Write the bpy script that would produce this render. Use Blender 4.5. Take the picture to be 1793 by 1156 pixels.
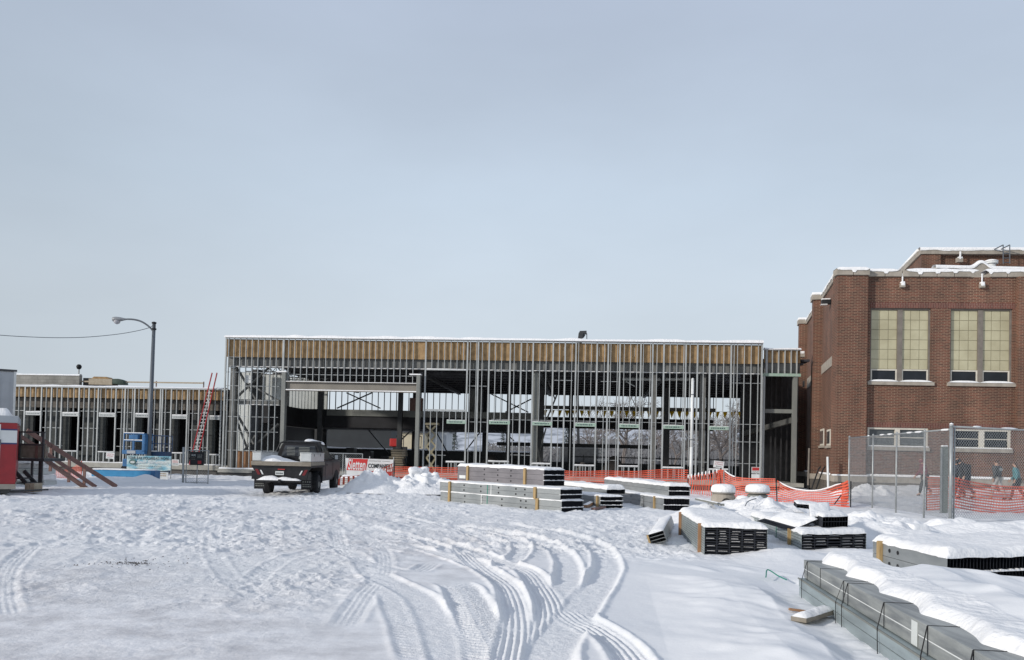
import bpy, math, random
import numpy as np
from mathutils import Vector, Matrix
rnd = random.Random(7)
R = math.radians
for o in list(bpy.data.objects): bpy.data.objects.remove(o)
scene = bpy.context.scene
COL = scene.collection

# ------------------------------------------------------------------ camera
F_PX, CX, CY = 1430.0, 896.5, 765.0
PITCH, ROLL, EYE = R(1.3), R(1.35), 1.6
fw = Vector((0, math.cos(PITCH), math.sin(PITCH)))
u0 = Vector((0, -math.sin(PITCH), math.cos(PITCH)))
r0 = Vector((1, 0, 0))
cr = r0 * math.cos(ROLL) + u0 * math.sin(ROLL)
cu = u0 * math.cos(ROLL) - r0 * math.sin(ROLL)
cam_d = bpy.data.cameras.new("camera"); cam = bpy.data.objects.new("camera", cam_d); COL.objects.link(cam)
m = Matrix.Identity(4)
for i in range(3):
    m[i][0] = cr[i]; m[i][1] = cu[i]; m[i][2] = -fw[i]
m[2][3] = EYE
cam.matrix_world = m
cam_d.sensor_fit = 'HORIZONTAL'; cam_d.sensor_width = 36.0
cam_d.lens = 36.0 * F_PX / 1793.0
cam_d.shift_y = (CY - 578.0) / 1793.0
cam_d.clip_end = 6000; cam_d.clip_start = 0.1
scene.camera = cam
scene.render.resolution_x = 1024; scene.render.resolution_y = 660

# ------------------------------------------------------------------ sky + sun
SUN_AZ_VEC = Vector((-0.86, -0.51, 0)).normalized(); SUN_EL = R(19.5)
w = bpy.data.worlds.new("World"); scene.world = w; w.use_nodes = True
nt = w.node_tree; nt.nodes.clear()
N = nt.nodes.new; L = nt.links.new
out = N('ShaderNodeOutputWorld'); bg = N('ShaderNodeBackground'); sky = N('ShaderNodeTexSky')
sky.sky_type = 'NISHITA'; sky.sun_disc = False; sky.sun_elevation = SUN_EL
sky.sun_rotation = math.atan2(SUN_AZ_VEC.x, SUN_AZ_VEC.y); sky.altitude = 900; sky.dust_density = 3.0
skys = N('ShaderNodeVectorMath'); skys.operation = 'SCALE'; skys.inputs['Scale'].default_value = 1.0
L(sky.outputs[0], skys.inputs[0])
tc = N('ShaderNodeTexCoord'); sep = N('ShaderNodeSeparateXYZ'); L(tc.outputs['Generated'], sep.inputs[0])
ramp = N('ShaderNodeValToRGB'); L(sep.outputs['Z'], ramp.inputs[0])
e = ramp.color_ramp.elements
e[0].position = 0.0; e[0].color = (6.9, 7.6, 8.3, 1)
e[1].position = 0.55; e[1].color = (4.9, 5.65, 7.1, 1)
n2 = e.new(0.16); n2.color = (6.7, 7.5, 8.3, 1)
n3 = e.new(0.30); n3.color = (5.95, 6.95, 8.1, 1)
# soft high cloud: broad brighter/duller patches
nz = N('ShaderNodeTexNoise'); nz.inputs['Scale'].default_value = 1.6; nz.inputs['Detail'].default_value = 5
nz.inputs['Roughness'].default_value = 0.55
mp = N('ShaderNodeMapping'); mp.inputs['Scale'].default_value = (1.0, 1.0, 2.6); mp.inputs['Location'].default_value = (3.1, 1.2, 0)
L(tc.outputs['Generated'], mp.inputs[0]); L(mp.outputs[0], nz.inputs['Vector'])
mr = N('ShaderNodeMapRange'); mr.inputs[1].default_value = 0.3; mr.inputs[2].default_value = 0.7
mr.inputs[3].default_value = 0.93; mr.inputs[4].default_value = 1.06; L(nz.outputs['Fac'], mr.inputs[0])
# thinner cloud straight ahead, thicker to the left
mrx = N('ShaderNodeMapRange'); mrx.inputs[1].default_value = -0.62; mrx.inputs[2].default_value = -0.15
mrx.inputs[3].default_value = 0.84; mrx.inputs[4].default_value = 1.0; mrx.interpolation_type = 'SMOOTHSTEP'; L(sep.outputs['X'], mrx.inputs[0])
mul = N('ShaderNodeMath'); mul.operation = 'MULTIPLY'; L(mr.outputs[0], mul.inputs[0]); L(mrx.outputs[0], mul.inputs[1])
cl = N('ShaderNodeVectorMath'); cl.operation = 'SCALE'; L(ramp.outputs[0], cl.inputs[0]); L(mul.outputs[0], cl.inputs['Scale'])
mix = N('ShaderNodeMixRGB'); mix.inputs[0].default_value = 0.90
L(skys.outputs[0], mix.inputs[1]); L(cl.outputs[0], mix.inputs[2])
L(mix.outputs[0], bg.inputs[0]); bg.inputs[1].default_value = 0.10
L(bg.outputs[0], out.inputs[0])

sd = bpy.data.lights.new("sun", 'SUN'); sd.energy = 3.1; sd.angle = R(3); sd.color = (1.0, 0.95, 0.88)
sun = bpy.data.objects.new("sun", sd); COL.objects.link(sun)
sv = SUN_AZ_VEC * math.cos(SUN_EL) + Vector((0, 0, math.sin(SUN_EL)))
sun.rotation_euler = sv.to_track_quat('Z', 'Y').to_euler()
scene.view_settings.view_transform = 'Standard'; scene.view_settings.look = 'None'
scene.view_settings.exposure = 0.0; scene.view_settings.gamma = 1.0

# ------------------------------------------------------------------ photo measurements -> metres
def ray(px, py):
    return fw + cr * ((px - CX) / F_PX) + cu * ((CY - py) / F_PX)
def G(px, py, z=0.0):
    d = ray(px, py); t = (z - EYE) / d.z
    return (d.x * t, d.y * t)
def PY(px, py, Y):
    d = ray(px, py); t = Y / d.y
    return Vector((d.x * t, Y, EYE + d.z * t))
class Frame:
    def __init__(s, ox, oy, a):
        s.o = Vector((ox, oy, 0)); s.a = a
        s.u = Vector((math.cos(a), math.sin(a), 0)); s.w = Vector((-math.sin(a), math.cos(a), 0))
    def loc(s, px, py, off=0.0):
        d = ray(px, py); c = Vector((0, 0, EYE))
        t = ((s.o - c).dot(s.w) + off) / d.dot(s.w)
        p = c + d * t - s.o
        return p.dot(s.u), p.z + 0.0
    def world(s, u, w_, z): return s.o + s.u * u + s.w * w_ + Vector((0, 0, z))

# ------------------------------------------------------------------ mesh helpers
class MB:
    def __init__(s): s.v = []; s.f = []
    def add(s, vs, fs):
        n = len(s.v); s.v += [tuple(p) for p in vs]; s.f += [tuple(i + n for i in f) for f in fs]
    def box(s, x0, x1, y0, y1, z0, z1):
        s.add([(x0,y0,z0),(x1,y0,z0),(x1,y1,z0),(x0,y1,z0),(x0,y0,z1),(x1,y0,z1),(x1,y1,z1),(x0,y1,z1)],
              [(0,3,2,1),(4,5,6,7),(0,1,5,4),(1,2,6,5),(2,3,7,6),(3,0,4,7)])
    def obox(s, o, a, b, c):
        o, a, b, c = map(Vector, (o, a, b, c))
        s.add([o, o+a, o+a+b, o+b, o+c, o+a+c, o+a+b+c, o+b+c],
              [(0,3,2,1),(4,5,6,7),(0,1,5,4),(1,2,6,5),(2,3,7,6),(3,0,4,7)])
    def bar(s, p, q, w_, h, up=(0,0,1)):
        p, q, up = Vector(p), Vector(q), Vector(up); d = (q - p).normalized()
        a = d.cross(up)
        if a.length < 1e-4: a = d.cross(Vector((0, 1, 0)))
        a.normalize(); b = a.cross(d).normalized()
        s.obox(p - a*w_/2 - b*h/2, a*w_, q - p, b*h)
    def tube(s, pts, r, n=8, cap=True):
        pts = [Vector(p) for p in pts]; rs = r if isinstance(r, (list, tuple)) else [r]*len(pts)
        base = len(s.v); ref = None
        for i, p in enumerate(pts):
            d = (pts[min(i+1, len(pts)-1)] - pts[max(i-1, 0)]).normalized()
            if ref is None:
                ref = Vector((0,0,1)) if abs(d.z) < 0.9 else Vector((1,0,0))
            a = d.cross(ref).normalized(); b = a.cross(d).normalized()
            if i: pass
            ref = b
            for k in range(n):
                t = 2*math.pi*k/n
                s.v.append(tuple(p + a*math.cos(t)*rs[i] + b*math.sin(t)*rs[i]))
        for i in range(len(pts)-1):
            for k in range(n):
                k2 = (k+1) % n
                s.f.append((base+i*n+k, base+i*n+k2, base+(i+1)*n+k2, base+(i+1)*n+k))
        if cap:
            s.f.append(tuple(base+k for k in range(n))[::-1]); m_ = base+(len(pts)-1)*n
            s.f.append(tuple(m_+k for k in range(n)))
    def lathe(s, prof, c=(0,0,0), n=20, axis='Z'):
        base = len(s.v)
        for r, z in prof:
            for k in range(n):
                t = 2*math.pi*k/n; x, y = r*math.cos(t), r*math.sin(t)
                if axis == 'Z': s.v.append((c[0]+x, c[1]+y, c[2]+z))
                else: s.v.append((c[0]+z, c[1]+x, c[2]+y))
        for i in range(len(prof)-1):
            for k in range(n):
                k2 = (k+1) % n
                s.f.append((base+i*n+k, base+i*n+k2, base+(i+1)*n+k2, base+(i+1)*n+k))
        s.f.append(tuple(base+k for k in range(n))[::-1]); m_ = base+(len(prof)-1)*n
        s.f.append(tuple(m_+k for k in range(n)))
    def prism(s, poly, ax, d0, d1, sc=None):
        # poly: 2D points; ax: extrusion axis; sc: function (p)->p for the far side
        n = len(poly); base = len(s.v)
        for d in (d0, d1):
            for p in poly:
                if ax == 'x': s.v.append((d, p[0], p[1]))
                elif ax == 'y': s.v.append((p[0], d, p[1]))
                else: s.v.append((p[0], p[1], d))
        s.f.append(tuple(range(base, base+n))); s.f.append(tuple(range(base+n, base+2*n))[::-1])
        for k in range(n):
            k2 = (k+1) % n
            s.f.append((base+k, base+n+k, base+n+k2, base+k2))
    def grid(s, fn, nu, nv):
        base = len(s.v)
        for j in range(nv+1):
            for i in range(nu+1): s.v.append(tuple(fn(i/nu, j/nv)))
        for j in range(nv):
            for i in range(nu):
                a = base + j*(nu+1)+i
                s.f.append((a, a+1, a+nu+2, a+nu+1))
    def build(s, name, mat, parent=None, smooth=False, bevel=0.0, world=True, seg=2):
        me = bpy.data.meshes.new(name)
        vs = s.v
        if parent is not None and world:
            inv = wm(parent).inverted(); vs = [tuple(inv @ Vector(p)) for p in vs]
        me.from_pydata(vs, [], s.f); me.update()
        import bmesh
        bm = bmesh.new(); bm.from_mesh(me); bmesh.ops.recalc_face_normals(bm, faces=bm.faces[:])
        if bevel > 0:
            bmesh.ops.bevel(bm, geom=bm.edges[:], offset=bevel, segments=seg, affect='EDGES', profile=0.5, clamp_overlap=True)
        bm.to_mesh(me); bm.free()
        if smooth:
            me.polygons.foreach_set('use_smooth', [True]*len(me.polygons))
        o = bpy.data.objects.new(name, me); COL.objects.link(o)
        if mat: me.materials.append(mat)
        if parent: o.parent = parent
        return o
def wm(o):
    m_ = o.matrix_basis.copy()
    # matrix_basis is not refreshed without an update for loc/rot set from python, so compose it
    m_ = Matrix.Translation(o.location) @ o.rotation_euler.to_matrix().to_4x4() @ Matrix.Diagonal((*o.scale, 1))
    if o.parent: m_ = wm(o.parent) @ m_
    return m_
def tag(o, label=None, cat=None, group=None, kind=None):
    if label: o['label'] = label
    if cat: o['category'] = cat
    if group: o['group'] = group
    if kind: o['kind'] = kind
    return o
def thing(name, label, cat, loc=(0,0,0), rz=0.0, group=None):
    o = bpy.data.objects.new(name, None); COL.objects.link(o)
    o.empty_display_size = 0.2
    o.location = loc; o.rotation_euler = (0, 0, rz)
    return tag(o, label, cat, group)
def copy_tree(o, parent=None):
    c = o.copy(); COL.objects.link(c); c.parent = parent
    for ch in o.children: copy_tree(ch, c)
    return c

# ------------------------------------------------------------------ noise (numpy)
def vnoise(x, y, seed=0):
    xi = np.floor(x).astype(np.int64); yi = np.floor(y).astype(np.int64)
    xf = x - xi; yf = y - yi
    xf = xf*xf*(3-2*xf); yf = yf*yf*(3-2*yf)
    def h(a, b):
        n = (a*374761393 + b*668265263 + seed*1274126177) & 0xffffffff
        n = ((n ^ (n >> 13)) * 1274126177) & 0xffffffff
        return ((n ^ (n >> 16)) & 0xffff) / 65535.0
    return (h(xi,yi)*(1-xf)+h(xi+1,yi)*xf)*(1-yf) + (h(xi,yi+1)*(1-xf)+h(xi+1,yi+1)*xf)*yf
def fbm(x, y, oct_=4, seed=0, gain=0.5):
    s_ = 0; a = 1; t = 0
    for k in range(oct_):
        s_ = s_ + a*vnoise(x*(2**k)+17.3*k, y*(2**k)-9.1*k, seed+k); t += a; a *= gain
    return s_/t - 0.5

# ------------------------------------------------------------------ materials
def pm(name, c1, c2=None, scale=6.0, rough=0.6, metal=0.0, bump=0.0, bscale=None, detail=5, stretch=(1,1,1), coords='Object', lo=0.35, hi=0.65, spec=None, trans=0.0):
    mt = bpy.data.materials.new(name); mt.use_nodes = True; t = mt.node_tree; b = t.nodes['Principled BSDF']
    b.inputs['Roughness'].default_value = rough; b.inputs['Metallic'].default_value = metal
    if spec is not None: b.inputs['Specular IOR Level'].default_value = spec
    if trans: b.inputs['Transmission Weight'].default_value = trans
    c2 = c2 or tuple(v*0.8 for v in c1)
    co = t.nodes.new('ShaderNodeTexCoord'); mpn = t.nodes.new('ShaderNodeMapping'); mpn.inputs['Scale'].default_value = stretch
    t.links.new(co.outputs[coords], mpn.inputs[0])
    n = t.nodes.new('ShaderNodeTexNoise'); n.inputs['Scale'].default_value = scale; n.inputs['Detail'].default_value = detail
    t.links.new(mpn.outputs[0], n.inputs['Vector'])
    r = t.nodes.new('ShaderNodeValToRGB'); r.color_ramp.elements[0].position = lo; r.color_ramp.elements[1].position = hi
    r.color_ramp.elements[0].color = (*c1, 1); r.color_ramp.elements[1].color = (*c2, 1)
    t.links.new(n.outputs['Fac'], r.inputs[0]); t.links.new(r.outputs[0], b.inputs['Base Color'])
    if bump:
        n2_ = t.nodes.new('ShaderNodeTexNoise'); n2_.inputs['Scale'].default_value = bscale or scale*3; n2_.inputs['Detail'].default_value = 6
        t.links.new(mpn.outputs[0], n2_.inputs['Vector'])
        bp = t.nodes.new('ShaderNodeBump'); bp.inputs['Strength'].default_value = 1.0; bp.inputs['Distance'].default_value = bump
        t.links.new(n2_.outputs['Fac'], bp.inputs['Height']); t.links.new(bp.outputs[0], b.inputs['Normal'])
    return mt
M = {}
M['snow'] = pm('snow', (0.85,0.84,0.83), (0.77,0.765,0.765), 4, 0.8, 0, 0.03, 11)
M['shade_tone_profile'] = pm('shade_tone_profile_end', (0.012,0.014,0.02), (0.018,0.02,0.028), 6, 0.6)  # near-black steel: deep shade of the open cells put into the colour
M['galv'] = pm('galvanised_steel', (0.31,0.325,0.325), (0.23,0.245,0.25), 1.6, 0.5, 0.35, 0.002, 14, stretch=(1,1,2.5))
M['galv_mauve'] = pm('galvanised_steel_mauve', (0.235,0.22,0.23), (0.18,0.17,0.18), 1.6, 0.5, 0.35, 0.002, 14, stretch=(1,1,2.5))
M['galv_blue'] = pm('galvanised_steel_blue', (0.36,0.42,0.43), (0.25,0.29,0.30), 2.2, 0.5, 0.3, 0.002, 20, stretch=(3,.5,3))
M['grid_tan'] = pm('glazing_bar_tan', (.24,.215,.14), (.19,.17,.11), 3, .7)
M['galv_dark'] = pm('galvanised_deck', (0.33,0.37,0.37), (0.26,0.29,0.29), 6, 0.45, 0.3)
M['galv_fore'] = pm('galvanised_stud_bundle', (0.19,0.20,0.20), (0.37,0.38,0.36), 2.6, 0.5, 0.3, 0.003, 24, stretch=(5,0.45,5), detail=8)
M['stud'] = pm('bright_steel_stud', (0.42,0.435,0.43), (0.31,0.325,0.325), 4, 0.45, 0.15, stretch=(1,1,0.3))
M['tube_steel'] = pm('primed_grey_steel', (0.20,0.205,0.185), (0.165,0.17,0.16), 3, 0.6, 0.0, stretch=(1,1,0.4))
M['beam_steel'] = pm('primed_brown_grey_steel', (0.215,0.195,0.165), (0.165,0.15,0.13), 1.2, 0.6)
M['dark_steel'] = pm('dark_primed_steel', (0.05,0.053,0.056), (0.035,0.037,0.04), 4, 0.6)
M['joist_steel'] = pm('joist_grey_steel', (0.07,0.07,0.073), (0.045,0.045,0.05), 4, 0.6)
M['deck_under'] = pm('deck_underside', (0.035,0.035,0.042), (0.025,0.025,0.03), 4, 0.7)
M['mid_steel'] = pm('perimeter_beam_steel', (0.155,0.155,0.145), (0.10,0.10,0.095), 2.2, 0.65)
M['concrete'] = pm('concrete', (0.36,0.35,0.31), (0.27,0.26,0.23), 2, 0.85, 0, 0.004, 20)
M['dark_found'] = pm('foundation_membrane', (0.085,0.08,0.075), (0.06,0.058,0.055), 3, 0.8)
M['panel_int'] = pm('insulated_panel', (0.60,0.62,0.60), (0.50,0.52,0.50), 1.2, 0.6)
M['orange'] = pm('orange_plastic', (0.66,0.105,0.05), (0.52,0.07,0.035), 2.5, 0.55)
M['orange_dim'] = pm('orange_plastic_faded', (0.62,0.14,0.08), (0.52,0.10,0.06), 2.5, 0.6)
M['black'] = pm('black_rubber', (0.014,0.014,0.016), (0.03,0.03,0.032), 8, 0.8, spec=.25)
M['black_gloss'] = pm('black_paint', (0.011,0.012,0.014), (0.024,0.024,0.026), 5, 0.6, spec=.25)
M['tail_red'] = pm('tail_lens', (0.16,0.01,0.012), (0.12,0.008,0.01), 4, 0.3)
M['bed_board'] = pm('grey_bed_board', (0.25,0.22,0.18), (0.19,0.165,0.13), 7, 0.75)
M['red_ladder'] = pm('ladder_red', (0.42,0.025,0.03), (0.34,0.02,0.024), 3, 0.4)
M['wood'] = pm('weathered_board', (0.40,0.28,0.13), (0.30,0.20,0.09), 7, 0.7, stretch=(4,4,0.6))
M['wood_pale'] = pm('pale_board', (0.42,0.36,0.27), (0.34,0.28,0.20), 7, 0.7)
M['wood_red'] = pm('ramp_board', (0.22,0.125,0.105), (0.155,0.088,0.075), 5, 0.7)
M['white'] = pm('white_paint', (0.70,0.71,0.70), (0.62,0.63,0.62), 3, 0.5)
M['alu'] = pm('aluminium_box', (0.62,0.63,0.62), (0.53,0.54,0.53), 5, 0.35, 0.3)
M['red'] = pm('red_paint', (0.32,0.016,0.022), (0.26,0.013,0.018), 3, 0.4)
M['red_banner'] = pm('red_vinyl', (0.60,0.035,0.035), (0.50,0.03,0.03), 3, 0.5)
M['blue_lift'] = pm('blue_lift_paint', (0.045,0.16,0.34), (0.035,0.12,0.26), 4, 0.45)
M['blue_bar'] = pm('blue_barrier_plastic', (0.07,0.33,0.58), (0.055,0.27,0.50), 3, 0.5)
M['navy'] = pm('navy_stripe', (0.03,0.04,0.15), (0.025,0.03,0.12), 3, 0.5)
M['grey_trailer'] = pm('trailer_grey', (0.40,0.42,0.44), (0.34,0.36,0.38), 1.5, 0.5)
M['chain'] = pm('chain_link_wire', (0.36,0.375,0.375), (0.28,0.295,0.295), 6, 0.45, 0.4)
M['pole'] = pm('lamp_pole_steel', (0.12,0.135,0.15), (0.09,0.10,0.115), 3, 0.5, 0.2, stretch=(1,1,0.3))
M['stone'] = pm('coping_stone', (0.36,0.32,0.27), (0.27,0.24,0.20), 3, 0.85, 0, 0.004, 20)
M['frame_cream'] = pm('cream_window_frame', (0.62,0.58,0.50), (0.54,0.50,0.43), 4, 0.6)
M['mullion'] = pm('taupe_mullion', (0.19,0.165,0.14), (0.15,0.13,0.11), 4, 0.7)
M['glass'] = pm('dark_window_glass', (0.010,0.012,0.015), (0.018,0.02,0.026), 1.5, 0.12, spec=.3)
M['glass_grey'] = pm('grey_window_glass', (0.04,0.048,0.052), (0.07,0.08,0.085), 0.8, 0.1)
M['bark'] = pm('bark', (0.11,0.09,0.08), (0.16,0.14,0.13), 3, 0.9)
M['green'] = pm('green_strap', (0.02,0.24,0.17), (0.015,0.18,0.13), 5, 0.5)
M['header_green'] = pm('green_printed_header', (0.25,0.38,0.29), (0.34,0.41,0.36), 9, 0.5)
M['ink'] = pm('dark_ink', (0.02,0.05,0.06), (0.02,0.04,0.05), 5, 0.6)
M['ink_black'] = pm('black_ink', (0.015,0.02,0.02), (0.02,0.025,0.025), 5, 0.6)
M['ink_red'] = pm('red_ink', (0.45,0.03,0.03), (0.36,0.03,0.03), 5, 0.6)
M['tan_lift'] = pm('tan_lift_paint', (0.34,0.30,0.20), (0.26,0.23,0.15), 3, 0.5)
M['soil'] = pm('frozen_soil', (0.05,0.045,0.042), (0.08,0.072,0.068), 3, 0.95, 0, 0.03, 6)
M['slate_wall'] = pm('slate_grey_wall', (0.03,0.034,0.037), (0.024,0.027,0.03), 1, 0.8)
M['cream_wall'] = pm('cream_wall', (0.55,0.48,0.34), (0.48,0.42,0.30), 1, 0.8)
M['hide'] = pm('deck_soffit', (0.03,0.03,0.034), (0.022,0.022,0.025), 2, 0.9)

def brick_material(name, c1, c2, cm, rot=False, bw=0.205, bh=0.0677, var=0.5, mortar=0.014):
    mt = bpy.data.materials.new(name); mt.use_nodes = True; t = mt.node_tree; b = t.nodes['Principled BSDF']
    b.inputs['Roughness'].default_value = 0.85
    co = t.nodes.new('ShaderNodeTexCoord'); sp = t.nodes.new('ShaderNodeSeparateXYZ'); t.links.new(co.outputs['Object'], sp.inputs[0])
    # walls run along x or along y: x+y as the running coordinate works on both
    ad = t.nodes.new('ShaderNodeMath'); ad.operation = 'ADD'; t.links.new(sp.outputs['X'], ad.inputs[0]); t.links.new(sp.outputs['Y'], ad.inputs[1])
    cb = t.nodes.new('ShaderNodeCombineXYZ')
    if rot: t.links.new(ad.outputs[0], cb.inputs['Y']); t.links.new(sp.outputs['Z'], cb.inputs['X'])
    else: t.links.new(ad.outputs[0], cb.inputs['X']); t.links.new(sp.outputs['Z'], cb.inputs['Y'])
    br = t.nodes.new('ShaderNodeTexBrick'); br.inputs['Scale'].default_value = 1.0
    br.inputs['Brick Width'].default_value = bw; br.inputs['Row Height'].default_value = bh
    br.inputs['Mortar Size'].default_value = mortar/2; br.inputs['Mortar Smooth'].default_value = 0.1
    br.inputs['Color1'].default_value = (*c1, 1); br.inputs['Color2'].default_value = (*c2, 1); br.inputs['Mortar'].default_value = (*cm, 1)
    t.links.new(cb.outputs[0], br.inputs['Vector'])
    n = t.nodes.new('ShaderNodeTexNoise'); n.inputs['Scale'].default_value = 0.9; n.inputs['Detail'].default_value = 6
    t.links.new(co.outputs['Object'], n.inputs['Vector'])
    mr_ = t.nodes.new('ShaderNodeMapRange'); mr_.inputs[1].default_value = 0.3; mr_.inputs[2].default_value = 0.7
    mr_.inputs[3].default_value = 0.82; mr_.inputs[4].default_value = 1.15; t.links.new(n.outputs['Fac'], mr_.inputs[0])
    ms = t.nodes.new('ShaderNodeMapping'); ms.inputs['Scale'].default_value = (1.3,1.3,.16); t.links.new(co.outputs['Object'], ms.inputs[0])
    ns = t.nodes.new('ShaderNodeTexNoise'); ns.inputs['Scale'].default_value = 1.0; ns.inputs['Detail'].default_value = 5; t.links.new(ms.outputs[0], ns.inputs['Vector'])
    ma_ = t.nodes.new('ShaderNodeMapRange'); ma_.inputs[1].default_value = 0.35; ma_.inputs[2].default_value = 0.65; ma_.inputs[3].default_value = 0.80; ma_.inputs[4].default_value = 1.14; t.links.new(ns.outputs['Fac'], ma_.inputs[0])
    mm = t.nodes.new('ShaderNodeMath'); mm.operation = 'MULTIPLY'; t.links.new(mr_.outputs[0], mm.inputs[0]); t.links.new(ma_.outputs[0], mm.inputs[1]); mr_ = mm
    sc_ = t.nodes.new('ShaderNodeVectorMath'); sc_.operation = 'SCALE'
    t.links.new(br.outputs['Color'], sc_.inputs[0]); t.links.new(mr_.outputs[0], sc_.inputs['Scale'])
    t.links.new(sc_.outputs[0], b.inputs['Base Color'])
    bp = t.nodes.new('ShaderNodeBump'); bp.invert = True; bp.inputs['Distance'].default_value = 0.006
    t.links.new(br.outputs['Fac'], bp.inputs['Height']); t.links.new(bp.outputs[0], b.inputs['Normal'])
    return mt
M['brick'] = brick_material('red_brick', (0.15,0.05,0.03), (0.064,0.028,0.019), (0.225,0.145,0.098), bw=.235, bh=.0745, mortar=.026)
M['brick_soldier'] = brick_material('soldier_brick', (0.15,0.05,0.037), (0.10,0.036,0.028), (0.24,0.16,0.12), rot=True)
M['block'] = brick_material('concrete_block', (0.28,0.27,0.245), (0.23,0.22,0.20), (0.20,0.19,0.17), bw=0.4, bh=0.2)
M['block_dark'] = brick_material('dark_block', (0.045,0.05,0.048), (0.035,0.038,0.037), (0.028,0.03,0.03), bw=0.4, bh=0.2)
M['foundblock'] = brick_material('foundation_block', (0.13,0.11,0.09), (0.10,0.088,0.075), (0.09,0.08,0.07), bw=0.9, bh=0.45)

def plywood():
    mt = pm('plywood_sheathing', (0.37,0.24,0.115), (0.25,0.155,0.07), 2.2, 0.75, stretch=(2.2,2.2,1.6), detail=7)
    return mt
M['ply'] = plywood()
M['ply_red'] = pm('ply_offcut', (0.30,0.15,0.07), (0.22,0.11,0.05), 3, 0.75)

def ground_mat():
    mt = bpy.data.materials.new('snow_ground'); mt.use_nodes = True; t = mt.node_tree; b = t.nodes['Principled BSDF']
    b.inputs['Roughness'].default_value = 0.8
    b.inputs['Specular IOR Level'].default_value = 0.25
    co = t.nodes.new('ShaderNodeTexCoord')
    def noise(sc, det, rough=0.55):
        n = t.nodes.new('ShaderNodeTexNoise'); n.inputs['Scale'].default_value = sc; n.inputs['Detail'].default_value = det
        n.inputs['Roughness'].default_value = rough; t.links.new(co.outputs['Object'], n.inputs['Vector']); return n
    n1 = noise(0.35, 6)
    at = t.nodes.new('ShaderNodeAttribute'); at.attribute_name = 'packed'
    # clean snow vs. packed, driven-over snow with grit in it
    clean = t.nodes.new('ShaderNodeValToRGB'); clean.color_ramp.elements[0].color = (0.80,0.795,0.795,1); clean.color_ramp.elements[1].color = (0.70,0.71,0.725,1)
    clean.color_ramp.elements[0].position = 0.35; clean.color_ramp.elements[1].position = 0.65; t.links.new(n1.outputs['Fac'], clean.inputs[0])
    n3_ = noise(2.2, 8, 0.65)
    dirt = t.nodes.new('ShaderNodeValToRGB'); dirt.color_ramp.elements[0].color = (0.54,0.525,0.53,1); dirt.color_ramp.elements[1].color = (0.80,0.785,0.785,1)
    dirt.color_ramp.elements[0].position = 0.36; dirt.color_ramp.elements[1].position = 0.6; t.links.new(n3_.outputs['Fac'], dirt.inputs[0])
    mx = t.nodes.new('ShaderNodeMixRGB'); t.links.new(at.outputs['Fac'], mx.inputs[0]); t.links.new(clean.outputs[0], mx.inputs[1]); t.links.new(dirt.outputs[0], mx.inputs[2])
    t.links.new(mx.outputs[0], b.inputs['Base Color'])
    n4 = noise(8, 9, 0.65); n5 = noise(48, 4, 0.6)
    ad = t.nodes.new('ShaderNodeMath'); ad.operation = 'MULTIPLY_ADD'; ad.inputs[1].default_value = 0.22
    t.links.new(n5.outputs['Fac'], ad.inputs[0]); t.links.new(n4.outputs['Fac'], ad.inputs[2])
    bp = t.nodes.new('ShaderNodeBump'); bp.inputs['Distance'].default_value = 0.035
    ch = t.nodes.new('ShaderNodeAttribute'); ch.attribute_name = 'churn'; cm_ = t.nodes.new('ShaderNodeMapRange'); cm_.inputs[3].default_value = .20; cm_.inputs[4].default_value = 1.15; t.links.new(ch.outputs['Fac'], cm_.inputs[0]); t.links.new(cm_.outputs[0], bp.inputs['Strength'])
    t.links.new(ad.outputs[0], bp.inputs['Height']); t.links.new(bp.outputs[0], b.inputs['Normal'])
    return mt
M['ground'] = ground_mat()

def text(txt, width, height, parent, loc, mat, name='lettering', rot=(math.pi/2, 0, 0), shear=0.0, extrude=0.002, bold=0.0):
    cu_ = bpy.data.curves.new('t', 'FONT'); cu_.body = txt; cu_.size = 1.0; cu_.extrude = 0.0; cu_.shear = shear; cu_.offset = bold
    cu_.resolution_u = 3
    o = bpy.data.objects.new('t', cu_); COL.objects.link(o)
    dg = bpy.context.evaluated_depsgraph_get(); me = bpy.data.meshes.new_from_object(o.evaluated_get(dg))
    bpy.data.objects.remove(o); me.name = name
    vs = np.array([v.co[:] for v in me.vertices])
    mn, mx = vs.min(0), vs.max(0)
    vs[:,0] = (vs[:,0]-mn[0])/(mx[0]-mn[0])*width; vs[:,1] = (vs[:,1]-mn[1])/(mx[1]-mn[1])*height
    for i, v in enumerate(me.vertices): v.co = vs[i]
    ob = bpy.data.objects.new(name, me); COL.objects.link(ob); me.materials.clear(); me.materials.append(mat)
    ob.parent = parent; ob.location = loc; ob.rotation_euler = rot
    return ob
# ------------------------------------------------------------------ ground: one snow sheet out to the horizon
def catmull(pts, n=14):
    pts = [np.array(p, float) for p in pts]
    P = [2*pts[0]-pts[1]] + pts + [2*pts[-1]-pts[-2]]; out_ = []
    for i in range(1, len(P)-2):
        for k in range(n):
            t = k/n
            out_.append(0.5*((2*P[i]) + (-P[i-1]+P[i+1])*t + (2*P[i-1]-5*P[i]+4*P[i+1]-P[i+2])*t*t + (-P[i-1]+3*P[i]-3*P[i+1]+P[i+2])*t**3))
    out_.append(P[-2]); return np.array(out_)
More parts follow.
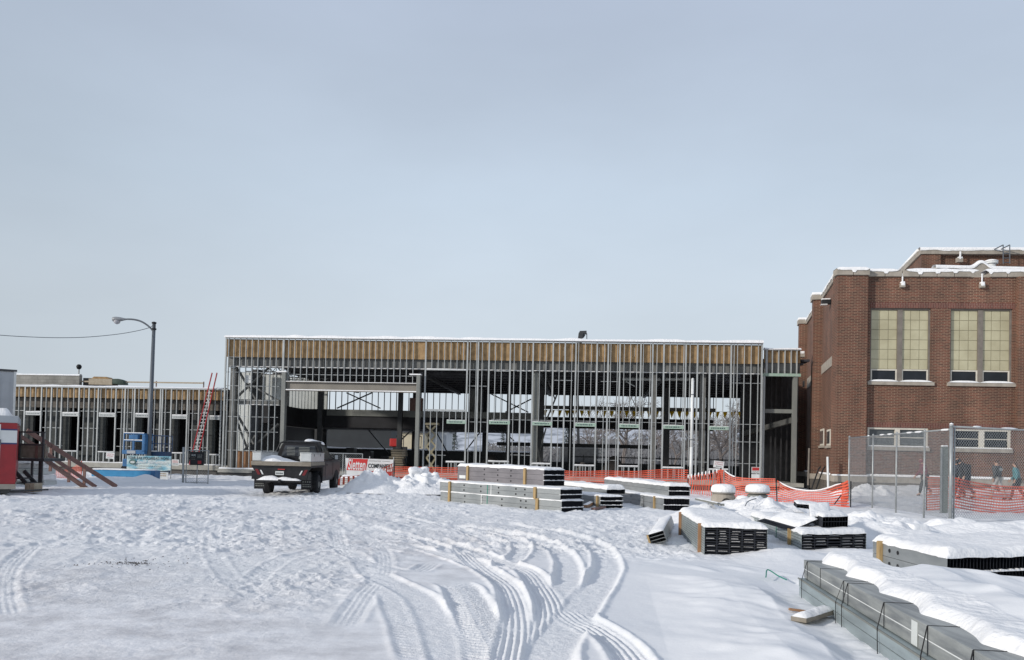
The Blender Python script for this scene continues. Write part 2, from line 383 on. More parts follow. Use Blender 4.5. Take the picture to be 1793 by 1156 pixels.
# tyre tracks as they lie on the snow (measured on the photograph, turned into metres); kind: r = ribbed, l = lugged, s = smooth
TRACKS = [
 ('l', .30, .010, [(520,930),(600,960),(668,1020),(705,1080),(740,1165)]),
 ('r', .25, .012, [(588,925),(598,960),(640,985),(720,1000),(760,985)]),
 ('r', .24, .010, [(60,955),(25,985),(10,1010),(6,1045),(14,1080)]),
 ('r', .25, .008, [(620,930),(665,960),(672,1000),(640,1040),(600,1100)]),
 ('l', .26, .010, [(420,1040),(480,990),(560,965),(660,955),(740,962)]),
 ('l', .22, .007, [(380,905),(372,960),(400,1010),(450,1050)]),
 ('l', .26, .006, [(120,1000),(200,950),(270,925),(330,890)]),
 ('s', .30, .028, [(640,925),(700,935),(760,952),(820,985)]),
 ('r', .26, .030, [(700,952),(770,968),(844,995)]),
 ('s', .34, .022, [(640,1000),(690,1020),(735,1044),(768,1093),(798,1170)]),
 ('l', .44, .026, [(790,1018),(810,1032),(832,1075),(858,1124),(874,1185)]),
 ('s', .30, .030, [(700,905),(800,925),(860,945),(900,958)]),
 ('s', .30, .035, [(830,930),(893,942),(914,960),(900,978),(868,994)]),
 ('r', .30, .040, [(800,955),(844,992),(884,1020),(900,1052),(905,1095),(893,1175)]),
 ('s', .36, .045, [(780,918),(900,936),(964,955),(992,980),(994,1013),(978,1050),(990,1080)]),
 ('r', .32, .042, [(760,940),(820,960),(872,980),(921,998),(945,1026),(961,1060),(960,1105),(950,1175)]),
 ('s', .40, .050, [(880,915),(960,930),(1020,943),(1052,962),(1064,988),(1052,1015),(1030,1042),(1010,1070),(985,1105),(966,1135),(958,1180)]),
 ('r', .30, .045, [(985,1060),(1012,1080),(1040,1095),(1082,1126),(1120,1175)]),
]
tracks_m = []
for kind, wd, dep, pp in TRACKS:
    tracks_m.append((kind, wd, dep, catmull([G(*p) for p in pp])))
HL0 = np.array((2.91, 5.0)); HL1 = np.array((3.49, 9.7))      # front edge of the long stud bundle
def height(x, y):
    d = np.hypot(x, y)
    h = 0.05*fbm(x*0.22, y*0.22, 3, 3)
    # trampled, lumpy snow in the yard
    lump = fbm(x*1.5, y*1.1, 5, 11, 0.6)
    yard = np.maximum(np.clip((y-12)/3, 0, 1), .8*np.clip((y-8.3)/2.5, 0, 1)*np.clip((-1.3-x)/1.2, 0, 1))*np.clip((60-y)/10, 0, 1)
    h += 0.13*lump*yard*(0.45+0.9*np.clip(fbm(x*0.3, y*0.3, 2, 21)+0.5, 0, 1))
    h += 0.012*lump
    h += -0.05*np.clip(fbm(x*3.1, y*3.1, 3, 41)-0.10, 0, 1)*3*np.clip((y-12)/2, 0, 1)*np.clip((48-y)/5, 0, 1)
    # wind/foot drifts right of the tracks
    rr = np.clip((x-0.15*y+0.2)/1.2, 0, 1)
    h += rr*0.15*np.clip(fbm(x*1.5+y*0.8, y*0.5-x*.15, 3, 31)+0.06, 0, 1)*np.clip((16-y)/5, 0, 1)*(.5-.5*np.cos(np.pi*np.clip((x-.2)/2.0, 0, 1)))
    # plough bank along the foot of the new building
    h += 0.16*np.exp(-((y-43.6)/1.1)**2)*np.clip(-x-4, 0, 1)*(0.6+1.6*np.clip(fbm(x*1.3, y*1.3, 4, 51)+0.2, 0, 1))
    # snow thrown up against the left barrier
    h += 0.14*np.exp(-((y-38.2)/0.8)**2-((x+18.3)/1.8)**4) + 0.20*np.exp(-((y-38.2)/0.6)**2-((x+17.05)/0.4)**2)
    # bank around the pile by the truck
    h += 0.30*np.exp(-((x+4.7)/2.6)**2-((y-31)/2.4)**2)*(0.8+1.0*fbm(x*1.2, y*1.2, 4, 61))
    # bank in front of the brick wall
    h += 0.42*np.exp(-((y-(38.0-0.096*(x-15)))/1.3)**2)*np.clip((x-15.5)/0.8, 0, 1)*(0.8+0.8*fbm(x*0.8, y*0.8, 3, 71))
    # deep snow on the laid-out material, right foreground
    xl = HL0[0] + (y-HL0[1])*(HL1[0]-HL0[0])/(HL1[1]-HL0[1]); s = x-xl
    far = 1/(1+np.exp((y-10.6)*4.0))
    prof = np.interp(s, [-9,-.02,.16,.34,.75,1.0,1.2,1.55,2.0,2.5,3.2,4.5,9],
                        [0,0,0.02,.40,.42,.36,.33,.40,.30,.24,.26,.22,.10])
    h += far*prof*(1+0.55*fbm(x*1.2, y*0.8, 3, 81))
    h += 0.10*np.clip((s+1.8)/.9, 0, 1)*np.clip((-.22-s)/.35, 0, 1)*np.clip((11.5-y)/2, 0, 1)*(1+1.2*fbm(x*1.6, y*1.6, 3, 82))
    nb = np.clip((s+.55)/.45, 0, 1)*(s < .2)*np.clip((10.2-y)/.6, 0, 1)
    h = h*(1-nb)+nb*(.03+.05*fbm(x*5, y*5, 3, 83))
    # path along the school lies a little higher
    h += .24*np.clip((x-12.5)/1.5, 0, 1)*np.clip((y-29.2)/3.5, 0, 1)*np.clip((45-y)/5, 0, 1)
    # churned surface: small broken crusts in patches
    cz = np.maximum(np.clip((-1.3-x)/1.0, 0, 1), np.clip((y-12.6)/1.6, 0, 1)*np.clip((5.5-x)/3, .1, 1))
    pt = np.clip(3.0*(fbm(x*.45, y*.35, 3, 131)+.18), 0, 1)*cz*np.clip((y-7.2)/2.5, .15, 1)*np.clip((40-y)/14, 0, 1)
    cr1 = fbm(x*7.5, y*6.0, 4, 133, .6); cr2 = fbm(x*3.0, y*2.4, 3, 134, .55)
    h += pt*(.11*np.maximum(cr1, -.03)+.16*np.abs(cr2)*(cr2 > 0))
    # crusty broken clods
    cl = np.clip(fbm(x*4.2, y*3.4, 3, 95)-.07, 0, 1)*np.clip(fbm(x*.6, y*.6, 2, 96)+.25, 0, 1)
    h += .30*cl*np.clip(np.maximum((y-12.5)/2, (-1.3-x)), 0, 1)*np.clip((y-8.5)/3, 0, 1)*np.clip((50-y)/10, 0, 1)*np.clip((3.2-x*.5), .25, 1)
    # right middle distance: snow-covered stock lying about
    m2 = np.clip((x-3.6)/1.0, 0, 1)*np.clip((y-11.5)/2, 0, 1)*np.clip((24-y)/4, 0, 1)
    h += m2*(0.10+0.30*np.clip(fbm(x*0.7, y*0.45, 4, 91)+0.1, 0, 1))
    return h
def make_ground():
    a1 = np.linspace(R(-42), R(42), 1050)
    a2 = np.linspace(R(42), R(318), 60)[1:-1]
    ang = np.concatenate([a1, a2])
    rr = [1.0, 2.0, 3.0, 4.0, 5.0]
    r = 5.6
    while r < 15: rr.append(r); r *= 1.0026
    while r < 60: rr.append(r); r *= 1.0050
    while r < 200: rr.append(r); r *= 1.03
    while r < 4500: rr.append(r); r *= 1.25
    rr = np.array(rr)
    A, RR = np.meshgrid(ang, rr)
    x = RR*np.sin(A); y = RR*np.cos(A); x = x.ravel(); y = y.ravel()
    z = height(x, y)
    packed = np.clip(0.5+1.6*fbm(x*0.35, y*0.35, 4, 5), 0, 1)*np.clip((1.2-x+0.02*y)/2.5, 0, 1)*np.clip((24-y)/10, 0, 1)
    packed = np.maximum(packed, .9*np.clip((-.5-x)/2, 0, 1)*np.clip((10.5-y)/3, 0, 1))
    carve = np.zeros_like(z); flat = np.zeros_like(z)
    for kind, wd, dep, P in tracks_m:
        mn = P.min(0)-.6; mx_ = P.max(0)+.6
        idx = np.nonzero((x > mn[0]) & (x < mx_[0]) & (y > mn[1]) & (y < mx_[1]))[0]
        if not len(idx): continue
        seg = np.diff(P, axis=0); sl = np.hypot(seg[:,0], seg[:,1]); cum = np.concatenate([[0], np.cumsum(sl)])
        for c0 in range(0, len(idx), 60000):
            ii = idx[c0:c0+60000]; qx = x[ii]; qy = y[ii]
            best = np.full(len(ii), 9.0); along = np.zeros(len(ii)); side = np.zeros(len(ii))
            for k in range(len(seg)):
                if sl[k] < 1e-6: continue
                dx = qx-P[k,0]; dy = qy-P[k,1]
                t = np.clip((dx*seg[k,0]+dy*seg[k,1])/sl[k]**2, 0, 1)
                ex = dx-t*seg[k,0]; ey = dy-t*seg[k,1]; dd = np.hypot(ex, ey)
                mk = dd < best
                best[mk] = dd[mk]; along[mk] = (cum[k]+t*sl[k])[mk]
                side[mk] = np.sign(seg[k,0]*dy-seg[k,1]*dx)[mk]
            hw = wd/2
            end = np.clip(np.minimum(along, cum[-1]-along)/0.35, 0, 1)
            wob = 0.02*fbm(along*2.5, side*3+0*along, 2, 7)
            d = best + wob
            inside = 1/(1+np.exp((d-hw)/0.012))
            berm = np.exp(-((d-hw-0.045)/0.035)**2)*(0.5+1.3*np.clip(fbm(qx*6, qy*6, 3, 9)+0.5, 0, 1))
            pf = min(1, dep/.03)
            pat = np.zeros(len(ii))
            sd_ = best*side
            if kind == 'r': pat = 0.014*np.cos(2*np.pi*sd_/0.062)
            if kind == 'l': pat = 0.013*np.sign(np.cos(2*np.pi*(along+0.6*np.abs(sd_))/0.11))*(np.abs(sd_) > 0.03)
            if kind == 's': pat = 0.006*np.cos(2*np.pi*along/0.05)
            w_ = end*inside
            fl_ = flat[ii]
            carve[ii] = carve[ii]*(1-w_) + w_*(-dep*.85+pat*.75*pf*np.clip(.35+1.6*(fbm(qx*2.3, qy*2.3, 3, 15)+.35), .1, 1.1)+.010*fbm(qx*14, qy*14, 2, 16)*pf) + end*berm*.020*pf*(1-.6*fl_)
            flat[ii] = np.maximum(fl_, w_)
            packed[ii] = packed[ii]*(1-0.5*inside*end)
    z += carve
    fo_ = np.clip((2.0-x)/1.5, 0, 1)
    # bare gritty patch
    gx, gy = G(228, 988)
    packed = np.clip(packed, 0, 1)
    na = len(ang); nr = len(rr)
    verts = np.stack([x, y, z], 1)
    i = np.arange(nr-1)[:,None]*na; j = np.arange(na)[None,:]; j2 = (j+1) % na
    quads = np.stack([i+j, i+na+j, i+na+j2, i+j2], -1).reshape(-1, 4)
    c = len(verts); verts = np.vstack([verts, [[0, 0, 0]]])
    me = bpy.data.meshes.new('ground')
    nv = len(verts); nq = len(quads); ntx = na
    me.vertices.add(nv); me.vertices.foreach_set('co', verts.astype(np.float32).ravel())
    tri = np.stack([np.full(na, c), np.arange(na), (np.arange(na)+1) % na], 1)
    loops = np.concatenate([quads.ravel()[:], tri.ravel()])
    me.loops.add(len(loops)); me.loops.foreach_set('vertex_index', loops.astype(np.int32))
    starts = np.concatenate([np.arange(nq)*4, nq*4+np.arange(ntx)*3])
    me.polygons.add(nq+ntx); me.polygons.foreach_set('loop_start', starts.astype(np.int32))
    me.polygons.foreach_set('use_smooth', np.ones(nq+ntx, bool))
    me.update(calc_edges=True); me.validate()
    cz = np.maximum(np.clip((-1.3-x)/1.0, 0, 1), np.clip((y-12.6)/1.6, 0, 1)*np.clip((5.5-x)/3, .1, 1))
    cz = np.maximum(cz*np.clip((y-6.8)/2.5, .35, 1), .55*flat)
    a2_ = me.attributes.new('churn', 'FLOAT', 'POINT'); a2_.data.foreach_set('value', np.append(cz, 0).astype(np.float32))
    at = me.attributes.new('packed', 'FLOAT', 'POINT'); at.data.foreach_set('value', np.append(packed, 0).astype(np.float32))
    me.materials.append(M['ground'])
    o = bpy.data.objects.new('ground', me); COL.objects.link(o); tag(o, kind='structure')
    if me.polygons[0].normal.z < 0: me.flip_normals()
    return o
make_ground()
def gz(x, y): return float(height(np.array([float(x)]), np.array([float(y)]))[0])

# distant snowy hills and the wood in front of them
def hills():
    b = MB()
    rn = 26
    for Y0, hh, sd_ in ((650, 38, 1), (900, 62, 2)):
        def fn(i, j):
            x = (i-0.5)*1500; t = j
            hgt = hh*(0.55+0.9*float(fbm(np.array([x*0.004]), np.array([sd_*7.0]), 4, 100+sd_)[0]+0.25))
            hgt *= (0.5+0.5*math.cos((i-0.42)*math.pi*1.1)) if abs(i-0.42) < 0.85 else 0.2
            prof = math.sin(t*math.pi/1.0)
            rough_ = 5*float(fbm(np.array([x*0.02]), np.array([t*6.0]), 3, 120+sd_)[0])
            return (x, Y0+(t-0.5)*260, -1+max(0, hgt*prof+rough_*prof))
        b.grid(fn, 120, 12)
    mt = pm('hill_snow', (0.52,0.54,0.58), (0.24,0.26,0.29), 0.09, 0.9, detail=9, lo=0.45, hi=0.6)
    o = b.build('hills', mt, smooth=True); tag(o, kind='structure')
hills()
# ------------------------------------------------------------------ steel frame building under construction
ANG = R(-4.88)
FB = Frame(-16.0, 45.8, ANG)
def snow_strip(u0_, u1_, w0, w1, z0, th, parent, seed=1, n=60):
    b = MB()
    def top(i, j):
        u = u0_+(u1_-u0_)*i
        n_ = float(fbm(np.array([u*1.3]), np.array([seed*3.3]), 3, seed)[0])
        e = 1-abs(2*j-1)**3
        return (u, w0+(w1-w0)*j, z0+th*(0.55+0.9*(n_+0.5))*max(e, 0.0))
    b.grid(top, n, 6)
    b.box(u0_, u1_, w0, w1, z0-0.004, z0+0.004)
    return b.build('snow_cap', M['snow'], parent, smooth=True, world=False)

def fr(x): return FB.loc(x, 600, 0)[0]
def main_building():
    root = thing('steel_frame_building', 'long two storey building under construction, bare metal studs over a dark steel frame', 'building', FB.o, ANG)
    uL, uR = fr(394), fr(1336); ZT = 7.82; ZP = 6.78; ZS = 0.48
    # slab
    b = MB(); b.box(uL-0.15, uR+2.2, -0.12, 16.5, 0.27, ZS); b.build('floor_slab', M['concrete'], root, world=False)
    b = MB(); b.box(uL-0.05, uR+2.1, 0.0, 16.3, -0.4, 0.27); b.build('foundation', M['dark_found'], root, world=False)
    # tracks
    b = MB(); b.box(uL, uR, 0, .15, ZT, ZT+.05); b.box(uL, uL+fr(500)-fr(394), 0, .15, ZS, ZS+.04)
    b.build('top_track', M['stud'], root, world=False)
    b = MB(); b.box(uL, fr(494), -.003, .153, ZS+.001, ZS+.045); b.box(fr(735), uR, -.003, .153, ZS+.001, ZS+.045)
    b.build('bottom_track', M['stud'], root, world=False)
    snow_strip(uL-.02, uR+.02, -.12, .30, ZT+.05, .15, root, 3, 160)
    # studs: (photo column, thick?)
    single = [409.8,420.4,431,441.7,452.3,463,473.9,484.4]
    above = [505.5+10.9*k for k in range(20)]+[724]
    W = [(781,816,742,809),(855,893,743,808),(931,967,745,812),(1006,1044,747,815),(1083,1120,749,816.5),(1160,1198,751,819),(1240,1277,753,822)]
    thick = [746,819,838,857,894,913,934,969,990,1009,1046,1065.6,1086,1122.7,1143.5,1163,1201.6,1222,1243.6,1281,1335]
    thin = [757,768,779,790,801,812,824,835,845,868,879,901,923,946,957,980,1002,1013.6,1025,1036,1059,1070,1082,1093.5,1104.6,1116,1127,1139.5,1151,1174,1186,1198,1209,1232.5,1256,1268,1286,1292,1304,1316,1328.5]
    T = .032
    def stud(px, z0, z1, wd, name='stud'):
        u = fr(px); bb = MB()
        # C profile: web + two flanges + return lips, open to the right
        bb.box(u-wd/2, u-wd/2+.01, 0, .10, z0, z1)
        bb.box(u-wd/2+.01, u+wd/2, 0, .01, z0, z1)
        bb.box(u-wd/2+.01, u+wd/2, .09, .10, z0, z1)
        if wd > .06: bb.box(u+wd/2-.01, u+wd/2, .01, .09, z0, z1)
        return bb.build(name, M['stud'], root, world=False)
    stud(395.6, ZS+.04, ZT, .07); stud(400.5, ZS+.04, ZT, T)
    for px in single: stud(px, ZS+.04, ZT, T)
    zb = FB.loc(610, 670)[1]
    stud(496.5, FB.loc(496, 653)[1], ZT, .11)
    for px in above: stud(px, zb, ZT, T)
    zhead = lambda px, y: FB.loc(px, y)[1]
    # big opening between 746 and 819 (no studs between y 646 and 716)
    zo1, zo0 = zhead(780, 647), zhead(780, 717)
    hdr = MB()
    for px in thick:
        stud(px, ZS+.04, ZT, .078)
    for px in thin:
        z0, z1 = ZS+.04, ZT; segs = [(ZS+.04, ZT)]
        if 748 < px < 817:
            segs = [(ZS+.04, zo0-.08), (zo1, ZT)]
        for (a, c, yh, ys) in W:
            if a+1 < px < c-1:
                zh = zhead((a+c)/2, yh-6); zs = zhead((a+c)/2, ys)
                segs = [(zh+.0, s1) if s0 < zh < s1 else (s0, s1) for s0, s1 in segs]
                segs.append((ZS+.04, zs))
        for k, (s0, s1) in enumerate(segs): stud(px, s0, s1, T, 'stud' if k == 0 else 'cripple_stud')
    b = MB(); b.box(fr(747.5), fr(818), -.004, .154, zo1-.05, zo1); b.box(fr(747.5), fr(818), -.004, .154, zo0-.085, zo0)
    b.build('opening_frame', M['stud'], root, world=False)
    snow_strip(fr(748), fr(817.5), -.02, .154, zo1+.0, .045, root, 8, 20)
    for (a, c, yh, ys) in W:
        # the y values were read in the header plane, columns at the top: shift with the lean
        ua, uc = fr(a)+.11*0, fr(c)
        ua = fr(a)+.02; uc = fr(c)-.02
        ua, uc = FB.loc(a+1.0, yh)[0], FB.loc(c-.5, yh)[0]
        zt, zb_, zs = zhead((a+c)/2, yh-6), zhead((a+c)/2, yh), zhead((a+c)/2, ys)
        h = MB(); h.box(ua, uc, -.006, .156, zb_, zt); ho = h.build('window_header', M['header_green'], root, world=False)
        mk = MB(); r_ = random.Random(int(a))
        x = ua+.12
        while x < uc-.2:
            l = r_.uniform(.03, .09); mk.box(x, x+l, -.010, -.0065, (zb_+zt)/2-.028, (zb_+zt)/2+.028); x += l+r_.uniform(.015, .04)
        mk.build('printed_marks', M['ink'], ho, world=False)
        snow_strip(ua, uc, 0, .15, zt, .03, ho, int(a), 10)
        s_ = MB(); s_.box(ua, uc, -.006, .156, zs-.05, zs); so = s_.build('window_sill', M['stud'], root, world=False)
        snow_strip(ua, uc, -.01, .156, zs, .05, so, int(a)+3, 10)
        nst = [FB.loc(v, ys)[0] for v in (a+(c-a)*.25, a+(c-a)*.5, a+(c-a)*.75)]
        for uu in nst:
            cs = MB(); cs.box(uu-.02, uu+.02, .01, .14, ZS+.045, zs-.05); cs.build('cripple_stud', M['stud'], root, world=False)
    # horizontal bridging rods through the studs
    b = MB()
    for (a, c, y) in [(395,500,652),(395,488,676),(395,486,701),(395,486,730),(395,486,756),(395,484,789),
                      (500,735,657),(820,852,676),(865,892,650),(905,930,650),(970,1003,666),(1052,1083,668),(1281,1335,671),
                      (860,1335,739),(820,852,739),(893,930,797),(1045,1083,806),(1120,1160,806),(1200,1238,809),(1283,1335,812),(1283,1335,774),(748,780,797)]:
        u0_, z = FB.loc(a, y+(a-c)*0.0); u1_, _ = FB.loc(c, y)
        if y < 670: pass
        z = FB.loc((a+c)/2, y)[1]
        b.box(u0_, u1_, .05, .075, z-.012, z+.012)
    b.build('bridging', M['stud'], root, world=False)
    # plywood parapet sheathing, sheet by sheet, behind the studs
    u = uL+.06; k = 0
    while u < uR-.05:
        u2 = min(u+1.9, uR-.03)
        bb = MB(); bb.box(u, u2-.008, .155+(k % 3)*.003, .175+(k % 3)*.003, ZP, ZT-.06)
        bb.build('plywood_sheet', M['ply'], root, world=False); u = u2; k += 1
    b = MB(); b.box(uL+.05, uR, .19, .34, ZT-.22, ZT-.03); b.build('parapet_blocking', M['dark_steel'], root, world=False)
    # perimeter beam under the plywood
    z1, z0 = FB.loc(900, 625, .35)[1]-.02, FB.loc(900, 646, .35)[1]
    z1 = ZP-.03; z0 = z1-.50
    b = MB(); b.box(uL+.1, uR, .36, .40, z0, z1); b.box(uL+.1, uR, .26, .50, z0-.03, z0); b.box(uL+.1, uR, .26, .50, z1, z1+.03)
    u = uL+.6
    while u < uR: b.box(u, u+.02, .27, .36, z0+.001, z1-.001); u += 1.25
    pb = b.build('perimeter_beam', M['mid_steel'], root, world=False)
    s_ = MB(); s_.box(uL+.2, uR-.1, .262, .355, z0+.001, z0+.03); s_.build('snow_cap', M['snow'], pb, world=False)
    # roof deck, with joists spanning the length
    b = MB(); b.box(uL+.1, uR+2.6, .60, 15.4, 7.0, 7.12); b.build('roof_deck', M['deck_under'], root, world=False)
    snow_strip(uL+.1, uR, .4, 15.4, 7.12, .10, root, 12, 60)
    for k, w_ in enumerate([2.2, 3.9, 5.6, 7.3, 9.0, 10.7, 12.4, 14.1]):
        b = MB(); zt, zb_ = 6.95, 6.15
        u0_, u1_ = uL+.3, uR-.1
        b.box(u0_, u1_, w_-.05, w_+.05, zt-.05, zt); b.box(u0_, u1_, w_-.05, w_+.05, zb_, zb_+.05)
        n = int((u1_-u0_)/.55)
        for i in range(n):
            a_ = u0_+i*(u1_-u0_)/n; c_ = u0_+(i+1)*(u1_-u0_)/n
            p, q = ((a_, w_, zb_+.025), (c_, w_, zt-.025)) if i % 2 else ((a_, w_, zt-.025), (c_, w_, zb_+.025))
            b.bar(p, q, .03, .03)
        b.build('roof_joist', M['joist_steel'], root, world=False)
    for uu in (fr(500), fr(735), fr(946), fr(1166)):
        b = MB(); b.box(uu-.1, uu+.1, .6, 15, 5.95, 6.14); b.build('roof_girder', M['dark_steel'], root, world=False)
    # columns
    cols = [(fr(405), .42, .36, ZS, 6.2, 'mid_steel'), (fr(939), .42, .30, ZS, 6.2, 'tube_steel'), (fr(1148), .40, .22, ZS, 6.2, 'mid_steel'), (fr(1235), .55, .30, ZS, 6.2, 'mid_steel')]
    for (uu, w_, s, z0_, z1_, mt) in cols:
        b = MB(); b.box(uu-s/2, uu+s/2, w_, w_+.28, z0_, z1_); b.build('column', M[mt], root, world=False)
    back = 15.0
    for px in (448, 560, 727, 850, 940, 1000, 1165, 1240, 1300):
        uu = FB.loc(px, 700, back)[0]
        b = MB(); b.box(uu-.15, uu+.15, back-.15, back+.15, ZS, 6.6); b.build('column', M['dark_steel'], root, world=False)
    for px, off, wdt in ((700, 8.2, .28), (890, 8, .26), (946, 8, .42), (1167, 8, .34), (1304, 8, .3), (560, 8.2, .3)):
        uu = FB.loc(px, 760, off)[0]
        b = MB(); b.box(uu-wdt/2, uu+wdt/2, off-.15, off+.15, ZS, 6.1); b.build('column', M['dark_steel'], root, world=False)
    # back wall head, mezzanine edge and rail
    zt = FB.loc(1000, 692, back)[1]
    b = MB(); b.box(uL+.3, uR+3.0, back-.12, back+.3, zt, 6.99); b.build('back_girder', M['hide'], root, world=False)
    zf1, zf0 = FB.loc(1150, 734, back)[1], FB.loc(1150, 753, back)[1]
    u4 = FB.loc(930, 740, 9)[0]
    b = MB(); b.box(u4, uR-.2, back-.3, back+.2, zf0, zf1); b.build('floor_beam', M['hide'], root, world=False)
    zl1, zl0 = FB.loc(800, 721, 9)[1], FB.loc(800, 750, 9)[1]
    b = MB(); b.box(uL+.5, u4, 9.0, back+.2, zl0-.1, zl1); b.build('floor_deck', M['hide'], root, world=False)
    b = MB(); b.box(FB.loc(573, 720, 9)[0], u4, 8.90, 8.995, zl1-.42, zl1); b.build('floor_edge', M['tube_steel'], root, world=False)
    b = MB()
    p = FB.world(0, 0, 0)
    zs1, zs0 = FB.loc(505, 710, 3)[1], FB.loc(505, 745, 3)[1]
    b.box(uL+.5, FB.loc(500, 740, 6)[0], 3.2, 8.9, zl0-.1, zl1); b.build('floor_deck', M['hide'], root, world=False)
    zr = FB.loc(1100, 716, back)[1]
    b = MB(); b.box(FB.loc(935, 715, back)[0], uR, back-.12, back+.06, zr-.13, zr+.13); b.build('window_rail', M['tube_steel'], root, world=False)
    # studs of the far wall: too many and too small to tell apart as parts
    b = MB(); u = FB.loc(556, 700, back)[0]
    i = 0
    while u < uR:
        b.box(u-.02, u+.02, back-.05, back+.07, zl1, zt); u += .46; i += 1
    o = b.build('far_stud', M['joist_steel'], root, world=False); tag(o, kind='stuff')
    b = MB()
    zz = FB.loc(1150, 783, back)[1]
    b.box(FB.loc(870, 783, back)[0], FB.loc(1150, 783, back)[0], back-.1, back+.1, zz-.15, zz+.12); b.build('far_girt', M['dark_steel'], root, world=False)
    b = MB()
    for yy, a, c in ((803, 1000, 1330),):
        z = FB.loc(1150, yy, back)[1]; b.box(FB.loc(a, yy, back)[0], FB.loc(c, yy, back)[0], back-.2, back-.15, z-.04, z+.04)
    for px in range(1000, 1330, 22):
        u = FB.loc(px, 803, back)[0]; b.box(u-.025, u+.025, back-.2, back-.15, ZS, z+.15)
    b.build('guard_rail', M['dark_steel'], root, world=False)
    # diagonal braces (ends read on the photograph in their own plane)
    def brace(px0, y0, px1, y1, off, wd=.12, mt='dark_steel'):
        a_, za = FB.loc(px0, y0, off); c_, zc = FB.loc(px1, y1, off)
        b = MB(); b.bar((a_, off, za), (c_, off, zc), .08, wd, up=(0,1,0)); b.build('brace', M[mt], root, world=False)
    for args in [(607,688,666,715,back,.16),(651,688,590,715,back,.16),(858,689,925,722,back-.5,.18),(930,699,885,722,back-.5,.18),
                 (642,749,681,795,back,.14),(724,750,703,770,back,.12),(763,755,785,795,back,.14),(842,755,815,790,back,.14),(876,750,900,772,back,.2),
                 (1305,758,1330,800,8,.16),(1336,775,1310,812,8,.14)]:
        brace(*args)
    for args in [(412,640,450,702,.75,.22,'mid_steel'),(475,640,410,700,.8,.2,'mid_steel'),(436,672,488,702,.85,.16,'mid_steel'),
                 (410,716,445,778,.75,.22,'mid_steel'),(448,762,428,789,.8,.2,'mid_steel'),(412,730,434,789,.82,.14,'mid_steel'),
                 (950,640,972,700,4.5,.25,'mid_steel'),(975,692,955,740,4.5,.3,'mid_steel'),(934,750,950,830,6,.3,'mid_steel'),(956,750,936,820,6.2,.26,'mid_steel'),
                 (488,742,452,775,1.2,.2,'mid_steel')]:
        brace(*args)
    b = MB(); a_, za = FB.loc(436, 664, .7); b.box(a_-.2, a_+.2, .66, .70, za-.22, za+.22); b.build('gusset_plate', M['white'], root, world=False)
    z = FB.loc(445, 704, .7)[1]
    b = MB(); b.box(FB.loc(409, 704, .7)[0], FB.loc(490, 704, .7)[0], .62, .92, z-.14, z+.14); b.build('landing_beam', M['mid_steel'], root, world=False)
    b = MB(); b.box(FB.loc(409, 704, .7)[0], FB.loc(490, 704, .7)[0], .60, .80, z-.17, z-.141); b.build('snow_cap', M['snow'], root, world=False)
    uc = FB.loc(446, 750, 1.4)[0]
    b = MB(); b.box(uc-.2, uc+.25, 1.3, 1.7, ZS, 6.2); b.build('column', M['dark_steel'], root, world=False)
    b = MB(); b.box(FB.loc(400, 790, back)[0], FB.loc(935, 790, back)[0], back+.35, back+.55, ZS, FB.loc(800, 790, back)[1]); lw = b.build('low_wall', M['dark_steel'], root, world=False)
    snow_strip(FB.loc(560, 790, back)[0], FB.loc(935, 790, back)[0], back+.3, back+.9, FB.loc(800, 790, back)[1], .1, lw, 77, 40)
    b = MB(); b.box(FB.loc(936, 812, back)[0], uR+2, back+.35, back+.55, ZS, FB.loc(1150, 813, back)[1]); b.build('low_wall', M['dark_steel'], root, world=False)
    # insulated wall sheets down the left side and behind the stair bay
    def sheets(ua, ub, wa, wb, z0_, z1_, name='insulated_panel', mat='panel_int'):
        b = MB(); n = max(2, int(math.hypot(ub-ua, wb-wa)/.22)); d = Vector((ub-ua, wb-wa, 0)); nrm = Vector((d.y, -d.x, 0)).normalized()
        for i in range(n):
            s0 = Vector((ua, wa, 0))+d*(i/n); s1 = Vector((ua, wa, 0))+d*((i+.72)/n)
            b.obox(s0+nrm*.03+Vector((0,0,z0_)), s1-s0, -nrm*.03, (0,0,z1_-z0_))
        b.obox(Vector((ua, wa, z0_)), d, -nrm*.04, (0,0,z1_-z0_))
        b.build(name, M[mat], root, world=False)
    sheets(uL+.45, uL+.45, 9.0, 6.0, zl1, 6.6)
    ua = FB.loc(411, 720, 1.9)[0]; ub = FB.loc(444, 720, 1.9)[0]
    sheets(ua-.1, ub, 1.9, 1.9, ZS, 6.1)
    sheets(FB.loc(458, 720, 2.3)[0], FB.loc(498, 720, 2.3)[0], 2.3, 2.3, zl1+.1, 6.0)
    sheets(FB.loc(498, 690, 13)[0]-1, FB.loc(572, 690, 13)[0], 13, 13.3, zl1, 6.9)
    sheets(uL+.4, FB.loc(470, 700, 14.5)[0], 14.5, 14.5, zl1, 6.4)
    b = MB(); b.box(uL+.42, uL+.5, 4.1, 14.4, ZS, zl0-.12); b.build('side_wall', M['dark_steel'], root, world=False)
    b = MB(); b.box(FB.loc(400, 760, 14.8)[0]-1.2, FB.loc(572, 760, 14.8)[0], 14.8, 15.0, ZS, 4.2); b.build('back_wall', M['dark_steel'], root, world=False)
    b = MB(); ua = FB.loc(820, 700, 11)[0]; b.box(ua, FB.loc(845, 700, 11)[0], 11, 11.2, zl1, 6.1); b.build('stair_wall', M['tube_steel'], root, world=False)
    b = MB(); b.box(FB.loc(416, 800, .2)[0], FB.loc(447, 800, .2)[0], .18, .21, ZS+.05, FB.loc(430, 790, .2)[1]); b.build('plywood_guard', M['ply_red'], root, world=False)
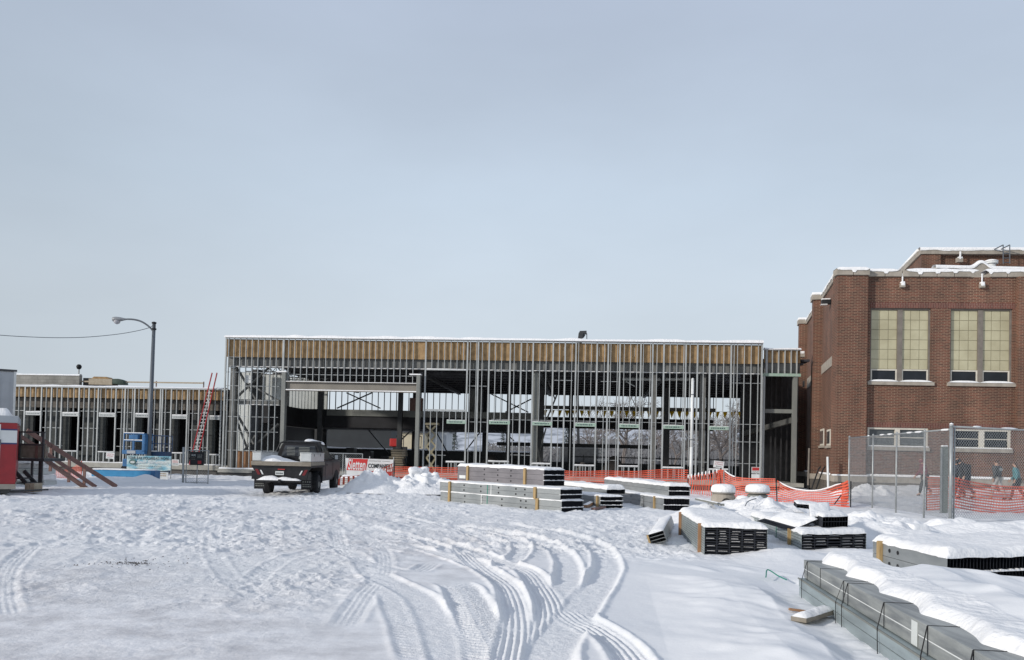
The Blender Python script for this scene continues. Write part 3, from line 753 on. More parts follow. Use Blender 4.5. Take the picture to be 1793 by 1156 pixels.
    # entrance portal: two tube columns and the deep header beam
    for px0, px1, yt in ((494.5, 501, 652), (730, 736, 657)):
        ua, ub = FB.loc(px0, yt+5, -.1)[0], FB.loc(px1+.5, yt+5, -.1)[0]; zt_ = FB.loc(px0, yt, -.1)[1]
        b = MB(); b.box(ua, ub, -.22, .12, ZS, zt_); c = b.build('portal_column', M['tube_steel'], root, world=False, bevel=.015)
        s_ = MB(); s_.box(ua-.05-(.25 if px0 < 600 else .35), ub+.03, -.24, .14, zt_, zt_+.06); s_.build('snow_cap', M['snow'], c, world=False)
    ua, ub = FB.loc(501.5, 676, -.1)[0], FB.loc(730, 680, -.1)[0]
    zt_, zb2 = FB.loc(612, 671, -.1)[1], FB.loc(612, 685, -.1)[1]
    b = MB(); b.box(ua, ub, -.06, -.03, zb2, zt_); b.box(ua, ub, -.2, .1, zt_, zt_+.03); b.box(ua, ub, -.2, .1, zb2-.03, zb2)
    bm_ = b.build('portal_beam', M['beam_steel'], root, world=False)
    s_ = MB(); s_.box(ua, ub, -.205, -.062, zb2+.001, zb2+.05); s_.build('snow_cap', M['snow'], bm_, world=False)
    s_ = MB(); s_.box(ua, ub, -.205, .1, zt_+.03, zt_+.055); s_.build('snow_cap', M['snow'], bm_, world=False)
    # snow drifted on the slab edge
    snow_strip(uL-.1, fr(485), -.115, .22, ZS, .07, root, 22, 40)
    return root
MAIN = main_building()

def wing():
    W0 = 2.6
    root = thing('steel_frame_wing', 'low one storey wing under construction with six tall dark window openings', 'building', FB.o, ANG)
    f = lambda px, y=690: FB.loc(px, y, W0)
    uL, uR = f(-60)[0], f(390)[0]
    ZT = f(200, 678)[1]; ZB = f(100, 808)[1]; ZF = f(100, 816)[1]
    b = MB(); b.box(uL, uR+.9, W0-.12, W0+7.5, ZF-.02, ZB); b.build('floor_slab', M['concrete'], root, world=False)
    b = MB(); b.box(uL, uR+.8, W0, W0+7.4, -.4, ZF-.02); b.build('foundation', M['dark_found'], root, world=False)
    b = MB(); b.box(uL, uR+.25, W0-.02, W0+.17, ZT-.07, ZT); b.build('top_track', M['stud'], root, world=False)
    snow_strip(uL, uR, W0-.05, W0+.9, ZT, .10, root, 31, 60)
    b = MB(); b.box(uL, uR+.2, W0-.003, W0+.153, ZB+.001, ZB+.045); b.build('bottom_track', M['stud'], root, world=False)
    thick = [43.6,72.6,90,108,138.5,155.7,172,203,219,236,266,281,284.5,300,328.5,348.5,365.6,387.5]
    thin = [-50,-40,-30,-18,-8,2,12,23,33,53,62,81,99.6,119,129,147,165.6,176.4,185,195,214,224,232,243,252,259.6,271,290,309.4,319,332,338,358,377]
    Wn = [(43.6,72.6,727,786),(108,138.5,729,789.5),(172,203,730,791),(236,266,731,792),(300,328.5,733.5,793),(365.6,387.5,735,796)]
    def stud(px, z0, z1, wd, name='stud'):
        u = f(px)[0]; bb = MB()
        bb.box(u-wd/2, u-wd/2+.01, W0, W0+.08, z0, z1); bb.box(u-wd/2+.01, u+wd/2, W0, W0+.01, z0, z1); bb.box(u-wd/2+.01, u+wd/2, W0+.07, W0+.08, z0, z1)
        bb.build(name, M['stud'], root, world=False)
    for px in thick: stud(px, ZB+.04, ZT-.07, .075)
    for px in thin:
        segs = [(ZB+.04, ZT-.07)]
        for a, c, yh, ys in Wn:
            if a < px < c: segs = [(f(a, yh-6)[1], ZT-.07), (ZB+.04, f(a, ys)[1])]
        for k, (s0, s1) in enumerate(segs): stud(px, s0, s1, .03, 'stud' if k == 0 else 'cripple_stud')
    bk = W0+.55
    ug = [uL]
    for a, c, yh, ys in Wn:
        ua, uc = f(a+1, yh)[0], f(c-1, yh)[0]; zt, zb_, zs = f((a+c)/2, yh-6)[1], f((a+c)/2, yh)[1], f((a+c)/2, ys)[1]
        h = MB(); h.box(ua, uc, W0-.006, W0+.156, zb_, zt); ho = h.build('window_header', M['header_green'] if a < 0 else M['stud'], root, world=False)
        mk = MB(); x = ua+.1; r_ = random.Random(int(a))
        while x < uc-.15:
            l = r_.uniform(.03, .09); mk.box(x, x+l, W0-.010, W0-.0065, (zb_+zt)/2-.02, (zb_+zt)/2+.02); x += l+r_.uniform(.02, .05)
        mk.build('printed_marks', M['ink'], ho, world=False)
        snow_strip(ua, uc, W0-.02, W0+.15, zt, .05, ho, int(a), 8)
        s_ = MB(); s_.box(ua, uc, W0-.006, W0+.156, zs-.05, zs); so = s_.build('window_sill', M['stud'], root, world=False)
        snow_strip(ua, uc, W0-.01, W0+.15, zs, .03, so, int(a)+3, 8)
        for q in (.33, .66):
            uu = ua+(uc-ua)*q; cs = MB(); cs.box(uu-.02, uu+.02, W0+.01, W0+.14, ZB+.045, zs-.05); cs.build('cripple_stud', M['stud'], root, world=False)
        ug += [ua, uc]
    ug.append(uR)
    # dark block wall between the openings, room behind
    zw1 = f(200, 715)[1]; zs = f(200, 791)[1]
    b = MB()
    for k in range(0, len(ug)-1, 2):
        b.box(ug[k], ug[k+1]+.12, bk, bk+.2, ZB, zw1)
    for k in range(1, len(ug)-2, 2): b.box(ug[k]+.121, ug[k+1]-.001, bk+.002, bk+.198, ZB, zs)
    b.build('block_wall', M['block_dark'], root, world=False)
    b = MB(); b.box(uL, uR, bk-.01, bk+.25, zw1, f(200, 698)[1]); b.build('bond_beam', M['foundblock'], root, world=False)
    b = MB(); b.box(uL, uR, W0+.155, W0+.175, f(200, 697.5)[1], ZT-.08); b.build('plywood_sheathing', M['ply'], root, world=False)
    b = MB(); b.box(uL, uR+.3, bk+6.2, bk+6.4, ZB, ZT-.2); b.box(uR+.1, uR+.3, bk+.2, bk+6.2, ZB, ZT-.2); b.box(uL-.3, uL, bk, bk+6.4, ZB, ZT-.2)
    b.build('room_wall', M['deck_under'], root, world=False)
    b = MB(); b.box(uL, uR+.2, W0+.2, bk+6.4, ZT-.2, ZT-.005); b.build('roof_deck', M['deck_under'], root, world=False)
    b = MB()
    for a, c, y in [(-60,43,718),(73,108,720),(139,172,720),(203,236,722),(266,300,722),(329,365,724),(73,108,749),(139,172,750),(203,236,751),(266,300,752),(329,365,753),(73,108,780),(139,172,781),(203,236,782),(266,300,783),(329,365,784)]:
        z = f((a+c)/2, y)[1]; b.box(f(a, y)[0], f(c, y)[0], W0+.05, W0+.07, z-.015, z+.015)
    b.build('bridging', M['stud'], root, world=False)
    # block parapet standing up behind, left half
    o4 = W0+3.2
    g = lambda px, y: FB.loc(px, y, o4)
    b = MB(); b.box(g(-40, 660)[0], g(139, 660)[0], o4, o4+.3, ZT-.1, g(80, 657)[1]); pb = b.build('block_parapet', M['block'], root, world=False)
    snow_strip(g(-40, 660)[0], g(139, 660)[0], o4-.03, o4+.33, g(80, 657)[1], .10, pb, 41, 40)
    b = MB(); b.box(g(139, 665)[0], g(175, 665)[0], o4+.4, o4+.9, ZT-.1, g(150, 661)[1]); b.build('roof_curb', M['dark_found'], root, world=False)
    snow_strip(uR-8, uR-1, o4, o4+3, ZT, .18, root, 43, 30)
    snow_strip(uL, uR, W0-.11, W0+.3, ZB, .06, root, 44, 60)
wing()

def roof_bits():
    o4 = 2.6+3.4
    def P(px, y, off=o4):
        u, z = FB.loc(px, y, off); return FB.world(u, off, z)
    c = P(181, 672); t = thing('plywood_crate', 'brown plywood crate on the low roof behind the studs', 'crate', c)
    b = MB(); b.box(-.75, .75, -.4, .4, -.1, .28); b.build('crate_body', M['wood_pale'], t, world=False)
    b = MB(); b.prism([(-.62,.28),(.55,.28),(.35,.42),(-.45,.42)], 'y', -.35, .35); b.build('crate_lid', M['ply'], t, world=False)
    c = P(208, 671); t = thing('tarped_heap', 'dark green tarp over material on the low roof', 'tarp', c)
    b = MB(); b.prism([(-.55,-.1),(.5,-.1),(.42,.16),(.1,.26),(-.3,.25),(-.5,.12)], 'y', -.3, .3)
    b.build('tarp', pm('green_tarp', (.04,.07,.05), (.03,.05,.04), 4, .7), t, world=False, bevel=.03, smooth=True)
    # guard rail board along the roof
    a_, c_ = P(139, 668), P(356, 671)
    t = thing('roof_guard_rail', 'thin timber guard rail running along the edge of the low roof', 'guard rail', a_)
    b = MB(); b.bar(a_, c_, .05, .09); b.build('rail_board', M['wood_pale'], t)
    for q in (0, .28, .62, 1):
        p = a_.lerp(c_, q); b = MB(); b.box(p.x-.03, p.x+.03, p.y+.05, p.y+.1, 4.9, p.z+.1); b.build('post', M['wood_red'], t)
    # small dome on a stalk
    p = P(138, 652, 9)
    t = thing('roof_vent_dome', 'small dark dome on a thin stalk above the low roof', 'vent', (p.x, p.y, 5.0))
    b = MB(); b.tube([(0,0,-.2),(0,0,p.z-5.0+.25)], .05, 8); b.build('stalk', M['stud'], t, world=False)
    b = MB(); b.lathe([(.02,-.16),(.12,-.12),(.17,0),(.17,.08),(.1,.18),(.02,.2)], (0,0,p.z-5.0+.35), 14); b.build('dome', M['black_gloss'], t, world=False, smooth=True)
roof_bits()

def link_bay():
    root = thing('link_bay', 'narrow taller link of bare framing between the metal studs and the brick school', 'building', FB.o, ANG)
    f = lambda px, y=612: FB.loc(px, y, 0.3)
    a, c = f(1339)[0], f(1398)[0]+.15
    ZT = f(1365, 612)[1]
    b = MB(); b.box(a, c, .3, .45, ZT-.04, ZT); b.build('top_track', M['stud'], root, world=False)
    snow_strip(a, c, .25, .7, ZT, .09, root, 51, 14)
    zp = f(1365, 635)[1]
    b = MB(); b.box(a, c, .455, .475, zp, ZT-.04); b.build('plywood_sheathing', M['ply'], root, world=False)
    zh1, zh0 = f(1365, 654)[1], f(1365, 659)[1]
    for px in (1343, 1353, 1364, 1375, 1386, 1396):
        u = f(px)[0]; wd = .11 if px in (1343,) else .05
        b = MB(); b.box(u-wd/2, u+wd/2, .3, .45, zh1, ZT-.04); b.build('stud', M['stud'], root, world=False)
    b = MB(); b.box(a, c, .5, .54, zh1-.1, zp-.02); b.build('perimeter_beam', M['mid_steel'], root, world=False)
    b = MB(); b.box(a-.05, c, .29, .46, zh0, zh1); b.build('window_header', M['header_green'], root, world=False)
    u1 = f(1339)[0]; b = MB(); b.box(u1-.05, u1+.06, .3, .45, .48, zh0); b.build('stud', M['stud'], root, world=False)
    u2, u3 = FB.loc(1389, 700, .35)[0], FB.loc(1396, 700, .35)[0]
    b = MB(); b.box(u2, u3, .35, .65, .48, 6.3); b.build('column', M['tube_steel'], root, world=False)
    z = FB.loc(1365, 720, .6)[1]
    b = MB(); b.box(u1+.1, u2, .55, .7, z-.11, z+.10); b.build('transom_beam', M['tube_steel'], root, world=False)
    b = MB(); b.box(a, c+.2, .56, 7, 6.82, 6.92); b.build('roof_deck', M['deck_under'], root, world=False)
    b = MB(); b.box(a, c+1.5, 6.6, 6.8, .3, 7.0); b.build('back_wall', M['dark_steel'], root, world=False)
    ua, za = FB.loc(1300, 760, 6.4); uc, zc = FB.loc(1390, 735, 2.5)
    b = MB(); b.bar((ua, 6.3, za), (uc, 2.0, zc), .2, .3); b.build('raking_beam', M['mid_steel'], root, world=False)
    for px in (1350, 1358, 1368, 1378):
        u = FB.loc(px, 760, 5)[0]; b = MB(); b.box(u-.04, u+.04, 5, 5.1, .5, 6.6); b.build('inner_stud', M['joist_steel'], root, world=False)
link_bay()

# ------------------------------------------------------------------ brick school
class Skew:
    def __init__(s, ox, oy, au, aw):
        s.o = Vector((ox, oy, 0)); s.u = Vector((math.cos(au), math.sin(au), 0)); s.w = Vector((math.sin(aw), math.cos(aw), 0))
    def P(s, u, w_, z): return s.o + s.u*u + s.w*w_ + Vector((0,0,z))
BR = Skew(15.07, 38.0, R(-5.0), R(14.3))
BN = Vector((-BR.u.y, BR.u.x, 0))      # normal to the front, pointing back
def bfront(px, py, off=0.0):
    d = ray(px, py); c = Vector((0,0,EYE)); t = ((BR.o-c).dot(BN)+off)/d.dot(BN); p = c+d*t-BR.o
    return p.dot(BR.u), p.z+0.0
SN = Vector((BR.w.y, -BR.w.x, 0))      # normal of the side wall
def bside(px, py, off=0.0):
    d = ray(px, py); c = Vector((0,0,EYE)); t = ((BR.o-c).dot(SN)+off)/d.dot(SN); p = c+d*t-BR.o
    return p.dot(BR.w), p.z+0.0
def school():
    root = thing('brick_school_building', 'old red brick school building with two tall pairs of tan panelled windows', 'building', BR.o)
    HT = bfront(1490, 482)[1]                      # brick top
    def fbox(b, u0_, u1_, n0, n1, z0, z1):         # box aligned with the front (n = distance behind the pilaster plane)
        b.obox(BR.o+BR.u*u0_+BN*n0+Vector((0,0,z0)), BR.u*(u1_-u0_), BN*(n1-n0), (0,0,z1-z0))
    def sbox(b, w0, w1, n0, n1, z0, z1):           # box aligned with the side wall (n = distance into the building)
        b.obox(BR.o+BR.w*w0+SN*n0+Vector((0,0,z0)), BR.w*(w1-w0), SN*(n1-n0), (0,0,z1-z0))
    REC = .32
    uP = bfront(1519, 600)[0]
    UE = 16.0
    zl = bfront(1500, 834)[1]
    # window openings in the recessed wall, as (u0,u1,z0,z1)
    def fr_(px0, px1, y1, y0, off=REC):
        u0_, z1 = bfront(px0, (y0+y1)/2, off)[0], bfront((px0+px1)/2, y1, off)[1]
        u1_, z0 = bfront(px1, (y0+y1)/2, off)[0], bfront((px0+px1)/2, y0, off)[1]
        return u0_, u1_, z0, z1
    Wb = [fr_(1524,1630,539.5,668), fr_(1664,1773,541.5,671)]
    Ws = [fr_(1519,1625,749,780), fr_(1670,1770,753,786)]
    zb0, zb1 = min(Wb[0][2], Wb[1][2]), max(Wb[0][3], Wb[1][3]); zs0, zs1 = min(Ws[0][2], Ws[1][2]), max(Ws[0][3], Ws[1][3])
    Wb = [(a, c, zb0, zb1) for a, c, _, _ in Wb]; Ws = [(a, c, zs0, zs1) for a, c, _, _ in Ws]
    b = MB()
    def wall_with(us, z0, z1, ops):
        cur = us[0]
        for a, c, _, _ in ops:
            fbox(b, cur, a, REC, REC+.45, z0, z1); cur = c
        fbox(b, cur, us[1], REC, REC+.45, z0, z1)
    zsol1 = bfront(1650, 530.5, REC)[1]
    fbox(b, uP, UE, REC, REC+.45, zsol1, HT)
    wall_with((uP, UE), zb0, zb1, Wb)
    fbox(b, uP, UE, REC, REC+.45, zs1+.30, zb0)
    wall_with((uP, UE), zs0, zs1, Ws)
    fbox(b, uP, UE, REC, REC+.45, zl, zs0)
    b.build('front_wall', M['brick'], root)
    ustart, uend = Wb[0][0]-.03, Wb[1][1]+.1
    b = MB(); fbox(b, uP, UE, REC+.004, REC+.45, zb1, zsol1); b.build('soldier_band', M['brick'], root)
    b = MB(); fbox(b, ustart, uend, REC-.006, REC+.003, zb1, zsol1); b.build('soldier_course', M['brick_soldier'], root)
    b = MB(); fbox(b, uP, UE, REC+.004, REC+.45, zs1, zs1+.30)
    b.build('soldier_band', M['brick'], root)
    b = MB(); fbox(b, Ws[0][0]-.05, UE, REC-.006, REC+.003, zs1, zs1+.24); b.build('soldier_course', M['brick_soldier'], root)
    # corner pilaster (front) and far pilaster beyond the second window
    b = MB(); fbox(b, 0, uP, 0, REC+.45, zl, HT); b.build('corner_pilaster', M['brick'], root)
    ue = bfront(1784, 600, 0)[0]
    b = MB(); fbox(b, ue, ue+1.6, 0.02, REC+.0, zl, HT-.02); b.build('pilaster', M['brick'], root)
    # side wall, receding, with two more pilasters and a lower far end
    nS = bside(1457, 620, 0)
    so = 0.0
    wl = bside(1413, 600, 0)[0]+.8
    b = MB(); sbox(b, .14, wl, so+.003, so+.45, zl, HT-.05); b.build('side_wall', M['brick'], root)
    w1 = bside(1440, 560, so)[0]
    for i, (px, tp) in enumerate(((1439.5, HT), (1413, HT))):
        ww = bside(px, 600, so)[0]
        b = MB(); sbox(b, ww, ww+.8, -.46, so+.02, zl, tp); pw = b.build('pilaster', M['brick'], root)
        b = MB(); sbox(b, ww-.08, ww+.88, -.54, so+.1, tp-.02, tp+.22); cpn = b.build('coping', M['stone'], pw)
        b = MB(); sbox(b, ww-.1, ww+.9, -.56, so+.2, tp+.22, tp+.38); b.build('snow_cap', M['snow'], cpn, bevel=.06, smooth=True)
    # stone water table and foundation
    zg = bfront(1500, 846)[1]
    b = MB(); fbox(b, -.06, uP+.05, -.06, .4, zl-.28, zl); fbox(b, uP+.05, UE, REC-.08, REC+.4, zl-.28, zl); sbox(b, .41, wl, so-.06, so+.2, zl-.28, zl); [sbox(b, bside(q_, 600, 0)[0]-.06, bside(q_, 600, 0)[0]+.86, -.52, -.061, zl-.28, zl) for q_ in (1439.5, 1413)]
    wt = b.build('water_table', M['stone'], root)
    b = MB(); fbox(b, -.1, uP+.1, -.1, .3, zl, zl+.07); b.build('snow_cap', M['snow'], wt, bevel=.025, smooth=True)
    b = MB(); fbox(b, uP+.1, UE, REC-.14, REC, zl, zl+.12); b.build('snow_cap', M['snow'], wt, bevel=.045, smooth=True)
    b = MB(); sbox(b, .41, wl, so-.08, so-.002, zl, zl+.1); b.build('snow_cap', M['snow'], wt, bevel=.04, smooth=True)
    b = MB(); fbox(b, -.03, uP, -.03, .6, -.3, zl-.28); fbox(b, uP, UE, REC-.04, REC+.4, -.3, zl-.28); sbox(b, .61, wl, so-.03, so+.4, -.3, zl-.28); [sbox(b, bside(q_, 600, 0)[0]-.03, bside(q_, 600, 0)[0]+.83, -.49, -.031, -.3, zl-.28) for q_ in (1439.5, 1413)]
    b.build('foundation', M['foundblock'], root)
    # coping stones + snow on the parapet
    zc0, zc1 = HT, HT+.30
    def coping_run(kind, s0, s1, n0, n1, z0, z1, seed, gaps=()):
        r_ = random.Random(seed); s = s0; k = 0
        b = MB(); bs = MB()
        while s < s1-.05:
            e_ = min(s+.78, s1)
            if not any(g0 < (s+e_)/2 < g1 for g0, g1 in gaps):
                (fbox if kind == 'f' else sbox)(b, s+.01, e_-.012, n0, n1, z0, z1)
            s = e_
        cp_ = b.build('coping', M['stone'], root, bevel=.02)
        seglist = [s0]+[g for gg in gaps for g in gg]+[s1]
        for i in range(0, len(seglist), 2):
            a_, e_ = seglist[i], seglist[i+1]
            def fn(i_, j_):
                ss = a_+(e_-a_)*i_
                nn = float(fbm(np.array([ss*1.6]), np.array([seed*1.7]), 3, seed)[0])
                notch = 0.0
                ph = (ss-s0) % .78
                if ph < .10 or ph > .70: notch = .05
                edge = min(1, min(i_, 1-i_)*(e_-a_)/.15)
                # section: front lip hangs over the stone, rounds over the top
                prof = [(-.03,-.07-notch*1.6),(-.04,-.01),(-.01,.05),(.10,.095),(.30,.10),(.5,.08),(.55,-.02)]
                k_ = j_*(len(prof)-1); q = int(min(k_, len(prof)-2)); f_ = k_-q
                n_ = prof[q][0]*(1-f_)+prof[q+1][0]*f_; z_ = prof[q][1]*(1-f_)+prof[q+1][1]*f_
                z_ = z_*(0.75+.9*(nn+.3))*edge if z_ > 0 else z_*(0.5+1.2*(nn+.5))*edge
                if kind == 'f': return BR.o+BR.u*ss+BN*(n0+n_)+Vector((0,0,z1+z_))
                return BR.o+BR.w*ss+SN*(n0+n_)+Vector((0,0,z1+z_))
            bs.grid(fn, int((e_-a_)*14)+4, 12)
        bs.build('snow_cap', M['snow'], cp_, smooth=True)
    g1 = bfront(1579, 478, REC)[0]; g2 = bfront(1718, 478, REC)[0]
    coping_run('f', -.1, uP+.06, -.08, .5, zc0, zc1, 11)
    coping_run('f', uP+.06, UE, REC-.10, REC+.5, zc0-.0, zc1, 12, gaps=((g1-.13, g1+.13), (g2-.13, g2+.13)))
    coping_run('s', .45, wl, so-.08, so+.45, zc0-.05, zc1-.05, 13)
    for g in (g1, g2):
        b = MB(); fbox(b, g-.11, g+.11, REC-.20, REC, HT-.52, HT-.32); bb = b.build('scupper', M['stone'], root, bevel=.02)
        b = MB(); fbox(b, g-.09, g+.08, REC-.215, REC-.02, HT-.44, HT-.25); fbox(b, g-.02, g+.05, REC-.08, REC-.04, HT-.3, HT+.16); b.build('snow_cap', M['snow'], bb, bevel=.03, smooth=True)
    # roof + inner return walls so that it is a solid building
    b = MB(); b.obox(BR.o+BR.u*.6+BR.w*.6+Vector((0,0,HT-.4)), BR.u*(UE-.6), BR.w*(wl-1.0), (0,0,.12)); b.build('roof', M['dark_found'], root)
    b = MB(); b.obox(BR.o+BR.u*.6+BR.w*.7+Vector((0,0,HT-.27)), BR.u*(UE-.6), BR.w*(wl-1.2), (0,0,.15)); b.build('snow_cap', M['snow'], root)
    b = MB(); fbox(b, .6, UE, 3.2, 3.3, .3, HT-.5); b.build('inner_wall', M['dark_found'], root)
    b = MB(); b.obox(BR.o+BR.w*wl+Vector((0,0,-.3)), BR.u*UE, BR.w*.4, (0,0,HT+.2)); b.build('back_wall', M['brick'], root)
    # tall windows
    for a, c, z0, z1 in Wb:
        f0 = MB(); fw_ = .07
        fbox(f0, a, a+fw_, REC+.10, REC+.24, z0, z1); fbox(f0, c-fw_, c, REC+.10, REC+.24, z0, z1); fbox(f0, a+fw_, c-fw_, REC+.10, REC+.24, z1-fw_, z1); fbox(f0, a+fw_, c-fw_, REC+.10, REC+.24, z0, z0+.03)
        wdw = f0.build('window', M['mullion'], root)
        mc = (a+c)/2
        m_ = MB(); fbox(m_, mc-.11, mc+.11, REC+.08, REC+.26, z0+.031, z1-fw_-.001); m_.build('mullion', M['mullion'], wdw)
        zv = z0+.56
        for s0, s1 in ((a+fw_, mc-.11), (mc+.11, c-fw_)):
            p = MB(); nr_, ncc = 6, 3; pz1 = z1-fw_; hh = (pz1-zv-.05)/nr_; ww = (s1-s0)/ncc
            for i in range(ncc):
                for j in range(nr_):
                    fbox(p, s0+i*ww+.012, s0+(i+1)*ww-.012, REC+.165, REC+.2, zv+.05+j*hh+.012, zv+.05+(j+1)*hh-.012)
            p.build('tan_panel', M['tan_panel'], wdw)
            p = MB(); fbox(p, s0, s1, REC+.18, REC+.22, zv+.04, pz1-.001); p.build('glazing_grid', M['grid_tan'], wdw)
            p = MB(); t_ = .06; fbox(p, s0, s1, REC+.12, REC+.2, zv-.02, zv+.04); fbox(p, s0, s1, REC+.12, REC+.2, z0+.03, z0+.08)
            fbox(p, s0, s0+t_, REC+.12, REC+.2, z0+.08, zv-.02); fbox(p, s1-t_, s1, REC+.12, REC+.2, z0+.08, zv-.02)
            vf = p.build('vent_frame', M['frame_cream'], wdw)
            p = MB(); fbox(p, s0+t_, s1-t_, REC+.15, REC+.17, z0+.08, zv-.02); p.build('pane', M['glass'], vf)
        s_ = MB(); fbox(s_, a-.14, c+.14, REC-.12, REC+.10, z0-.16, z0); sill = s_.build('window_sill', M['stone'], wdw, bevel=.01)
        for (q0, q1) in ((a-.1, mc-.05), (mc-.08, c+.1)):
            s_ = MB()
            def fn(i, j):
                e_ = (1-abs(2*i-1)**4)*(1-abs(2*j-1)**4)
                return BR.o+BR.u*(q0+(q1-q0)*i)+BN*(REC-.14+.3*j)+Vector((0,0,z0+.002+.10*e_))
            s_.grid(fn, 16, 8); s_.build('snow_cap', M['snow'], sill, smooth=True)
    # low windows
    for wi, (a, c, z0, z1) in enumerate(Ws):
        f0 = MB(); fw_ = .09
        fbox(f0, a, a+fw_, REC+.03, REC+.2, z0, z1); fbox(f0, c-fw_, c, REC+.03, REC+.2, z0, z1); fbox(f0, a+fw_, c-fw_, REC+.03, REC+.2, z1-fw_, z1); fbox(f0, a+fw_, c-fw_, REC+.03, REC+.2, z0, z0+.07)
        mc = (a+c)/2; fbox(f0, mc-.11, mc+.11, REC+.03, REC+.2, z0+.07, z1-fw_)
        wdw = f0.build('window', M['frame_cream'], root)
        for s0, s1 in ((a+fw_, mc-.11), (mc+.11, c-fw_)):
            p = MB(); fbox(p, s0, s1, REC+.14, REC+.16, z0+.07, z1-fw_); p.build('pane', M['glass_grey'] if wi == 0 else M['glass'], wdw)
            p = MB(); zz = z0+.07+(z1-z0-.16)*.48; fbox(p, s0, s1, REC+.09, REC+.14, zz, zz+.04); p.build('glazing_bar', M['frame_cream'], wdw)
        s_ = MB(); fbox(s_, a-.05, c+.05, REC-.10, REC+.03, z0-.17, z0); sill = s_.build('window_sill', M['stone'], wdw)
        s_ = MB(); fbox(s_, a, c+.02, REC-.11, REC+.03, z0, z0+.05); s_.build('snow_cap', M['snow'], sill, bevel=.02)
    # side wall: stone band, small windows, light, stone blocks, scuppers
    def spt(px, y): return bside(px, y, so)
    (wa_, za_), (wb_, zb_) = spt(1457.5, 635), spt(1434, 649)
    b = MB(); sbox(b, wa_, wb_, so-.03, so+.02, (za_+zb_)/2-.25, (za_+zb_)/2+.22); b.build('stone_band', M['stone'], root)
    b = MB(); w0, z0 = spt(1421, 660); w1_, _ = spt(1414, 660); sbox(b, w0, w1_, so-.03, so+.02, z0-.5, z0+.1); b.build('stone_band', M['stone'], root)
    for px0, px1 in ((1435, 1443), (1449, 1454.5)):
        w1_, z1_ = spt(px0, 753); w0, z0 = spt(px1, 780); 
        b = MB(); sbox(b, w0, w1_, so-.04, so+.02, z0, z1_); wdw = b.build('narrow_window', M['frame_cream'], root)
        b = MB(); sbox(b, w0+.12, w1_-.12, so-.05, so-.04, z0+.1, z1_-.1); b.build('pane', M['glass_grey'], wdw)
        b = MB(); sbox(b, w0-.1, w1_+.1, so-.12, so, z0-.12, z0); b.build('window_sill', M['stone'], wdw)
    w0, z0 = spt(1455, 529); c = BR.o+BR.w*w0+SN*(so-.0)+Vector((0,0,z0))
    b = MB(); b.obox(c-SN*.45-BR.w*.12+Vector((0,0,-.10)), SN*.45, BR.w*.3, (0,0,.22)); lt = b.build('wall_light', M['black_gloss'], root, bevel=.03)
    b = MB(); b.obox(c-SN*.47-BR.w*.10+Vector((0,0,-.14)), SN*.3, BR.w*.26, (0,0,.04)); b.build('lens', M['white'], lt)
    b = MB(); b.obox(c-SN*.44-BR.w*.1+Vector((0,0,.12)), SN*.4, BR.w*.26, (0,0,.05)); b.build('snow_cap', M['snow'], lt)
    w0, z0 = bside(1409, 626, -.46); c = BR.o+BR.w*w0+SN*-.46+Vector((0,0,z0))
    b = MB(); b.obox(c-SN*.02-BR.w*.3, -SN*.3, BR.w*.5, (0,0,.18)); sc_ = b.build('scupper', M['stone'], root)
    b = MB(); b.obox(c-SN*.02-BR.w*.3+Vector((0,0,.18)), -SN*.28, BR.w*.5, (0,0,.16)); b.build('snow_cap', M['snow'], sc_, bevel=.04)
    b = MB(); w0, z0 = bside(1407, 673, -.46); sbox(b, w0-.5, w0+.3, -.49, -.44, z0-.15, z0+.18); b.build('stone_patch', M['stone'], root)
    # gym block rising behind
    gp = Vector((ray(1612, 443).x, ray(1612, 443).y, 0)); Yg = 46.5; gp = gp*(Yg/gp.y)
    zg1 = PY(1612, 447, Yg).z
    u_, n_ = BR.u, BN
    wg = BR.w
    b = MB(); b.obox(gp+Vector((0,0,HT-1.5)), u_*12, wg*.5, (0,0,zg1-HT+1.5)); b.obox(gp+wg*.5+Vector((0,0,HT-1.5)), wg*7, Vector((-wg.y, wg.x, 0))*-.4, (0,0,zg1-HT+1.5))
    gb = b.build('gym_wall', M['brick'], root)
    wd1 = 1.05
    b = MB(); b.obox(gp-wg*.25+Vector((0,0,HT-1.5)), u_*wd1, wg*.25, (0,0,zg1-HT+1.5)); b.build('gym_pilaster', M['brick'], root)
    b = MB(); b.obox(gp-wg*.33-u_*.08+Vector((0,0,zg1)), u_*12, wg*.7, (0,0,.30)); b.obox(gp-u_*.1+wg*.37+Vector((0,0,zg1)), wg*7, u_*.5, (0,0,.30)); cp = b.build('gym_coping', M['stone'], root)
    bs = MB()
    def fn(i, j):
        ss = -.1+12*i; nn = float(fbm(np.array([ss*1.4]), np.array([5.5]), 3, 77)[0])
        prof = [(-.36,-.10*(0.4+1.4*(nn+.5))),(-.38,.0),(-.3,.09),(0,.14),(.3,.12),(.4,0)]
        k_ = j*5; q = int(min(k_, 4)); f_ = k_-q
        return gp+u_*ss+wg*(prof[q][0]*(1-f_)+prof[q+1][0]*f_)+Vector((0,0,zg1+.30+prof[q][1]*(1-f_)+prof[q+1][1]*f_))
    bs.grid(fn, 160, 10); 
    bs.obox(gp-u_*.13+wg*.3+Vector((0,0,zg1+.30)), wg*6.6, u_*.5, (0,0,.13))
    bs.build('snow_cap', M['snow'], cp, smooth=True)
    # lower stone-capped curb with a hump, between main parapet and gym block
    Yc = 43.0
    pa = PY(1640, 474, Yc); pz = pa.z
    bs = MB(); bc = MB()
    zc = PY(1660, 466, Yc).z
    x0 = PY(1641, 470, Yc).x; x1 = x0+7
    hx = PY(1719, 470, Yc).x
    def hump(x): return .30*math.exp(-((x-hx)/.32)**2)
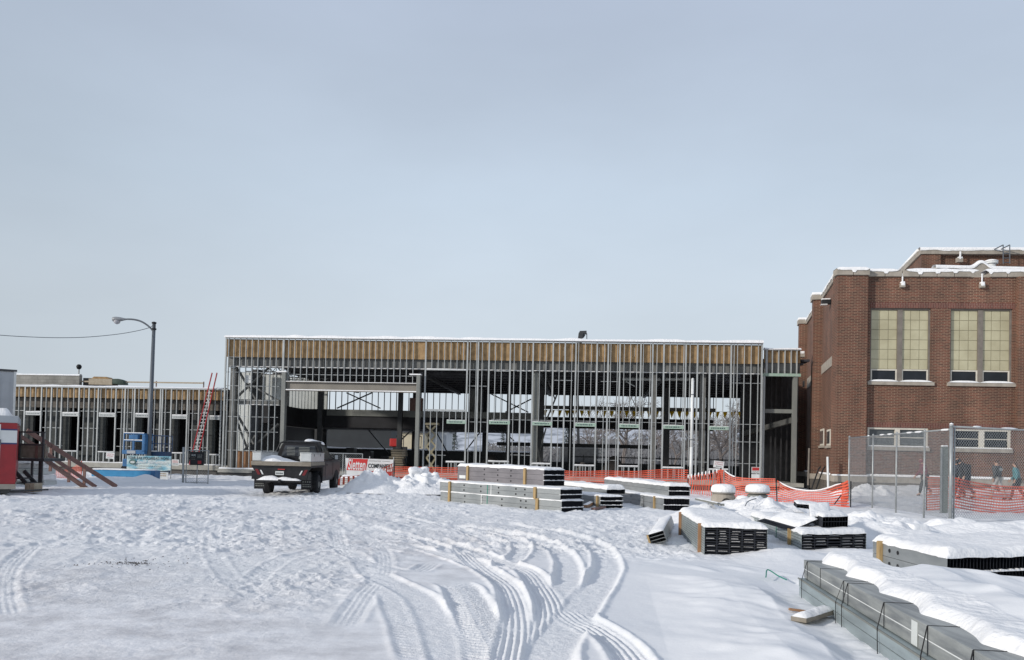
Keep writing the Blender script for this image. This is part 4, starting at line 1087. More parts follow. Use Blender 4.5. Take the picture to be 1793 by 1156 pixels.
    poly = [(x0, HT-.6)]+[(x0+(x1-x0)*i/60, zc-.04+hump(x0+(x1-x0)*i/60)) for i in range(61)]+[(x1, HT-.6)]
    bc.prism(poly, 'y', Yc, Yc+.35); cb_ = bc.build('inner_coping', M['stone'], root)
    def fn(i, j):
        x = x0-.1+(x1-x0)*i; nn = float(fbm(np.array([x*1.4]), np.array([8.5]), 3, 78)[0])
        prof = [(-.04,-.08*(0.3+1.3*(nn+.5))),(-.06,.0),(-.02,.09),(.18,.13),(.36,.09),(.4,0)]
        k_ = j*5; q = int(min(k_, 4)); f_ = k_-q
        return Vector((x, Yc+prof[q][0]*(1-f_)+prof[q+1][0]*f_, zc-.04+hump(x)+prof[q][1]*(1-f_)+prof[q+1][1]*f_))
    bs.grid(fn, 120, 10); bs.build('snow_cap', M['snow'], cb_, smooth=True)
    # vent, ladder, scupper of the gym block
    p = PY(1735, 470, 44.5)
    b = MB(); b.lathe([(.24,-1.0),(.24,.30),(.36,.34),(.36,.42),(.05,.44)], (p.x, p.y, p.z-.1), 16); v_ = b.build('roof_vent', M['white'], root, smooth=False)
    b = MB(); b.lathe([(.35,.0),(.36,.06),(.2,.12),(.02,.13)], (p.x, p.y, p.z+.34), 16); b.build('snow_cap', M['snow'], v_, smooth=True)
    b = MB(); Yl = 45.2; f_ = lambda px, y: PY(px, y, Yl)
    for px in (1756.5, 1768):
        top, bot = f_(px, 429), f_(px, 462); bk_ = f_(px-7, 434)+Vector((0,1.0,0)); bl = f_(px-7, 441)+Vector((0,1.0,0))
        b.tube([bot, top], .03, 6); b.tube([top, bk_], .03, 6); b.tube([bk_, bl], .03, 6)
    for y in (444, 452, 460): b.tube([f_(1756.5, y), f_(1768, y)], .025, 6)
    b.build('roof_ladder', M['pole'], root)
    p = PY(1681, 456, 45.9)
    b = MB(); b.box(p.x-.15, p.x+.15, p.y-.05, p.y+.2, p.z-.1, p.z+.15); b.build('scupper', M['stone'], root)
    b = MB(); b.box(p.x-.05, p.x+.03, p.y-.08, p.y, p.z+.05, p.z+.5); b.box(p.x-.12, p.x+.12, p.y-.07, p.y+.1, p.z+.1, p.z+.2); b.build('snow_cap', M['snow'], root, bevel=.02)
    return root
M['tan_panel'] = pm('tan_window_panel', (0.47,0.435,0.29), (0.37,0.335,0.215), 1.1, 0.45, 0, 0.002, 3, detail=7)
school()
# ------------------------------------------------------------------ bundles of steel framing
def snowcap_grid(O, U, Vv, th, parent, seed, over=.03, n=26, m_=10, lip=.05, name='snow_cap', rough_=.5, rim=6):
    O = Vector(O); U = Vector(U); Vv = Vector(Vv)
    lu, lv = U.length, Vv.length; uh, vh = U/lu, Vv/lv
    b = MB()
    def fn(i, j):
        # densify near the edges so the shoulders are round
        i_ = 0.5-0.5*math.cos(math.pi*i); j_ = 0.5-0.5*math.cos(math.pi*j)
        a = -over+(lu+2*over)*i_; c = -over+(lv+2*over)*j_
        p = O+uh*a+vh*c
        nn = float(fbm(np.array([p.x*1.1]), np.array([p.y*1.1]), 3, seed)[0])
        n2_ = float(fbm(np.array([p.x*5]), np.array([p.y*5]), 3, seed+5)[0])
        rr_w = .05+.11*min(1, abs(nn)*3+.2)
        da = min(a+over, lu+over-a)/rr_w; dc = min(c+over, lv+over-c)/rr_w
        e_ = (1-max(0, 1-da)**2.6)*(1-max(0, 1-dc)**2.6)
        z = th*.82*(1+rough_*nn*1.9+.35*n2_)*e_
        edge = 1 if (i in (0, 1) or j in (0, 1)) else 0
        if edge: z = -lip*(0.1+1.2*(n2_+.3)); z = min(z, .01)
        return p+Vector((0,0,z))
    b.grid(fn, n, m_)
    return b.build(name, M['snow'], parent, smooth=True)

def bundle(label, name, O, W, Lv, z0, h, rows, cols, kind='joist', battens=(), holes=(), mat='galv', snow=.10, seed=1, group=None, cat='steel bundle', deep=1.0, strap=(), endsnow=True, recess=.0, batcol='wood', bothwidth=None):
    O = Vector((O[0], O[1], z0)); W = Vector((W[0], W[1], 0)); Lv = Vector((Lv[0], Lv[1], 0))
    root = thing(name, label, cat, (O+(W+Lv)/2), 0, group)
    wl, ll = W.length, Lv.length; wh, lh = W/wl, Lv/ll
    rh = h/rows; t = .004
    nrm = Vector((lh.y, -lh.x, 0)); 
    if nrm.dot(W) > 0: nrm = -nrm        # outward normal of the visible long side
    b = MB(); wb = MB()
    def sbx(a0, a1, c0, c1, e0, e1, b=b):      # a along W, c along L, e height
        b.obox(O+wh*a0+lh*c0+Vector((0,0,e0)), wh*(a1-a0), lh*(c1-c0), (0,0,e1-e0))
    for r_ in range(rows):
        e0, e1 = r_*rh+.003, (r_+1)*rh-.003
        sbx(0, t, 0, ll, e0, e1); sbx(wl-t, wl, 0, ll, e0, e1)              # side webs
        sbx(t, wl-t, deep, ll, e0, e1)                                      # filled part of the layer
        # open ends of the channels
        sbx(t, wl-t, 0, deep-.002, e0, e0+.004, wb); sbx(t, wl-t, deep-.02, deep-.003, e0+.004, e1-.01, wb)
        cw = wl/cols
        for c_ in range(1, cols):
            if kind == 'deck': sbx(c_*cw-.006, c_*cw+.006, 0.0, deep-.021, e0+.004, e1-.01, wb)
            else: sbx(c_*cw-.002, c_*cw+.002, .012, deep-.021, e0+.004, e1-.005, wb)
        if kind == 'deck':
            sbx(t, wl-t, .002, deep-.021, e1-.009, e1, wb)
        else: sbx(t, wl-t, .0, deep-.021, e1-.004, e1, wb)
    b.build('channels', M[mat], root)
    wb.build('channel_ends', M['shade_tone_profile'], root)  # end webs coloured near-black for the shade inside the cells
    if rows > 1 and endsnow:
        sn = MB(); rr_ = random.Random(seed)
        for r_ in range(rows):
            if kind == 'deck':
                for c_ in range(cols):
                    cw = wl/cols; a0 = c_*cw+.02; a1 = (c_+1)*cw-.02; th = rr_.uniform(.002, .008)
                    a0 += rr_.uniform(0,.04); a1 -= rr_.uniform(0,.05)
                    if rr_.random() < .72:
                        e0 = r_*rh+.008
                        sn.prism([(0,0),(1,0),(.8,1),(.5,1.3),(.2,.9)], 'x', 0, 0) if False else None
                        p = O+wh*a0-lh*.004+Vector((0,0,e0)); 
                        sn.obox(p+lh*.02, wh*(a1-a0), lh*.05, (0,0,th))
            elif r_ > 0:
                s = 0
                while s < wl-.02:
                    st = rr_.uniform(.03, .08); s2 = min(s+st, wl)
                    th = rr_.uniform(.012, .030)
                    sn.obox(O+wh*s-lh*(.02+rr_.uniform(0,.01))+Vector((0,0,r_*rh-.01)), wh*(s2-s), lh*.07, (0,0,th)); s = s2
        if sn.v: sn.build('snow_line', M['snow'], root)
    for f_ in battens:
        p = O+lh*ll*f_+nrm*.003
        bt = MB(); bt.obox(p-Vector((0,0,.03)), lh*.07, nrm*.05, (0,0,h+.05)); bt.obox(p+lh*.082-Vector((0,0,.01)), lh*.035, nrm*.04, (0,0,h+.02))
        bt.build('timber_batten', M[batcol], root)
    if holes:
        hb = MB()
        for f_ in holes:
            for r_ in range(rows):
                c_ = O+lh*ll*f_+Vector((0,0,(r_+.5)*rh))
                pts = []
                for k in range(10):
                    a = 2*math.pi*k/10; pts.append(c_+nrm*.004+lh*math.cos(a)*.036+Vector((0,0,math.sin(a)*.03)))
                hb.add(pts, [tuple(range(10))])
        hb.build('punched_hole', M['black'], root)
    for f_, mt in strap:
        st = MB(); st.obox(O+lh*ll*f_+nrm*.002, lh*.03, nrm*.005, (0,0,h)); st.build('strap', M[mt], root)
    if snow > 0:
        snowcap_grid(O+Vector((0,0,h)), W, Lv, snow, root, seed, over=.012, lip=.03, n=max(24, int(wl*18)), m_=max(30, int(ll*11)))
    return root
def corner(px, py, z=0.0): return Vector((*G(px, py, z), 0))
def bundle_from(label, name, pn, pl, wdt, z0, **k):
    # pn: near bottom corner of the open end, pl: far left bottom corner, both read at height z0
    a = corner(*pn, z0); c = corner(*pl, z0); Lv = c-a; l = Lv.normalized(); W = Vector((l.y, -l.x, 0))
    if W.x < 0: W = -W
    return bundle(label, name, a, W*wdt, Lv, z0, **k)
JG = 'steel joist bundles stacked in the yard'
# stack A
bundle_from('snow-topped bundle of steel joists at the very bottom of the tallest stack', 'joist_bundle', (983,901), (771,880), .90, -.06, h=.39, rows=2, cols=20,
            battens=(.28*.4+.05,.90), holes=(.16+.1,.30,.45,.62,.77), snow=0.05, seed=3, group=JG, strap=((.62,'white'),(.57,'green')))
bundle_from('middle bundle of steel joists, between the top and bottom ones of the tallest stack', 'joist_bundle', (981,876), (770,859), .90, .345, h=.315, rows=2, cols=20,
            battens=(.17,.89), holes=(.14+.12,.33,.47,.62,.77), snow=0.05, seed=4, group=JG, strap=((.56,'green'),(.53,'white')))
bundle_from('topmost bundle of the tallest stack, three rows of joists under thick snow', 'joist_bundle', (952,851), (801,840.7), .84, .69, h=.50, rows=3, cols=18,
            battens=(.18,.85), holes=(.35,.50,.66), snow=.11, seed=5, group=JG, mat='galv_mauve')
tg = MB(); _o = corner(801,840.7,.69); _n = corner(952,851,.69); _l = (_n-_o).normalized(); _nn = Vector((_l.y,-_l.x,0))
tg.obox(_o+_l*.12+_nn*.006+Vector((0,0,.76)), _l*.38, _nn*.003, (0,0,.11)); _t = tg.build('paper_tag', M['white'], None); tag(_t, 'white paper tag stuck low on the left of the topmost joist bundle', 'tag')
# stack B
bundle_from('lower joist bundle right behind the tallest stack, three dark rows at its end', 'joist_bundle', (1051,892), (930,874), .80, -.02, h=.40, rows=3, cols=16,
            battens=(.02,), holes=(), snow=.06, seed=6, group=JG)
bundle_from('joist bundle just behind the tallest stack, only its domed snow and dark end tip showing', 'joist_bundle', (1062,865), (945,852), .70, .40, h=.16, rows=1, cols=14,
            snow=.15, seed=7, group=JG)
# stack C
bundle_from('long lower joist bundle with punched holes under the two bundles at the back right', 'joist_bundle', (1162,896), (1062,876), .85, -.04, h=.42, rows=2, cols=16,
            battens=(.12,), holes=(.33,.52,.74), snow=.05, seed=8, group=JG, strap=((.3,'black'),))
bundle_from('upper smooth-sided joist bundle in the back right stack, snow wedge on top', 'joist_bundle', (1171,868), (1058,852), .72, .42, h=.31, rows=2, cols=14,
            snow=.12, seed=9, group=JG)
# deck bundles
M['wood_or'] = pm('orange_brown_batten', (0.34,0.19,0.10), (0.25,0.135,0.07), 7, 0.7)
bundle('snow-topped block of metal deck with orange-brown battens, left of the two blocks', 'deck_bundle', corner(1233,974,-.02), Vector((1.03,-.10,0)), Vector((.33,3.7,0)), -.02, .50, 12, 5,
       kind='deck', battens=(.10,.88), mat='galv_dark', snow=.11, seed=13, deep=1.2, group='metal deck bundles', cat='deck bundle', batcol='wood_or')
eO = corner(1403,972,0); eW = corner(1511,968,0)-eO
eW = Vector((1.30,.42,0))
bundle('block of metal deck with loose snowy sections thrown on top, right of the two', 'deck_bundle', eO, eW, Vector((.50,4.7,0)), -.03, .40, 8, 5,
       kind='deck', battens=(.16,), mat='galv_dark', snow=.10, seed=14, deep=1.2, group='metal deck bundles', cat='deck bundle', strap=((.42,'green'),), batcol='wood')
# big flat bundle right
fO = corner(1658,1030,.06); fL = corner(1528,997,.06)-fO
fO = Vector((*G(1658,1030,.10),0)); fLp = Vector((*G(1528,990,.10),0))
fW = Vector((.92,.38,0)).normalized()*2.6
bundle('wide low bundle of upright channels at the right edge under a smooth pillow of snow', 'channel_bundle', fO, fW, fLp-fO, .10, .37, 2, 44,
       battens=(.84,), holes=(.62,.74), snow=.14, seed=15, deep=.5, cat='steel bundle', mat='galv')
bundle('short end of a bundle with one timber batten, half buried behind the wide low bundle', 'channel_bundle', corner(1600,948,.1), Vector((.40,.16,0)), corner(1538,941,.1)-corner(1600,948,.1), .10, .22, 1, 30,
       battens=(.55,), snow=.13, seed=16, deep=.3, cat='steel bundle')

# long stud bundle in the right foreground
def stud_bundle():
    A = Vector((*HL0, 0)); B_ = Vector((*HL1, 0)); l = (B_-A).normalized(); start = A-l*2.2; LL = (B_-start).length
    r_ = Vector((l.y, -l.x, 0))
    root = thing('stud_bundle', 'long strapped bundle of grey steel studs in the right foreground, snow along its back', 'steel bundle', (start+B_)/2)
    def bx(b, s0, s1, t0, t1, z0, z1): b.obox(start+l*s0+r_*t0+Vector((0,0,z0)), l*(s1-s0), r_*(t1-t0), (0,0,z1-z0))
    b = MB(); 
    bx(b, 0, LL, .0, .60, .345, .447); bx(b, 0, LL, .004, .60, .238, .335)
    b.build('upper_studs', M['galv_fore'], root, bevel=.006)
    b = MB(); bx(b, 0, LL, .004, .58, .3355, .3445); b.build('pale_edge', M['white'], root)
    b = MB(); bx(b, -.05, LL+.02, -.05, .60, .125, .228); bx(b, -.05, LL+.02, -.045, .60, .015, .118)
    b.build('lower_studs', M['galv_blue'], root, bevel=.006)
    b = MB(); bx(b, -.05, LL+.02, -.062, -.051, .216, .232); b.build('edge_lip', M['tube_steel'], root)
    # black bands around the upper and the lower tier
    for s, lean in ((.35,.0),(1.45,.0),(2.35,.05),(3.10,.05),(4.05,.04),(5.1,.03),(5.25,-.03),(6.15,.0),(6.75,.02)):
        s = LL-(6.9-s) if False else s
        if s > LL: continue
        b = MB(); w_ = .008
        bx(b, s, s+w_, -.004, -.001, .232, .450); bx(b, s, s+w_, -.004, .34, .4475, .4505)
        b.build('band', M['black'], root)
        if lean:
            b = MB(); p = start+l*(s-lean)+r_*-.068; q = start+l*(s-lean-.03)+r_*-.072
            b.bar(q+Vector((0,0,.02)), p+Vector((0,0,.235)), .007, .004); b.bar(p+Vector((0,0,.235)), start+l*s+r_*-.006+Vector((0,0,.447)), .008, .004)
            b.build('band', M['black'], root)
    b = MB(); bx(b, 3.30, 3.42, -.004, -.001, .25, .43); b.build('paper_tag', M['panel_int'], root)
    # snow lying back from the front edge, broken at each band
    b = MB()
    def fn(i, j):
        s = LL*i; front = .13+.11*(.5+.5*math.cos(2*math.pi*s/1.02))**.6+.08*float(fbm(np.array([s*1.3]), np.array([2.2]), 3, 91)[0])
        t_ = front+(.62-front)*j
        e_ = 1-(1-j)**4
        nn = float(fbm(np.array([s*1.5]), np.array([t_*1.5]), 3, 92)[0])
        z = .449+(.085+.12*nn)*min(1, e_*1.6) if j > 0 else .4475
        return start+l*s+r_*t_+Vector((0,0,z))
    b.grid(fn, 150, 14); b.build('snow_cap', M['snow'], root, smooth=True)
stud_bundle()

# loose things lying on and between the bundles
def plank(label, name, cat, p, q, w_, h, mat, snow=0, group=None, off=0.0):
    p, q = Vector(p), Vector(q)
    t = thing(name, label, cat, (p+q)/2, 0, group)
    b = MB(); b.bar(p, q, w_, h); b.build('board', M[mat], t, bevel=.004)
    if snow:
        d = (q-p); s = d.cross(Vector((0,0,1))).normalized()
        snowcap_grid(p+s*(-w_/2)+Vector((0,0,h/2)), s*w_, d, snow, t, 5, over=.0, lip=.01, n=8, m_=12)
    return t
# short boxed channel section lying on its own
def lone_channel():
    a = Vector((*G(1145,953,0.02),0)); c = Vector((*G(1164,920,0.02),0)); d = (c-a); L_ = d.length*.9; d.normalize(); s = Vector((d.y,-d.x,0))
    t = thing('channel_offcut', 'short open-ended channel section lying alone in the snow with snow on top', 'steel offcut', (a+c)/2+Vector((0,0,.02)))
    tilt = Vector((s.x*.94, s.y*.94, .32)); up = Vector((-s.x*.32, -s.y*.32, .94)); o = a+Vector((0,0,.0))-s*.05
    b = MB()
    for k in range(4): b.obox(o+up*(.065*k), tilt*.30, d*L_, up*.006)
    b.obox(o, tilt*.006, d*L_, up*.2); b.obox(o+tilt*.294, tilt*.006, d*L_, up*.2)
    b.obox(o+d*.5+tilt*.006, tilt*.287, d*(L_-.55), up*.195)
    b.build('channels', M['galv'], t)
    b = MB(); b.obox(o-d*.015-tilt*.03, tilt*.035, d*.03, up*.2); b.build('timber_block', M['wood'], t)
    snowcap_grid(o+up*.202, tilt*.30, d*L_, .05, t, 4, over=.0, lip=.01, n=10, m_=14)
lone_channel()
def gp(px, py, z=0.0, dz=0.0):
    x, y = G(px, py, z); return Vector((x, y, max(z, gz(x, y))+dz))
plank('split brown board lying in the snow below the long stud bundle, snow on top', 'board', 'board', gp(1398,1092,.05,.03), gp(1450,1078,.05,.05), .16, .045, 'bed_board', .05)
plank('thin orange-brown stick poking out just above the split board', 'stick', 'stick', gp(1381,1076,.05,.03), gp(1418,1077,.05,.03), .03, .025, 'wood_or')
plank('reddish timber block in the snow at the foot of the stack behind the tallest one', 'timber_block', 'timber', gp(1024,890,.05,.05), gp(1040,884,.05,.10), .16, .08, 'wood_or', .03)
plank('second reddish timber, flat in the snow beside the block', 'timber_block', 'timber', gp(1038,893,.05,.03), gp(1058,890,.05,.03), .12, .06, 'wood_red')
plank('dark plank sticking up out of the left flank of the snow pile', 'plank', 'plank', (-5.40,29.55,.25), (-5.18,29.8,.62), .12, .03, 'dark_steel')
plank('small brown block on the snow behind the two deck blocks', 'timber_block', 'timber', (5.72,17.9,.42), (5.9,18.0,.42), .12, .09, 'wood_or')
def strap_bit(label, pts, mat='green'):
    b = MB(); P = [Vector(p) for p in pts]
    b.tube(catm(P), .009, 5); o = b.build('plastic_strap', M[mat]); tag(o, label, 'strap')
def catm(P, n=6):
    arr = [np.array(p) for p in P]; out_ = []
    Q = [2*arr[0]-arr[1]]+arr+[2*arr[-1]-arr[-2]]
    for i in range(1, len(Q)-2):
        for k in range(n):
            t = k/n
            out_.append(Vector(0.5*((2*Q[i])+(-Q[i-1]+Q[i+1])*t+(2*Q[i-1]-5*Q[i]+4*Q[i+1]-Q[i+2])*t*t+(-Q[i-1]+3*Q[i]-3*Q[i+1]+Q[i+2])*t**3)))
    out_.append(P[-1]); return out_
strap_bit('green plastic strap curling over the snow in front of the right deck block', [gp(1341,1012,.04,.01), gp(1344,1004,.04,.05), gp(1362,1012,.04,.03), gp(1377,1018,.04,.02)])
strap_bit('short green strap end lying on the smooth snow of the wide low bundle', [PY(1648,937,12.0)+Vector((0,0,.0)), PY(1656,935,12.0), PY(1666,937,12.0)]) if False else None
strap_bit('black strap end lying on the snow right of the right deck block', [gp(1490,900,.2,.02), gp(1498,907,.2,.05), gp(1506,920,.2,.03), gp(1518,927,.2,.02)], 'black')

# loose deck sections on top of the right deck block
def loose(label, o, a, c, th, n=3, snow=.08, seed=1, ribs=True):
    o, a, c = Vector(o), Vector(a), Vector(c)
    t = thing('deck_section', label, 'deck section', o, 0, 'loose deck sections on the right deck block')
    nn = a.cross(c).normalized()
    if nn.z < 0: nn = -nn
    b = MB(); k = max(2, int(a.length/.07))
    for i in range(n):
        oo = o+nn*(th*i/n)
        b.obox(oo, a, c, nn*.008)
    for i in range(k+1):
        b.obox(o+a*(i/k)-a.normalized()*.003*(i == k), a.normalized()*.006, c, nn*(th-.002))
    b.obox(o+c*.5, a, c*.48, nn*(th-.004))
    b.build('deck_ribs', M['shade_tone_profile'], t)  # ribs take the same painted-in shade as the bundle ends
    snowcap_grid(o+nn*th, a, c, snow, t, seed, over=.01, lip=.02, n=12, m_=12)
    return t
def up_at(px, py, Y): return PY(px, py, Y)
p = up_at(1423, 922, 14.9); q = up_at(1483, 922, 15.3)
loose('dark ribbed deck section with torn end on the right deck block, largest loose one', up_at(1440,924,14.6), up_at(1484,923,14.9)-up_at(1440,924,14.6), Vector((.1,.9,.02)), .20, 2, .07, 21)
loose('tilted snowy deck section leaning up over the ribbed one', up_at(1418,908,14.9), up_at(1454,908,15.0)-up_at(1418,908,14.9), Vector((.25,.75,.20)), .05, 2, .05, 22)
loose('small tilted deck section beside the leaning snowy one', up_at(1400,925,14.7), up_at(1432,912,14.8)-up_at(1400,925,14.7), Vector((-.25,.9,.05)), .04, 2, .06, 23)
loose('flat snowy sheet angled down to the left of the loose deck sections', up_at(1385,930,14.9), up_at(1398,927,14.6)-up_at(1385,930,14.9), Vector((-.35,.9,.10)), .03, 2, .04, 24)
loose('far snowy deck section sticking out of the heap with a dark corner', up_at(1395,889,18.6), Vector((.55,.05,-.05)), Vector((.1,.5,.03)), .10, 2, .05, 25)

# snow heap between and behind the deck blocks (buried stock)
def mound(label, cx, cy, rx, ry, h, seed, name='snow_mound', flat=2.0, n=70, group=None, base=None, rough_=.22):
    b = MB(); base = gz(cx, cy)-.08 if base is None else base
    def fn(i, j):
        a = 2*math.pi*i; r_ = j
        x = cx+math.cos(a)*rx*r_; y = cy+math.sin(a)*ry*r_
        nn = float(fbm(np.array([x*1.3]), np.array([y*1.3]), 4, seed)[0]); n2_ = float(fbm(np.array([x*3.5]), np.array([y*3.5]), 4, seed+3, .6)[0]); n2_ = n2_+.7*abs(n2_)
        z = base+h*max(0, (1-r_**flat))*(1+1.2*nn)+rough_*n2_*min(1, (1-r_)*3)*min(1,h*2)
        return (x, y, z)
    b.grid(fn, n, n//2); o = b.build(name, M['snow'], smooth=True); tag(o, label, 'snow mound' if name == 'snow_mound' else 'snow pile', group)
    return o
mound('broad low snow mound covering stock between the deck blocks and the roof fans', 6.3, 20.3, 2.6, 2.6, .50, 201)
mound('snow mound filling the gap behind the right deck block', 7.6, 17.0, 1.6, 2.2, .40, 202)
# small angle iron poking out behind left deck block
plank('dark perforated angle iron poking out of the snow behind the left deck block', 'angle_iron', 'steel angle', PY(1220,874,21.5), PY(1265,884,19.5), .10, .05, 'tube_steel', .02)
def wire_loop():
    b = MB(); b.tube(catm([PY(1305,886,19.5), PY(1308,880,19.6), PY(1314,876,19.7), PY(1324,873,19.8)]), .012, 5); b.tube(catm([PY(1258,886,19.0), PY(1257,881,19.0), PY(1262,883,19.0), PY(1263,886,19)]), .012, 5)
    o = b.build('bent_wire', M['pole']); tag(o, 'bent grey wires standing out of the snow mound', 'wire')
wire_loop()

mound('smooth snow mound along the right side behind the wide low bundle', 11.5, 17.2, 4.5, 1.6, .30, 204, rough_=.05)
_x, _y = G(1665, 938, .1); mound('small snow drift lying over the back edge of the wide low bundle', _x, _y, 1.3, .55, .34, 205, rough_=.06)
# snow pile beside the truck with its broken blocks
mound('pointed heap of shovelled snow right of the truck, under the red and white banner', -5.0, 30.6, 1.5, 1.7, .84, 301, 'snow_pile', 1.2, rough_=.30)
mound('wider rough snow heap carrying broken snow blocks, left of the tallest joist stack', -3.4, 31.0, 2.0, 1.9, .64, 302, 'snow_pile', 1.4, rough_=.34)
def chunk(px, py, Y, r_, label, seed):
    p = PY(px, py, Y); rr_ = random.Random(seed)
    import bmesh
    bm = bmesh.new(); bmesh.ops.create_icosphere(bm, subdivisions=3, radius=r_)
    ns = [Vector((rr_.uniform(-1,1), rr_.uniform(-1,1), rr_.uniform(-1,1))).normalized() for _ in range(9)]
    for v in bm.verts:
        d = v.co.normalized(); k = 1.0
        for n_ in ns:
            dt = d.dot(n_)
            if dt > .62: k = min(k, .62/dt)
        nn = float(fbm(np.array([d.x*2.5+seed]), np.array([d.y*2.5+d.z*1.7]), 3, 400)[0])
        v.co = d*r_*k*(1+.40*nn); v.co.z *= .85; v.co.x *= 1.15
    me = bpy.data.meshes.new('snow_block'); bm.to_mesh(me); bm.free(); me.materials.append(M['snow'])
    me.polygons.foreach_set('use_smooth', [True]*len(me.polygons))
    o = bpy.data.objects.new('snow_block', me); COL.objects.link(o); o.location = p; tag(o, label, 'snow block', 'broken snow blocks on the heap')
for a in [(727,828,31,.30,'largest snow block, at the very top left of the heap',1),(741,826,31.2,.27,'snow block at the top of the heap, right next to the largest one',2),(718,838,30.8,.24,'snow block just below and left of the largest one',3),
          (748,838,30.8,.27,'yellowish squared snow block right below the summit of the heap',4),(709,848,30.3,.20,'round snow block at the left front shoulder of the heap',5),(728,853,30.1,.22,'snow block low in the middle front of the heap',6),
          (757,852,30.4,.20,'snow block low on the right side of the heap',7),(741,858,29.9,.15,'small snow block at the front foot of the heap',8),(762,862,29.8,.14,'small snow block at the right foot of the heap, by the steel',9),(699,857,30.0,.16,'small snow block low on the left of the heap',10),(735,868,29.5,.12,'smallest snow block, lying in front of the heap',11),(766,842,31.2,.22,'snow block at the back right edge of the heap',12)]:
    chunk(*a)

# ------------------------------------------------------------------ roof fans waiting on the snow
def fan(px, label):
    p = PY(px, 884, 22.5); 
    t = thing('roof_ventilator', label, 'roof ventilator', p, 0, 'two mushroom roof ventilators')
    b = MB(); b.lathe([(.42,-.25),(.42,.05),(.40,.26),(.34,.34)] if px < 1290 else [(.28,-.25),(.28,.10),(.36,.14),(.34,.30),(.24,.34)], n=24); b.build('fan_base', M['stone'] if px < 1290 else M['tube_steel'], t, world=False, smooth=False)
    b = MB(); b.lathe([(.24,.34),(.40,.335),(.40,.37),(.36,.42),(.1,.45)], n=24); b.build('fan_cap', M['beam_steel'], t, world=False)
    b = MB(); b.lathe([(.39,.372),(.415,.42),(.41,.50),(.37,.57),(.27,.61),(.1,.625),(.01,.625)], n=24); b.build('snow_cap', M['snow'], t, world=False, smooth=True)
    if px < 1290:
        b = MB(); b.tube([Vector((.0,-.425,.0))+Vector((math.cos(a)*.17,0,math.sin(a)*.20)) for a in [i*math.pi/8 for i in range(9)]], .02, 6); b.build('duct_opening', M['black'], t, world=False)
    t.scale = (.80, .80, .92)
    return t
fan(1266, 'round mushroom roof fan with domed snow cap and an arched opening, left of two')
fan(1326, 'round mushroom roof fan with flat snow cap on a dark collar, right of two')
t = thing('snowy_drum', 'small tipped drum with a dark mouth, half under snow between the two roof fans', 'drum', PY(1300, 884, 22.3))
b = MB(); b.lathe([(.16,-.2),(.19,-.18),(.2,.2),(.16,.24)], axis='X', n=16); b.build('drum_body', M['white'], t, world=False, smooth=True)
b = MB(); b.lathe([(.12,0),(.12,.02)], (-.23,0,0), 12, 'X'); b.build('mouth', M['black'], t, world=False)
b = MB(); b.lathe([(.2,.08),(.21,.15),(.15,.23),(.02,.26)], n=14); b.build('snow_cap', M['snow'], t, world=False, smooth=True)

# ------------------------------------------------------------------ orange mesh fences
def net(label, top, bot, posts, pitch_h=.085, pitch_v=.09, wh=.038, wv=.013, mat='orange', group='orange safety mesh fences', snowline=(), sag=None, postmat='black', bold_v=False):
    # top, bot: lists of 3D points (same count) along the run
    T_, B_ = catm([Vector(p) for p in top], 10), catm([Vector(p) for p in bot], 10)
    n = len(T_); cum = [0]
    for i in range(1, n): cum.append(cum[-1]+(T_[i]-T_[i-1]).length)
    tot = cum[-1]
    t = thing('mesh_fence', label, 'safety fence', ((T_[0]+B_[0])/2).to_tuple()[:2]+(0,), 0, group)
    def at(s, f):
        i = 0
        while i < n-2 and cum[i+1] < s: i += 1
        q = (s-cum[i])/max(1e-6, cum[i+1]-cum[i]); q = min(max(q, 0), 1)
        a = T_[i].lerp(T_[i+1], q); c = B_[i].lerp(B_[i+1], q)
        p = c.lerp(a, f); d = (T_[min(i+1, n-1)]-T_[i]); nrm = Vector((d.y, -d.x, 0))
        if nrm.length > 1e-6: nrm.normalize()
        return p+nrm*.035*math.sin(s*3.1+f*5)+nrm*.02*math.sin(s*7.7)
    H = sum((T_[i]-B_[i]).length for i in range(n))/n
    rows = max(4, int(H/pitch_h)); ns = max(8, int(tot/.12))
    b = MB()
    for r_ in range(rows+1):
        f0 = r_/rows; hf = (wh/2)/H
        for i in range(ns):
            s0, s1 = tot*i/ns, tot*(i+1)/ns
            b.add([at(s0, f0-hf), at(s1, f0-hf), at(s1, f0+hf), at(s0, f0+hf)], [(0,1,2,3)])
    nv = max(4, int(tot/pitch_v))
    for k in range(nv+1):
        s0 = tot*k/nv
        for j in range(rows):
            s1 = min(s0+wv, tot)
            b.add([at(s0, j/rows), at(s1, j/rows), at(s1, (j+1)/rows), at(s0, (j+1)/rows)], [(0,1,2,3)])
    b.build('mesh_net', M[mat], t)
    for (px_, f_, hh, lean) in posts:
        p = at(tot*f_, 0); q = at(tot*f_, 1)
        pb = MB(); pb.tube([p+Vector((0,0,-.3)), Vector((p.x+lean, p.y, q.z+hh))], .022, 6); pb.build('fence_post', M[postmat], t)
    for (f0, f1) in snowline:
        sb = MB(); pts = [at(tot*(f0+(f1-f0)*i/14), 1)+Vector((0,0,.02)) for i in range(15)]
        sb.tube(pts, [.012]+[.03]*13+[.012], 6); sb.build('snow_line', M['snow'], t, smooth=True)
    return t
def tp(px, py, Y): return PY(px, py, Y)
